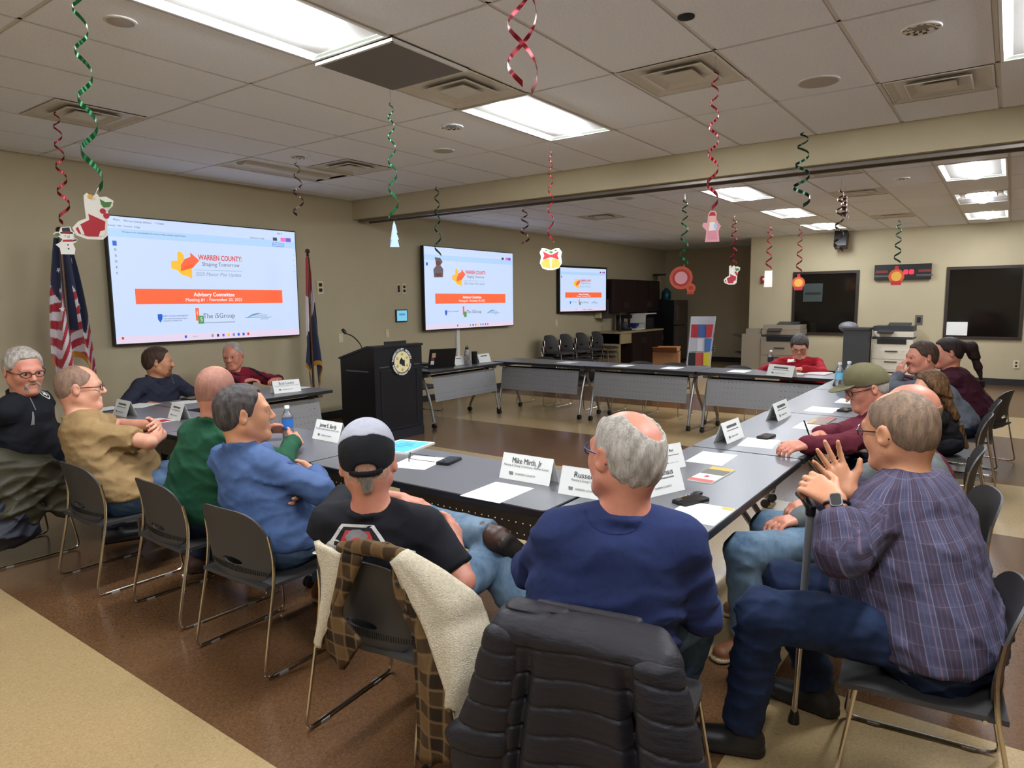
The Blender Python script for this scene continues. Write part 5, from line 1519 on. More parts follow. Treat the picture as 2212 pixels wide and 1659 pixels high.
# --- long brown hair
hd = onx(2008, 838, 5.86)
lk = [((-.05, .03, .0), (-.13, .05, -.22), .06, .05), ((-.06, -.03, .0), (-.14, -.04, -.24), .06, .05), ((-.13, .0, -.20), (-.20, .02, -.46), .055, .018), ((.0, .07, .02), (-.04, .085, -.16), .03, .025), ((.0, -.07, .02), (-.04, -.085, -.16), .03, .025)]
PEOPLE['girl'] = person('woman with long brown hair in a black top at the right row', (5.98, .34), hd, 92, 118, -8, 0, 1.02, syaw=98, fat=.92, w=.9, scale=.93, skin=SK1, res=.009,
    shirt=cloth_mat('blacktop', (22, 20, 22)), pants=J_BLK, shoe=SH_BLK, seed=11, hair=dict(mat=H_LONG, th=.014, amp=.002, locks=lk, line=((.095, .085), (.060, .070), (.035, .010), (.0, -.04), (-.12, -.09)), res=.007),
    arms={1: dict(wrist=V(5.75, .86, .76)), -1: dict(wrist=V(6.1, .86, .76))})
# --- brown-haired man resting face on hand
hd = onx(1990, 772, 6.82)
PEOPLE['brown'] = person('brown-haired man in a grey shirt resting his face on his hand', (6.86, .30), hd, 92, 125, -4, 0, 1.14, syaw=100, fat=1.1, skin=SK2, res=.009,
    shirt=cloth_mat('greyblue', (88, 92, 100)), pants=J_NAVY, shoe=SH_BLK, seed=12, hair=dict(mat=H_BRN, th=.010, amp=.002, line=SHORT),
    arms={1: dict(elbow=V(6.48, .80, .78), wrist=hd+V(-.10, .15, -.16), dir=(.1, -.1, 1), n=(-.5, .6, .1), curl=(.6, .7, .7, .7)), -1: dict(wrist=V(6.8, .86, .76))})
# --- maroon top and ponytail
hd = onx(2046, 762, 7.50)
PEOPLE['pony'] = person('woman in a maroon top with a dark ponytail at the end of the right row', (7.66, .24), hd, 84, 108, -6, 0, 1.14, syaw=95, fat=1.34, w=1.04, belly=.6, skin=SK2, res=.009,
    shirt=cloth_mat('plum', (66, 26, 40)), pants=J_BLK, shoe=SH_BLK, seed=13,
    hair=dict(mat=H_DARK, th=.011, amp=.0015, line=SHORT, locks=[((-.10, 0, .05), (-.17, -.01, .03), .035, .045), ((-.17, -.01, .03), (-.22, -.03, -.14), .045, .040), ((-.22, -.03, -.14), (-.25, -.04, -.30), .04, .015)], res=.007),
    arms={1: dict(wrist=V(7.35, .86, .77)), -1: dict(wrist=V(7.75, .88, .76))})
# --- red top, looking down
hd = onx(1727, 748, 8.52)
PEOPLE['redw'] = person('woman with short dark hair in a red top reading at the far table', (8.62, 1.97), hd, 184, 192, -24, 0, 1.10, syaw=186, sup=.03, fat=1.15, w=1.12, skin=SK1, res=.009,
    shirt=cloth_mat('red', (150, 18, 32)), pants=J_NAVY, shoe=SH_BLK, collar='polo', seed=14, glasses=GL_BLK, hair=dict(mat=H_DKG, th=.016, amp=.0018, line=((.100, .060), (.060, .052), (.040, .000), (.012, -.020), (-.020, -.03), (-.060, -.065), (-.12, -.075))),
    arms={1: dict(wrist=V(8.14, 1.86, .765), pole=(.2, -.9, -.4), dir=(-.3, .9, 0), curl=(.5, .5, .6, .6)), -1: dict(wrist=V(8.12, 2.18, .765), pole=(.2, .9, -.4), dir=(-.6, -.8, 0), curl=(.6, .6, .7, .7))})
# --- slate quarter-zip
hd = ony(342, 782, 6.56)
PEOPLE['slate'] = person('man in a slate quarter-zip turned in profile below the large display', (3.25, 6.72), hd, -88, -30, -2, 0, 1.16, syaw=-80, sup=.03, fat=1.1, w=1.08, skin=SK3, res=.008,
    shirt=cloth_mat('slate', (46, 48, 64)), pants=J_NAVY, shoe=SH_BLK, collar='zip', seed=15, hair=dict(mat=H_BRN, th=.013, amp=.0018, line=((.092, .085), (.060, .076), (.040, .022), (.012, -.01), (-.020, -.02), (-.060, -.070), (-.12, -.085))), beard=dict(mat=hair_mat('beardbrown', (122, 84, 66), (98, 66, 52)), th=.0),
    arms={1: dict(wrist=V(3.55, 6.35, .66), dir=(-.3, -1, 0)), -1: dict(wrist=V(3.02, 6.35, .66), dir=(.4, -1, 0))})
# --- red striped sweater
hd = ony(503, 768, 6.62)
def stripe(c, d):
    z = (c-d['hip']) @ d['tu']+.12*np.sin(((c-d['hip']) @ d['sl'])*4)
    return ((np.mod(z-.03, .125) < .022) & (z > .1)).astype(int)
M_RSW = cloth_mat('redsweater', (118, 22, 42)); M_RST = cloth_mat('sweaterstripe', (34, 22, 34))
PEOPLE['red'] = person('grey-haired man in a red striped sweater talking below the large display', (4.04, 6.76), hd, -95, -142, -10, 4, 1.16, syaw=-100, sup=.03, fat=1.22, w=1.06, belly=.4, skin=SK2, res=.008,
    shirt=M_RSW, shirt_mats=[M_RSW, M_RST], shirt_mi=stripe, pants=J_NAVY, shoe=SH_BLK, collar='crew', seed=16, hair=dict(mat=H_SILV, th=.006, amp=.0015, line=((.092, .100), (.060, .085), (.040, .030), (.012, .004), (-.020, -.012), (-.060, -.060), (-.12, -.075)), bald=[((.08, 0, .11), (.05, .05, .04))]),
    arms={1: dict(wrist=V(4.25, 6.10, .78), pole=(.8, .3, -.5), dir=(-.9, -.4, .1), curl=(.6, .6, .7, .7)), -1: dict(wrist=V(3.86, 6.12, .80), pole=(-.8, .3, -.5), dir=(.9, -.3, .1), curl=(.6, .6, .7, .7))})
# --- black pullover at the left edge
hd = onx(52, 800, 1.60)
PEOPLE['blackpull'] = person('grey-haired man with glasses and goatee in a black pullover at the left edge', (1.60, 5.02), hd, -24, -86, -10, 2, 1.14, syaw=-48, sup=.02, fat=1.24, belly=.5, w=1.05, skin=SK2, res=.007,
    shirt=cloth_mat('blackpullover', (20, 21, 27)), pants=J_NAVY, shoe=SH_BLK, collar='zip', seed=17, glasses=GL_BLK, hair=dict(mat=H_SILV, th=.012, amp=.0018, line=((.096, .082), (.060, .074), (.040, .020), (.012, .0), (-.020, -.012), (-.060, -.060), (-.12, -.075))), beard=dict(mat=hair_mat('goatee', (176, 150, 136), (150, 124, 110)), th=.0008),
    arms={-1: dict(wrist=onx(52, 932, 1.72), pole=(-.8, -.3, -.5), dir=(.75, -.5, -.25), n=(.1, -.35, .9), curl=(.45, .5, .55, .6), spread=.12), 1: dict(wrist=V(2.0, 5.1, .64), dir=(.8, -.4, -.1))})
# ================================================================ HEADGEAR, PRINTS AND SMALL THINGS WORN
from mathutils.bvhtree import BVHTree
def cap_mesh(pk, tilt, mats, two_tone=None, back_hole=False, billm=None):
    d = PEOPLE[pk]; hp, R, hs, O = d['hp'], d['R'], d['hs'], d['O']; root = d['root']
    Rt = R @ rotm(0, math.radians(tilt))
    F = Field()
    F.ell(hp(-.012, 0, .036), V(.113, .090, .101)*hs, Rt, .01)
    F.ell(hp(.020, 0, .070), V(.085, .080, .075)*hs, Rt, .03)
    c0 = hp(0, 0, .012 if back_hole else .022)
    def fn(D, X, Y, Z):
        z = (Rt[0, 2]*(X-c0[0])+Rt[1, 2]*(Y-c0[1])+Rt[2, 2]*(Z-c0[2]))
        return np.maximum(D, -z)
    F.post.append(fn)
    if back_hole: F.ell(c0+Rt @ V(-.125, 0, .016)*hs, V(.05, .036, .022)*hs, Rt, .004, 's')
    P, Fc = F.run(.005)
    link('cap', np_mesh('cap', P-O, Fc, mats[0]), root)
    if two_tone is not None:
        F2 = Field()
        F2.ell(hp(-.012, 0, .036), V(.1145, .0915, .1025)*hs, Rt, .01); F2.ell(hp(.020, 0, .070), V(.0865, .0815, .0765)*hs, Rt, .03)
        h0 = hp(0, 0, 0)
        def fn2(D, X, Y, Z):
            dx, dy, dz = X-h0[0], Y-h0[1], Z-h0[2]
            x = Rt[0, 0]*dx+Rt[1, 0]*dy+Rt[2, 0]*dz; y = Rt[0, 1]*dx+Rt[1, 1]*dy+Rt[2, 1]*dz; z = Rt[0, 2]*dx+Rt[1, 2]*dy+Rt[2, 2]*dz
            return np.maximum(D, (two_tone+.45*np.minimum(np.abs(y), .03)-(x+z))*.7)
        F2.post.append(fn2); F2.post.append(fn)
        P, Fc = F2.run(.0045); link('cap_front', np_mesh('cap_front', P-O, Fc, mats[1]), root)
    F = Field(); F.ell(hp(.115, 0, .038), V(.085, .078, .0075)*hs, R @ rotm(0, math.radians(tilt-12)), .005)
    P, Fc = F.run(.005); link('cap_bill', np_mesh('cap_bill', P-O, Fc, billm or mats[0]), root)
    if back_hole:
        F = Field()
        pts = [c0+Rt @ V(-.012-.108*math.cos(a), .086*math.sin(a), .004)*hs for a in np.linspace(-.6, .6, 9)]
        for a, b in zip(pts, pts[1:]): F.cone(a, b, .005, .005, .003, Rt[:, 2], 2.0)
        P, Fc = F.run(.004); link('cap_strap', np_mesh('cap_strap', P-O, Fc, mats[0]), root)
M_CAPB = cloth_mat('capblack', (22, 22, 25)); M_CAPG = cloth_mat('capgrey', (168, 168, 176)); M_OLIV = cloth_mat('capolive', (104, 98, 70))
cap_mesh('cap', 13, [M_CAPB, M_CAPG], .060, True, M_CAPB)
cap_mesh('maroon', 6, [M_OLIV], None, False, M_OLIV)
# tuft of grey hair below the cap strap
d = PEOPLE['cap']; F = Field(); hp = d['hp']
for y in (-.018, -.006, .008, .02): F.cone(hp(-.103, y*.7, -.022), hp(-.095, y*.5, -.075), .011, .004, .006)
P, Fc = F.run(.004); link('hair_tuft', np_mesh('hair_tuft', P-d['O'], Fc, H_GREY), d['root'])

_bv = {}
def cloth_hit(pk, part, px_, py_):
    d = PEOPLE[pk]; key = (pk, part)
    if key not in _bv:
        o = [c for c in d['root'].children if c.name.split('.')[0] == part][0]; me = o.data
        _bv[key] = BVHTree.FromPolygons([v.co+Vector(d['O']) for v in me.vertices], [tuple(p.vertices) for p in me.polygons])
    loc, n, i, dd = _bv[key].ray_cast(Vector(EYE), Vector(sight(px_, py_)).normalized())
    return loc, n
def decal(pk, part, px_, py_, polys, name, up=(0, 0, 1), th=.0025, lift=.004, normal=None):
    """cloth print: outlines (in metres, x right / y up as seen) laid onto the garment"""
    loc, n = cloth_hit(pk, part, px_, py_)
    if loc is None: return
    if normal is not None: n = Vector(normal).normalized()
    upv = Vector(up); upv = (upv-n*upv.dot(n)).normalized(); rt = upv.cross(n)
    bv = _bv[(pk, part)]; d = PEOPLE[pk]
    for pts, m, lv in polys:
        bm = bmesh.new(); vs = [bm.verts.new((p[0], p[1], 0)) for p in pts]; f = bm.faces.new(vs)
        bmesh.ops.triangulate(bm, faces=[f])
        for _ in range(2): bmesh.ops.subdivide_edges(bm, edges=[e for e in bm.edges if e.calc_length() > .012], cuts=1, use_grid_fill=False); bmesh.ops.triangulate(bm, faces=bm.faces[:])
        for v in bm.verts:
            w_ = loc+rt*v.co.x+upv*v.co.y
            h, hn, i, dd = bv.ray_cast(w_+n*.08, -n, .2)
            q = (h if h is not None else w_)+n*(lift*.5+.0012*lv)
            v.co = q-Vector(d['O'])
        me = bpy.data.meshes.new(name); bm.normal_update(); bm.to_mesh(me); bm.free(); me.materials.append(m)
        link(name, me, d['root'])
def ngon(r, n, a0=0, cx=0, cy=0, sy=1): return [(cx+r*math.cos(a0+2*PI*k/n), cy+sy*r*math.sin(a0+2*PI*k/n)) for k in range(n)]
M_PRW = mat('print_white', (220, 216, 210), .8); M_PRR = mat('print_red', (190, 52, 56), .8); M_PRG = mat('print_grey', (128, 124, 122), .8); M_PRB = mat('print_black', (24, 24, 28), .8)
gear = []
for k in range(20):
    r = .052 if k % 4 in (0, 1) else .038
    gear.append((r*math.cos(k*PI/20*1.0), r*math.sin(k*PI/20)))
gear = [(p[0], p[1]-.01) for p in gear]+[(-.052, -.03), (.052, -.03)]
hexa = [(-.155, -.035), (-.105, .0), (-.06, .058), (.06, .058), (.105, .0), (.20, -.025), (.20, -.048), (-.155, -.048)]
inn = [(-.10, -.035), (-.085, .005), (-.052, .048), (.052, .048), (.085, .005), (.14, -.02), (.14, -.04)]
redp = [(-.075, -.025), (-.045, .036), (.045, .036), (.075, -.025)]
decal('cap', 'shirt', 770, 1170, [(hexa, M_PRW, 0), (inn, M_PRB, 1), (redp, M_PRR, 2), (gear, M_PRG, 3), (ngon(.022, 12, 0, 0, -.008), M_PRR, 4)], 'back_print')
decal('blackpull', 'shirt', 96, 852, [(ngon(.040, 18), M_PRW, 0), (ngon(.032, 16), M_PRB, 1), ([(.024*(1 if k % 2 else .5)*math.cos(k*PI/5), .024*(1 if k % 2 else .5)*math.sin(k*PI/5)) for k in range(10)], M_PRW, 2)], 'chest_emblem')
decal('blackpull', 'shirt', 62, 850, [([(-.003, -.11), (.003, -.11), (.003, .05), (-.003, .05)], M_PRG, 0)], 'zipper')
decal('blackpull', 'shirt', 72, 900, [([(-.02, -.05), (.004, -.05), (.004, .03), (-.004, .03)], M_PRG, 1)], 'lanyard')
decal('blue', 'shirt', 628, 1000, [(ngon(.016, 8), mat('embroidery_navy', (36, 48, 100), .8), 0), (ngon(.010, 5, .5, .012, -.018), MATS['embroidery_navy'], 0)], 'sleeve_emblem')
decal('redw', 'shirt', 1710, 779, [([(-.045, -.028), (.045, -.01), (.045, .035), (-.045, .02)], mat('sticker_white', (236, 232, 230), .6), 0), ([(-.040, .012), (.040, .024), (.040, .033), (-.040, .02)], M_PRR, 1)], 'name_sticker')
decal('plaid', 'shirt', 2082, 1015, [([(-.012, -.006), (.012, -.006), (.012, .006), (-.012, .006)], M_PRW, 0)], 'loop_tag')
decal('red', 'shirt', 497, 800, [([(-.03, -.012), (.03, -.006), (.03, .010), (-.03, .006)], M_PRW, 0)], 'name_sticker')
pts = [(.085*math.cos(a), .075*math.sin(a)) for a in np.linspace(PI*1.08, PI*1.92, 15)]+[(.082*math.cos(a), .072*math.sin(a)) for a in np.linspace(PI*1.92, PI*1.08, 15)]
decal('navy', 'shirt', 1325, 1098, [(pts, cloth_mat('navystitch', (28, 38, 88)), 0)], 'neck_stitch')
decal('slate', 'shirt', 372, 818, [([(-.003, -.05), (.003, -.05), (.003, .05), (-.003, .05)], M_PRG, 0)], 'zipper')
# belt and watch
d = PEOPLE['plaid']; s_, e_, w_, a = d['armj'][1]
dr = unit(w_-e_); c = w_-dr*.012; u = unit(np.cross(dr, V(0, 0, 1))); v_ = np.cross(dr, u)
O = d['O']
MB().tube([tuple(c+(u*math.cos(t)*.036+v_*math.sin(t)*.032)-O) for t in np.linspace(0, 2*PI, 20)[:-1]], .0055, 6, True).build('watch_band', M_BLACK, d['root'], True)
toC = unit(EYE-c); toC = unit(toC-dr*np.dot(toC, dr)); q = c+toC*.037-O
Mw = Matrix([[*np.append([unit(np.cross(dr, toC))[i], dr[i], toC[i]], 0)] for i in range(3)]+[[0, 0, 0, 1]]); Mw.translation = Vector(q)
o = MB().rbox((0, 0, 0), (.036, .042, .013), .010).build('watch_case', M_STEEL, d['root'], True); o.matrix_local = Mw
o = MB().rbox((0, 0, .0075), (.029, .035, .003), .007).build('watch_face', M_BLACK, d['root'], True); o.matrix_local = Mw
# cane held by the man in plaid
cb = onz(1714, 1560, 0.0); ct = ondepth(1752, 1088, 2.20)
M_CANE = mat('cane_grey', (124, 123, 124), .5, .15)
cn = thing('walking_cane', 'grey metal walking cane with black rubber tip held by the man in plaid', 'cane', tuple(cb))
dv = ct-cb
MB().tube([tuple(dv*.03), tuple(dv*.42)], .0105, 10).build('lower_shaft', M_CHROME, cn, True); MB().tube([tuple(dv*.40), tuple(dv*.96)], .0125, 10).build('upper_shaft', M_CANE, cn, True)
MB().tube([tuple(dv*.0), tuple(dv*.03), tuple(dv*.06)], [.021, .019, .013], 12).build('rubber_tip', M_BLACK, cn, True)
MB().tube([tuple(dv*.955), tuple(dv*.985+V(.004, .0, 0)), tuple(dv+V(.018, .022, .012)), tuple(dv+V(.045, .05, .016))], [.016, .018, .017, .013], 10).build('grip', M_BLACK, cn, True)
MB().tube([tuple(dv*.395), tuple(dv*.42)], .015, 10).build('collar', M_BLACK, cn, True)

# ================================================================ COATS ON CHAIRS
def local_thing_mesh(F, h, name, m, root, mi=None):
    P, Fc = F.run(h); return link(name, np_mesh(name, P, Fc, m, mi), root)
pj = thing('puffer_jacket', 'black quilted puffer jacket hung over the chair behind the navy sweatshirt', 'jacket', (1.72, .88, 0), math.radians(9)); pj.scale = (1, 1, .88)
M_PUFF = mat('puffer_nylon', (33, 30, 34), .55, bump=(26, .55, .010), spec=.3, stretch=(1, .5, 1.4))
def quilt(per, ph=0.0, amp=.011):
    def fn(D, X, Y, Z):
        zz = Z+.10*np.abs(Y)**1.5+.012*np.sin(11*Y)
        f = np.abs(np.mod(zz/per+ph, 1.0)-.5)*2
        D = D+amp*np.exp(-((1-f)*per/2/.0038)**2)*.5-.0012*(1-f**2)
        yv = np.abs(Y)-.125-.10*np.clip(.78-Z, 0, 1)
        D = D+.024*np.exp(-(yv/.018)**2)*np.clip((.80-Z)*5, 0, 1)
        return D+.016*np.sin(19*Y+2*Z+.8*np.sin(5*Z)+.5)*np.clip(1-np.abs(Y)*1.2, .3, 1)*np.clip((.86-Z)*3, 0, 1)
    return fn
F = Field()
F.cone((-.305, 0, .765), (-.325, 0, .06), .034, .046, .02, (0, 1, 0), 6.0)
F.cone((-.285, -.205, .785), (-.285, .205, .79), .040, .040, .06)
F.cone((-.245, -.18, .815), (-.25, .20, .82), .028, .028, .05)
F.post.append(quilt(.085)); local_thing_mesh(F, .0055, 'jacket_back', M_PUFF, pj)
for s in (-1, 1):
    F = Field(); F.cone((-.315, s*.205, .765), (-.335, s*.285, .42), .036, .050, .03, (-.3, 1, 0), 1.7); F.cone((-.335, s*.285, .42), (-.325, s*.310, .06), .050, .046, .03, (-.3, 1, 0), 1.7)
    F.post.append(quilt(.085, .3)); local_thing_mesh(F, .0055, 'sleeve', M_PUFF, pj)
F = Field(); F.cone((-.235, -.13, .84), (-.237, .14, .835), .016, .016, .02, (0, 0, 1), 1.2); local_thing_mesh(F, .008, 'collar', M_PUFF, pj)

def check_mat(name, base, dark, light, sc):
    m = bpy.data.materials.new(name); m.use_nodes = True; nt = m.node_tree; b = nt.nodes['Principled BSDF']; b.inputs['Roughness'].default_value = .9; b.inputs['Specular IOR Level'].default_value = .15
    tc = nt.nodes.new('ShaderNodeTexCoord'); prev = None
    for ax_, col, s2, lo, hi in (('Y', dark, 1.0, .45, .75), ('Z', dark, 1.0, .45, .75), ('Y', light, 2.0, .90, .97), ('Z', light, 2.0, .90, .97)):
        wv = nt.nodes.new('ShaderNodeTexWave'); wv.bands_direction = ax_; wv.inputs['Scale'].default_value = sc*s2; nt.links.new(tc.outputs['Object'], wv.inputs['Vector'])
        r = nt.nodes.new('ShaderNodeMapRange'); r.inputs['From Min'].default_value = lo; r.inputs['From Max'].default_value = hi; r.inputs['To Max'].default_value = .62; nt.links.new(wv.outputs['Fac'], r.inputs['Value'])
        mx = nt.nodes.new('ShaderNodeMix'); mx.data_type = 'RGBA'; nt.links.new(r.outputs['Result'], mx.inputs['Factor'])
        if prev is None: mx.inputs[6].default_value = lin(base)
        else: nt.links.new(prev, mx.inputs[6])
        mx.inputs[7].default_value = lin(col); prev = mx.outputs[2]
    nt.links.new(prev, b.inputs['Base Color'])
    return m
M_FLAN = check_mat('brown_flannel', (100, 76, 48), (18, 15, 14), (112, 90, 62), 3.2)
M_SHER = mat('sherpa_fleece', (206, 194, 168), .95, var=(120, .14), bump=(230, .8, .008), spec=.1)
fc = thing('flannel_coat', 'brown plaid coat with cream fleece lining draped over the capped man chair', 'coat', (1.42, 1.74, 0))
O = V(1.42, 1.74, 0)
def edge(pts, xs, n):
    pts = np.array(pts, float); t = np.linspace(0, 1, len(pts)); q = np.linspace(0, 1, n)
    X = np.interp(q, t, pts[:, 0]); Y = np.interp(q, t, pts[:, 1]); Z = np.interp(q, np.linspace(0, 1, len(xs)), xs)
    return [onx(a, b, c) for a, b, c in zip(X, Y, Z)]
def drape(name, left, right, xl, xr, m, th, bulge, rip, nu=16, nv=26):
    A, B = edge(left, xl, nv), edge(right, xr, nv); G = []
    for i in range(nv):
        row = []
        for j in range(nu):
            s = j/(nu-1); p = A[i]*(1-s)+B[i]*s
            p = p+V(-1, 0, 0)*(bulge*math.sin(PI*s)+rip*math.sin(9*s+5*i/nv)*.6)+V(0, 1, 0)*rip*.5*math.sin(14*i/nv+3*s)
            row.append(p-O)
        G.append(row)
    MB().sheet(G, th).build(name, m, fc, 'all')
drape('fleece_panel', [(866, 1202), (884, 1262), (915, 1330), (942, 1405), (966, 1492), (984, 1572)], [(880, 1196), (958, 1240), (1036, 1292), (1054, 1352), (1046, 1430), (990, 1582)], (1.42, 1.41, 1.40), (1.43, 1.52, 1.46), M_SHER, .022, .03, .010)
drape('fleece_panel', [(690, 1166), (705, 1225), (706, 1290), (699, 1340), (693, 1388)], [(748, 1194), (740, 1250), (724, 1310), (708, 1360), (696, 1392)], (1.42, 1.41, 1.40), (1.42, 1.41, 1.40), M_SHER, .02, .01, .004, 8)
drape('flannel_shell', [(854, 1202), (866, 1290), (893, 1370), (905, 1470), (900, 1560), (906, 1640)], [(868, 1204), (894, 1290), (925, 1372), (962, 1490), (988, 1575), (978, 1648)], (1.41, 1.395, 1.40), (1.41, 1.40, 1.39), M_FLAN, .012, .006, .012, 10)
drape('flannel_shell', [(746, 1192), (728, 1280), (702, 1350), (700, 1390), (742, 1442)], [(788, 1200), (748, 1285), (738, 1330), (786, 1388), (750, 1440)], (1.41, 1.40, 1.42), (1.41, 1.40, 1.42), M_FLAN, .012, .004, .006, 8)
F = Field()
cp_ = [onx(738, 1186, 1.425), onx(790, 1182, 1.41), onx(835, 1190, 1.41), onx(872, 1204, 1.425)]
for a, b in zip(cp_, cp_[1:]): F.cone(a, b, .020, .020, .01, (0, 0, 1), 1.3)
P, Fc = F.run(.007); link('collar', np_mesh('collar', P-O, Fc, M_FLAN), fc)
for a, b in ((858, 1262), (872, 1318), (886, 1375)):
    p = onx(a, b, 1.378)-O; MB().ball(tuple(p), (.003, .009, .009), 10, 6).build('button', M_DARK, fc, True)

oc = thing('olive_coat', 'dark olive quilted coat bundled on the chair at the left edge', 'coat', (1.56, 5.02, 0), 0); oc.scale = (1, 1, .92)
F = Field(); F.cone((-.22, -.25, .72), (.02, -.27, .62), .075, .085, .05); F.cone((.02, -.27, .62), (.16, -.28, .34), .09, .085, .05, (1, 0, .2), 1.3); F.cone((-.22, -.25, .70), (-.10, -.30, .36), .09, .09, .05, (1, 0, 0), 1.4); F.cone((-.27, -.2, .74), (-.28, .2, .72), .06, .06, .04)
F.post.append(folds(.016, 21, .55)); local_thing_mesh(F, .009, 'coat_body', mat('olive_nylon', (56, 52, 34), .6, bump=(60, .25, .004)), oc)
F = Field(); F.cone((-.26, -.24, .60), (-.14, -.30, .24), .085, .09, .05, (1, 0, 0), 1.5); F.cone((-.30, .0, .70), (-.31, .0, .22), .05, .06, .05, (0, 1, 0), 3.5); F.post.append(folds(.014, 22, .6)); local_thing_mesh(F, .009, 'lining', mat('navy_lining', (26, 28, 40), .6), oc)

# ================================================================ ON THE TABLES
M_PAPER = mat('white_paper', (228, 228, 222), .75); M_PRT = mat('grey_print', (120, 120, 120), .7); M_INK = mat('ink_black', (26, 26, 28), .7)
def tent(bl, br, name, where, h=.125, small_txt=True, sub='Planning & Zoning Commission, Warren County'):
    A, B = onz(*bl, TZ), onz(*br, TZ); c = (A+B)/2; L = np.linalg.norm(B-A); u = (B-A)/L
    n = V(u[1], -u[0], 0)
    if np.dot(n, -c*V(1, 1, 0)) < 0: n = -n
    t = thing('name_card', 'white folded name card '+where, 'name card', (c[0], c[1], TZ), math.atan2(u[1], u[0]), 'folded name cards')
    # local x along u; facing side is local -y (when n is to the right of u)
    s = -1 if np.dot(n, V(-u[1], u[0], 0)) < 0 else 1
    lean = .042; hz = math.sqrt(h*h-lean*lean)
    for sg, y0_ in ((0, 0), (1, 1)):
        ya, yb = (0, -s*lean) if sg == 0 else (-s*2*lean, -s*lean)
        G = [[(-L/2, ya, .001), (L/2, ya, .001)], [(-L/2, yb, hz), (L/2, yb, hz)]]
        MB().sheet(G, .0012 if (s < 0) == (sg == 0) else -.0012).build('card_panel', M_PAPER, t)
    tl = math.atan2(hz, lean)
    if s < 0: rot = (tl, 0, 0)
    else: rot = (PI-tl, 0, PI); rot = (tl, 0, PI)
    def put(txt, f, size, m, **k):
        y = -s*lean*f; z = hz*f; off = .0022
        return letters(txt, size, m, t, (0, y+s*off*math.sin(tl), z+off*math.cos(tl)), rot, depth=.0002, **k)
    def bar(f, wd, hh, m):
        o = MB().box((0, 0, 0), (L*wd, L*hh, .0006)).build('print_band', m, t); o.location = (0, -s*lean*f+s*.0018*math.sin(tl), hz*f+.0018*math.cos(tl)); o.rotation_euler = rot
    if name: put(name, .74, L*.135, M_INK, sx=min(1.0, 11/len(name)))
    else: bar(.74, .55, .055, mat('smudged_ink', (92, 92, 92), .7))
    if small_txt:
        if sub: put(sub, .56, L*.050, M_PRT, sx=.9)
        else: bar(.56, .62, .018, M_PRT)
        put('  WARREN COUNTY', .25, L*.046, M_PRT)
        o = MB().box((-L*.27, 0, 0), (L*.075, L*.05, .0006)).box((-L*.295, L*.012, 0), (L*.04, L*.03, .0008)).build('card_logo', M_PRT, t); y = -s*lean*.26; o.location = (0 if s < 0 else 0, y+s*.002*math.sin(tl), hz*.26+.002*math.cos(tl)); o.rotation_euler = rot
    return t
tent((674, 947), (730, 958), 'James E. Bardy', 'reading James E. Bardy beside the capped man')
tent((1078, 1032), (1186, 1051), 'Mike Mirth, Jr', 'reading Mike Mirth, Jr on the near table')
tent((1205, 1066), (1320, 1086), 'Russell K', 'reading Russell, half hidden by the navy sweatshirt', sub='Planning & Zoning Commission')
tent((1388, 1080), (1480, 1058), 'Joe Gildehaus', 'reading Joe Gildehaus beside the keys', sub=None)
tent((1434, 1018), (1482, 1008), 'Art', 'just behind the Joe Gildehaus card', sub=None)
tent((1571, 960), (1608, 944), '', 'near the hands of the man in maroon', sub=None)
tent((1681, 911), (1710, 897), '', 'left of the yellow brochure', sub=None)
tent((1818, 834), (1832, 826), '', 'beside the water bottles on the right row', small_txt=False)
tent((1655, 810), (1711, 816), '', 'in front of the woman in red', h=.13, sub=None)
tent((593, 851), (651, 845), 'Bob Lewis', 'reading Bob Lewis near the lectern')
tent((243, 895), (272, 902), '', 'in front of the man in the tan shirt', sub=None)
tent((362, 903), (388, 910), '', 'beside the man in green', sub=None)
tent((984, 790), (1004, 787), '', 'behind the patterned steel bottle', small_txt=False)
tent((1036, 784), (1061, 781), '', 'beside the black tumbler', small_txt=False)
def sheet_obj(name, label, cat, px_, deg, w_, h_, m=None, z=0.0, th=.0012, group='papers on the tables', prints=True):
    p = onz(px_[0], px_[1], TZ+z); t = thing(name, label, cat, (p[0], p[1], TZ+z), math.radians(deg), group)
    MB().box((0, 0, th/2), (w_, h_, th)).build('sheet', m or M_PAPER, t)
    if prints:
        g = MB(); g.box((-w_*.28, h_*.40, th+.0002), (w_*.2, .012, .0003))
        for k in range(7): g.box((0, h_*(.26-.09*k), th+.0002), (w_*(.78 if k % 3 else .6), .0022, .0003))
        g.build('print_lines', mat('faint_print', (204, 204, 199), .7), t)
    return t
sheet_obj('paper_sheet', 'white agenda sheet in front of the Mike Mirth card', 'paper', (1075, 1063), -88, .21, .27)
sheet_obj('paper_sheet', 'white sheet under the folded reading glasses', 'paper', (905, 999), -75, .21, .27)
sheet_obj('paper_sheet', 'white sheet with a yellow corner at the near table edge', 'paper', (1512, 1108), 0, .25, .20)
sheet_obj('paper_sheet', 'white sheet lying beyond the tri-colour brochure', 'paper', (1538, 990), 2, .28, .19)
sheet_obj('paper_sheet', 'white sheet under the hands of the man in maroon', 'paper', (1640, 957), 5, .27, .19)
sheet_obj('paper_sheet', 'white sheet right of the writing hands', 'paper', (1755, 921), 0, .27, .19)
sheet_obj('paper_sheet', 'white sheet in the middle of the right row', 'paper', (1775, 885), 0, .28, .20)
sheet_obj('paper_sheet', 'white sheet nearest the bald head on the right row', 'paper', (1838, 867), 0, .28, .20)
for q, (a, b) in enumerate(((1226, 783), (1346, 790), (1452, 795), (1596, 802))):
    sheet_obj('paper_sheet', ['first', 'second', 'third', 'fourth'][q]+' white sheet along the far row counted from the lectern', 'paper', (a, b), 90, .21, .28, prints=False)
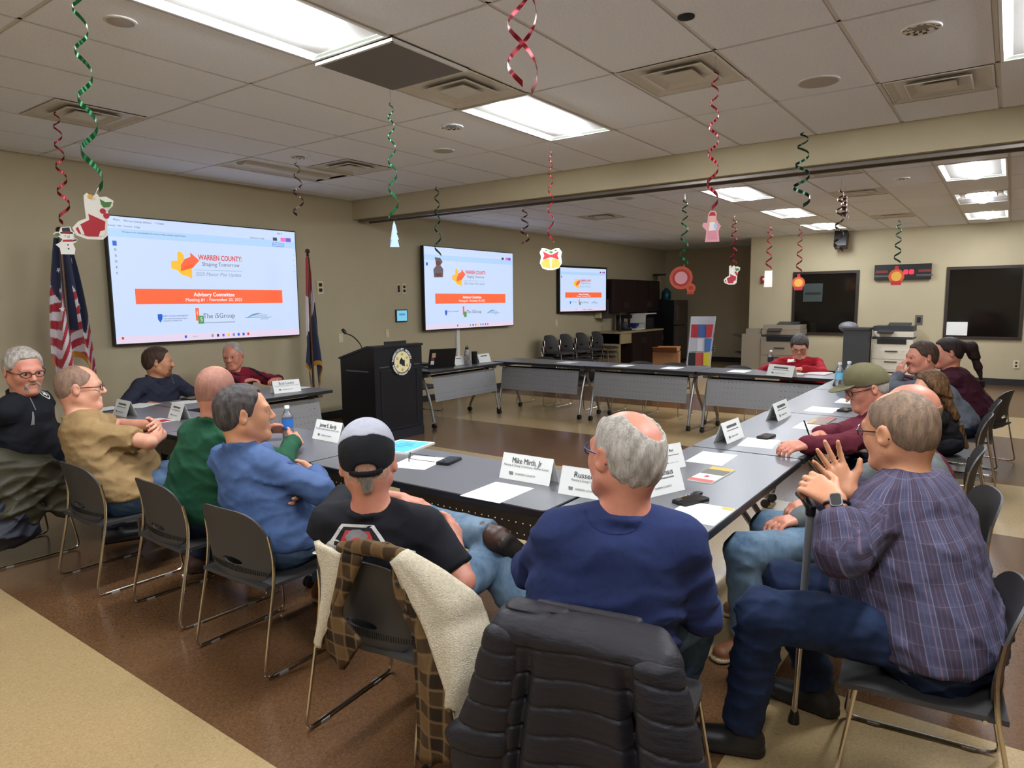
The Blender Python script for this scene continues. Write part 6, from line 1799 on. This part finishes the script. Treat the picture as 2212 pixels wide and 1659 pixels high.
sheet_obj('paper_sheet', 'white sheet before the woman in red', 'paper', (1722, 806), 80, .21, .26, prints=False); sheet_obj('notebook', 'open pinkish notebook before the woman in red', 'notebook', (1768, 808), 85, .22, .30, mat('pink_page', (206, 190, 186), .7), .0, .012)
sheet_obj('paper_sheet', 'white sheet on the table below the large display', 'paper', (408, 868), 0, .24, .19); sheet_obj('paper_sheet', 'white sheets beside the Bob Lewis card', 'paper', (646, 838), 10, .20, .14)
sheet_obj('paper_sheet', 'white sheet with a pen left of the folded card', 'paper', (225, 884), -80, .20, .26); sheet_obj('paper_sheet', 'white sheet behind the tan man card', 'paper', (303, 876), -60, .2, .26)
br = sheet_obj('brochure', 'white and red brochure in front of the man in tan', 'brochure', (322, 912), -85, .22, .30)
MB().box((.04, .08, .0016), (.10, .08, .0006)).build('red_panel', M_PRR, br)
br = sheet_obj('brochure', 'brochure with red, grey and yellow panels behind the keys', 'brochure', (1538, 1027), -2, .30, .115, th=.006, prints=False)
for cx, w_, c in ((-.128, .044, (206, 92, 84)), (.045, .10, (104, 102, 90)), (.122, .054, (214, 168, 74))): MB().box((cx, 0, .0064), (w_, .113, .0006)).build('color_panel', mat('panel%d' % c[0], c, .6), br)
MB().box((-.05, .005, .0064), (.03, .02, .0006)).build('color_panel', M_PRR, br)
br = sheet_obj('brochure', 'yellow-edged brochure beside the writing man', 'brochure', (1776, 910), -2, .32, .11, mat('brochure_grey', (150, 128, 116), .6), 0, .006, prints=False)
MB().box((-.06, .045, .0066), (.18, .02, .0006)).build('color_panel', MATS['panel214'], br); MB().box((.13, -.02, .0066), (.06, .06, .0006)).build('color_panel', MATS['panel206'], br)
g = onz(1555, 1112, TZ); MB().box((.105, -.075, .0018), (.03, .045, .0006)).build('color_panel', MATS['panel214'], [o for o in bpy.data.objects if o.get('label') == 'white sheet with a yellow corner at the near table edge'][0])
fo = sheet_obj('report_folder', 'thick white report with a bright blue cover beside the cap', 'report', (872, 967), -78, .24, .30, M_PAPER, 0, .012, prints=False)
MB().box((.0, -.01, .0125), (.21, .27, .0012)).build('cover_sheet', mat('cyan_cover', (84, 178, 214), .6), fo)
for k, wd in enumerate((.07, .09, .12, .06)): MB().box((.0, .07-.035*k, .0134), (wd, .006, .0006)).build('print_band', mat('blue_ink', (40, 96, 140), .7), fo)
def phone(px_, deg, label, w_=.078, l_=.155):
    p = onz(px_[0], px_[1], TZ); t = thing('phone', label, 'phone', (p[0], p[1], TZ), math.radians(deg), 'phones on the tables')
    MB().rbox((0, 0, .0065), (l_, w_, .013), .012).build('case', M_BLACK, t, True); MB().rbox((0, 0, .0134), (l_-.008, w_-.008, .001), .010).build('screen', mat('phone_glass', (14, 14, 18), .12), t, True)
    MB().box((-l_*.36, w_*.22, .0145), (.03, .03, .002)).build('camera_bump', M_DARK, t)
phone((970, 998), 12, 'black phone in a thick case between the report and the name card'); phone((1492, 1084), -20, 'black phone with keys beside the Joe Gildehaus card'); phone((315, 925), -70, 'black phone in front of the man in tan'); phone((1655, 945), -5, 'black phone in front of the man in maroon', .07, .15); phone((424, 861), 10, 'black tablet below the slate quarter-zip', .16, .22)
phone((1826, 887), -6, 'dark phone on the right row papers', .08, .16)
p = onz(1505, 1071, TZ)
ky = thing('car_key', 'black car key fob with metal keys beside the phone', 'keys', (p[0], p[1], TZ), -.4)
MB().ball((0, 0, .010), (.034, .018, .010), 14, 8).build('fob', M_BLACK, ky, True); MB().tube([(-.045+.014*math.cos(a), .014*math.sin(a), .006) for a in np.linspace(0, 2*PI, 13)[:-1]], .0015, 5, True).build('ring', M_CHROME, ky, True)
MB().box((-.075, .012, .004), (.045, .009, .003), Matrix.Rotation(.4, 3, 'Z')).box((-.055, .012, .005), (.018, .02, .003)).build('key', mat('key_brass', (170, 150, 100), .3, .9), ky)
p = onz(885, 995, TZ+.002)
rg = thing('reading_glasses', 'folded thin black reading glasses on a white sheet', 'glasses', (p[0], p[1], TZ+.0016), math.radians(-50))
m = MB()
for q in (-1, 1):
    m.tube([(.0, q*.034+.025*math.cos(a), .022+.019*math.sin(a)) for a in np.linspace(0, 2*PI, 17)[:-1]], .0016, 5, True)
m.tube([(0, -.009, .026), (0, .009, .026)], .0015, 5); m.build('rims', GL_BLK, rg, True)
for q in (-1, 1): MB().tube([(0, q*.06, .026), (.07, q*.062, .014), (.135, q*.058, .004)], .0018, 5).build('temple', GL_BLK, rg, True)
M_CLEAR = mat('clear_plastic', (222, 232, 240), .08, trans=.92, spec=.5); M_WATER = mat('blue_label', (40, 110, 190), .5); M_CYAN = mat('cyan_label', (120, 196, 226), .5)
def bottle(pos, label, lm, s=1.0, capm=None, group='water bottles'):
    t = thing('water_bottle', label, 'bottle', tuple(pos), 0, group)
    MB().lathe([(.030*s, 0), (.033*s, .008*s), (.033*s, .055*s), (.030*s, .065*s), (.033*s, .075*s), (.033*s, .135*s), (.026*s, .158*s), (.0135*s, .182*s), (.0125*s, .195*s)], 20).build('body', M_CLEAR, t, True)
    m = MB(); prof = [(.0338*s, .072*s), (.0338*s, .128*s)]
    n = 20; vs = [(r*math.cos(2*PI*k/n), r*math.sin(2*PI*k/n), z) for r, z in prof for k in range(n)]
    m.add(vs, [(k, (k+1) % n, n+(k+1) % n, n+k) for k in range(n)]); m.build('label_wrap', lm, t, True)
    MB().lathe([(.0145*s, .190*s), (.0145*s, .206*s), (.013*s, .208*s)], 16).build('cap', capm or M_WHITE, t, True)
    return t
bottle((2.535, 3.575, TZ), 'clear water bottle with blue label held by the man in green', M_WATER, 1.02)
p = onz(1812, 838, TZ); bottle((p[0], p[1], TZ), 'left of two clear bottles with pale blue labels on the right row', M_CYAN, 1.15)
p = onz(1832, 838, TZ); bottle((p[0], p[1], TZ), 'right of two clear bottles with pale blue labels on the right row', M_CYAN, 1.2)
p = onz(1664, 795, TZ); bottle((p[0], p[1], TZ), 'clear bottle with dark label near the woman in red', mat('dark_label', (40, 40, 60), .5), 1.05)
# laptop table
p = onz(945, 795, TZ)
lp = thing('laptop', 'open black laptop with stickers on its lid', 'laptop', (p[0]+.02, p[1]+.02, TZ), math.radians(65))
MB().rbox((0, 0, .009), (.25, .36, .018), .01).build('keyboard_base', M_BLACK, lp)
Ml = Matrix.Translation((-.125, 0, .018)) @ Matrix.Rotation(math.radians(-18), 4, 'Y')
o = MB().box((0, 0, .125), (.012, .36, .25)).build('lid', M_BLACK, lp); o.matrix_local = Ml
for dy, dz, c, sz in ((.12, .17, (196, 160, 120), (.05, .06)), (.13, .07, (220, 220, 216), (.045, .05)), (.13, .12, (120, 60, 60), (.04, .03))):
    o2 = MB().box((-.0075, dy, dz), (.002, sz[0], sz[1])).build('sticker', mat('sticker%d' % c[0], c, .5), lp); o2.matrix_local = Ml
o2 = MB().box((.0068, 0, .128), (.001, .33, .21)).build('screen', mat('laptop_glass', (18, 18, 22), .1), lp); o2.matrix_local = Ml
p = onz(1009, 787, TZ)
st = thing('steel_bottle', 'patterned steel drink bottle with a black loop cap', 'bottle', (p[0], p[1], TZ))
MB().lathe([(.036, 0), (.038, .006), (.038, .165), (.030, .19), (.022, .205)], 18).build('body', mat('patterned_steel', (176, 172, 168), .35, .4, var=(40, 0, (90, 84, 88))), st, True)
MB().lathe([(.024, .203), (.024, .228), (.020, .232)], 14).build('cap', M_BLACK, st, True); MB().tube([(.018*math.cos(a), 0, .232+.02*math.sin(a)) for a in np.linspace(0, PI, 9)], .004, 6).build('cap_loop', M_BLACK, st, True)
p = onz(1025, 786, TZ); tag(MB().lathe([(.032, 0), (.036, .005), (.040, .150), (.042, .158), (.042, .17), (.02, .174)], 18).build('black_tumbler', M_BLACK, None, True), 'black tumbler cup between the steel bottle and a name card', 'tumbler').location = (p[0], p[1], TZ)
p = onz(922, 792, TZ); nb = thing('document_tray', 'flat black document case at the laptop table end', 'case', (p[0], p[1]+.12, TZ), 0)
MB().rbox((0, 0, .02), (.26, .20, .04), .02).build('case_body', M_BLACK, nb); MB().tube([(-.05, -.105, .03), (-.03, -.13, .03), (.03, -.13, .03), (.05, -.105, .03)], .006, 6).build('handle', M_BLACK, nb)
d = PEOPLE['maroon']; hpn = d['armj'][-1][2]+unit(d['armj'][-1][3]['dir'])*.10
tag(MB().tube([(0, 0, 0), (-.045, .03, .115)], .0042, 8).build('pen', M_BLACK), 'dark pen held by the man in maroon', 'pen').location = tuple(hpn+V(0, 0, -.02))
p = onz(240, 888, TZ+.002); tag(MB().tube([(-.06, 0, 0), (.07, .02, 0)], .005, 8).build('pen', M_BLACK), 'black pen lying on the sheet near the man in tan', 'pen').location = (p[0], p[1], TZ+.0065)
# ================================================================ HANGING CHRISTMAS SWIRLS
M_FOILG = mat('green_foil', (14, 84, 42), .28, .6); M_FOILR = mat('red_foil', (118, 16, 26), .28, .6); M_FOILS = mat('dark_foil', (84, 66, 60), .25, .85); M_FOILD = mat('deep_green_foil', (18, 52, 32), .25, .7)
M_CARDW = mat('card_white', (232, 228, 216), .6); M_CR = mat('card_red', (176, 34, 46), .6); M_CG = mat('card_green', (70, 120, 50), .6); M_CY = mat('card_gold', (222, 166, 66), .6); M_CK = mat('card_black', (34, 32, 40), .6); M_CPK = mat('card_pink', (224, 160, 164), .6); M_COR = mat('card_orange', (200, 84, 44), .6); M_CBL = mat('card_blue', (176, 200, 230), .6)
def circ(cx, cy, r, n=16, sy=1.0): return [(cx+r*math.cos(2*PI*k/n), cy+sy*r*math.sin(2*PI*k/n)) for k in range(n)]
def hull_scale(pts, s, c): return [(c[0]+(p[0]-c[0])*s, c[1]+(p[1]-c[1])*s) for p in pts]
STOCK = [(-.20,.36),(-.20,.20),(-.19,-.05),(-.34,-.12),(-.46,-.26),(-.40,-.42),(-.20,-.50),(.10,-.50),(.20,-.40),(.22,-.10),(.24,.14),(.34,.24),(.36,.36),(.22,.44),(.10,.42),(.05,.50),(-.05,.42),(-.14,.50),(-.20,.44)]
CARDS = {
 'stocking': [(STOCK, M_CARDW), ([(-.15,.30),(-.14,.10),(.18,-.05),(.20,.20),(.05,.36)], M_CARDW), ([(-.14,.05),(-.13,-.08),(-.30,-.18),(-.40,-.28),(-.35,-.38),(-.18,-.44),(.06,-.44),(.14,-.36),(.17,-.10)], M_CR),
              ([(.02,-.44),(.14,-.40),(.17,-.28),(.06,-.32)], M_CARDW), ([(-.36,-.22),(-.30,-.20),(-.24,-.40),(-.30,-.40)], M_CARDW), (circ(.14,.12,.06), M_CR), (circ(.20,.02,.06), M_CR), ([(.16,.20),(.28,.22),(.33,.33),(.20,.32),(.10,.38),(.12,.26)], M_CG), (circ(-.08,.42,.05), M_CY)],
 'snowman': [([(-.16,.46),(.14,.50),(.17,.34),(.26,.30),(.20,.20),(.24,.10),(.16,.0),(.34,.06),(.30,-.04),(.18,-.12),(.24,-.30),(.20,-.50),(-.22,-.50),(-.24,-.28),(-.36,-.16),(-.20,-.06),(-.14,.04),(-.30,.16),(-.42,.22),(-.30,.30),(-.22,.30)], M_CARDW),
             ([(-.13,.44),(.11,.47),(.13,.33),(.21,.29),(.20,.24),(-.18,.24),(-.19,.29),(-.12,.31)], M_CK), ([(-.12,.31),(.13,.32),(.13,.28),(-.13,.27)], M_CR), ([(-.12,.02),(.16,.04),(.18,-.04),(-.14,-.05)], M_CR), (circ(-.04,.16,.018), M_CK), (circ(.08,.165,.018), M_CK), ([(.02,.14),(.12,.11),(.02,.10)], M_COR), (circ(.02,-.16,.025), M_CK), (circ(.03,-.30,.025), M_CK), ([(-.38,.22),(-.24,.27),(-.18,.18),(-.28,.14)], M_CG), ([(.18,.02),(.32,.05),(.30,.0),(.18,-.03)], M_CK)],
 'bells': [([(-.50,.30),(-.40,.48),(-.22,.46),(0,.38),(.20,.46),(.38,.46),(.50,.30),(.46,.10),(.50,-.18),(.36,-.42),(.10,-.50),(-.14,-.50),(-.38,-.42),(-.50,-.18),(-.44,.08)], M_CARDW),
           ([(-.30,.0),(-.06,.02),(-.02,-.44),(-.36,-.36),(-.44,-.20)], M_CY), ([(.30,.0),(.06,.02),(.02,-.44),(.36,-.36),(.44,-.20)], M_CY), ([(-.36,.34),(-.04,.18),(-.06,.06),(-.38,-.04),(-.30,.14)], M_CR), ([(.36,.34),(.04,.18),(.06,.06),(.38,-.04),(.30,.14)], M_CR), (circ(0,.13,.07), M_CR), ([(-.10,.30),(0,.36),(.12,.30),(.02,.22)], M_CG), ([(-.30,.36),(-.18,.42),(-.16,.34)], M_CG), ([(.30,.36),(.18,.42),(.16,.34)], M_CG)],
 'tree': [([(0,.50),(-.07,.26),(-.03,.26),(-.11,.04),(-.06,.04),(-.15,-.22),(-.09,-.22),(-.18,-.50),(.18,-.50),(.12,-.22),(.17,-.22),(.08,.04),(.12,.04),(.04,.26),(.08,.26)], M_CBL)],
 'wreath': [(circ(-.08,.08,.40,20), M_COR), (circ(-.08,.08,.30,20), M_CR), (circ(-.08,.08,.22,18), M_CPK), (circ(.26,-.28,.16,12), M_COR), (circ(.26,-.28,.08,10), M_CR), ([(.16,-.34),(.12,-.50),(.26,-.40),(.36,-.50),(.36,-.34)], M_COR)],
 'figure': [([(-.05,.50),(.10,.50),(.16,.40),(.14,.24),(.22,.10),(.30,.0),(.22,-.16),(.26,-.50),(-.20,-.50),(-.16,-.14),(-.30,.02),(-.26,.14),(-.14,.12),(-.12,.40)], M_CPK), (circ(.02,.26,.10,14), mat('card_skin', (226, 176, 150), .6)), ([(-.10,.34),(.13,.34),(.08,.46),(-.04,.46)], M_CR), ([(-.06,.14),(.10,.14),(.14,-.12),(-.08,-.14)], M_CARDW), ([(.06,.06),(.16,.10),(.18,-.06),(.08,-.08)], M_CBL), ([(-.12,-.14),(.16,-.14),(.18,-.42),(-.12,-.42)], mat('card_rose', (216, 140, 156), .6))],
 'ornament': [(circ(0,-.06,.36,18), M_COR), (circ(0,-.06,.24,14), M_CY), ([(-.10,.28),(.10,.28),(.08,.46),(-.08,.46)], M_CR), ([(-.26,-.30),(.26,-.30),(.22,-.50),(-.22,-.50)], M_CR)],
 'house': [([(-.18,.50),(.10,.46),(.22,.26),(.10,.10),(.24,-.10),(.22,-.50),(-.24,-.50),(-.26,-.10),(-.10,.10)], mat('card_grey', (140, 130, 136), .7)), ([(-.14,.30),(.08,.30),(.08,.12),(-.12,.10)], mat('card_mauve', (150, 96, 96), .7)), ([(-.16,-.30),(.16,-.30),(.14,-.46),(-.16,-.46)], mat('card_brown', (140, 84, 74), .7))],  # grey cutout base with mauve and brown print
 'white': [([(-.22,.50),(.22,.50),(.24,-.50),(-.24,-.50)], M_CARDW)]}
def swirl(label, x, y, ztop, zbot, foil, r0=.030, r1=.030, turns=None, card=None, csize=.16, wid=.011, phase=0.0, yaw=None, double=False, ceil=None):
    t = thing('hanging_swirl', label, 'decoration', (x, y, 0), 0, 'hanging holiday swirls')
    L = ztop-zbot; turns = (turns or L/.095)*(.8 if not double else 1)
    for dbl in range(2 if double else 1):
        n = int(turns*12); P = []
        for i in range(n+1):
            f = i/n; a = phase+dbl*PI*.8+2*PI*turns*f; r = r0+(r1-r0)*f
            r *= min(1, f*8+.15)
            z = ztop-L*(f**(1.45 if not double else 1.1))
            w_ = wid*(.55+1.1*f)
            P.append([(r*math.cos(a), r*math.sin(a), z+w_/2), (r*math.cos(a)*1.02, r*math.sin(a)*1.02, z-w_/2)])
        MB().sheet(P).build('foil_ribbon', foil, t, 'all')
    MB().tube([(0, 0, (ceil or CZ)), (0, 0, ztop)], .0012, 4).build('hook_thread', M_CHROME, t)
    if card:
        yw = yaw if yaw is not None else math.atan2(-y, -x)+random.uniform(-.18, .18)
        Mr = Matrix.Translation((0, 0, zbot-.02-csize*.5)) @ Matrix.Rotation(yw+PI/2, 4, 'Z') @ Matrix.Rotation(PI/2, 4, 'X')
        MB().tube([(r1*.5, 0, zbot), (0, 0, zbot-.03)], .0010, 4).build('card_thread', M_CHROME, t)
        for q, (pts, m) in enumerate(CARDS[card]):
            p2 = [(a*csize, b*csize) for a, b in pts]
            if sum(p2[i][0]*p2[(i+1) % len(p2)][1]-p2[(i+1) % len(p2)][0]*p2[i][1] for i in range(len(p2))) < 0: p2 = p2[::-1]
            o = triprism(p2, -.0006-.0003*q*(q > 0), .0006+.0003*q).build('card_base' if q == 0 else 'card_print', m, t); o.matrix_local = Mr
    return t
def at_ceiling(px_, py_, z): p = onz(px_, py_, z); return p
def zat(x, y, py_):
    """height of the point above plan position (x, y) that lies on image row py_"""
    lo, hi = 0.0, 3.5
    for _ in range(40):
        mid = (lo+hi)/2; d_ = V(x, y, mid)-EYE
        row = 829.5-FPX*(d_ @ _U)/(d_ @ _F)
        if row > py_: lo = mid
        else: hi = mid
    return (lo+hi)/2
# nearest green swirl with a stocking
p = ondepth(196, 330, 2.45); x, y = p[0], p[1]
swirl('green foil swirl carrying a red and white stocking', x, y, 2.80, zat(x, y, 405), M_FOILG, .014, .032, 7.5, 'stocking', .165, .016, .6)
p = onz(120, 236, CZ); x, y = p[0], p[1]
swirl('dark red foil swirl carrying a snowman card before the striped flag', x, y, zat(x, y, 240), zat(x, y, 483), M_FOILR, .018, .040, 7, 'snowman', .20, .018, .2, ceil=CZ)
p = onz(640, 338, CZ); x, y = p[0], p[1]
swirl('plain dark foil swirl above the right end of the large display', x, y, zat(x, y, 350), zat(x, y, 466), M_FOILS, .018, .055, 4.5, None, wid=.014)
p = onz(842, 182, CZ); x, y = p[0], p[1]
swirl('green foil swirl carrying a pale tree card over the lectern', x, y, zat(x, y, 222), zat(x, y, 470), M_FOILG, .016, .034, 6.5, 'tree', .17, .015, 1.0)
p = ondepth(1128, 90, 2.0); x, y = p[0], p[1]
swirl('double red foil swirl without a card near the top edge', x, y, 2.85, zat(x, y, 192), M_FOILR, .035, .045, 2.6, None, wid=.012, double=True)
p = onz(943, 400, CZ); x, y = p[0], p[1]
swirl('dark green swirl hanging in front of the middle display', x, y, zat(x, y, 404), zat(x, y, 552), M_FOILD, .022, .042, 6, 'house', .24, .02)
p = onz(1189, 308, CZ); x, y = p[0], p[1]
swirl('red foil swirl carrying gold bells with a red bow', x, y, zat(x, y, 325), zat(x, y, 530), M_FOILR, .014, .03, 7, 'bells', .20, .016, 2.0)
p = onz(1133, 448, CZF); x, y = p[0], p[1]
swirl('plain dark swirl behind the beam left of the bells', x, y, zat(x, y, 452), zat(x, y, 525), M_FOILS, .03, .07, 4, None, wid=.02, ceil=CZF)
p = onz(1546, 118, CZ); x, y = p[0], p[1]
swirl('red foil swirl carrying a pink paper figure', x, y, zat(x, y, 150), zat(x, y, 448), M_FOILR, .018, .035, 7.5, 'figure', .18, .016, .4)
p = onz(1736, 283, CZ); x, y = p[0], p[1]
swirl('dark green swirl without a card right of the pink figure', x, y, zat(x, y, 286), zat(x, y, 442), M_FOILD, .03, .075, 5, None, wid=.02)
far = [(1480, 408, 570, 600, M_FOILG, 'wreath', 'green glinting swirl carrying a round wreath card', .34, 590), (1587, 455, 570, 588, M_FOILR, 'stocking', 'far red swirl carrying a small stocking card', .28, 0), (1664, 470, 582, 600, M_FOILR, 'white', 'far swirl carrying a plain white card beside the fire alarm', .26, 0), (1730, 478, 588, 605, M_FOILR, 'ornament', 'far red swirl carrying an orange ornament over the left window', .28, 0), (1818, 385, 545, 570, M_FOILS, None, 'far thin swirl below the wall loudspeaker', .2, 0), (1944, 458, 570, 590, M_FOILD, 'ornament', 'far swirl carrying a gold ornament in front of the clock', .30, 0), (1826, 400, 470, 0, M_FOILS, None, 'far short swirl near the beam vent', 0, 0)]
for (a, b, zb, cyy, foil, cd_, lb, cs, _) in far:
    p = onz(a, b, CZF); x, y = p[0], p[1]
    if x > 14.2: k = 14.2/x; x *= k; y *= k
    swirl(lb, x, y, CZF-.12, zat(x, y, zb), foil, .03, .05, 6, cd_, cs, .02, ceil=CZF)
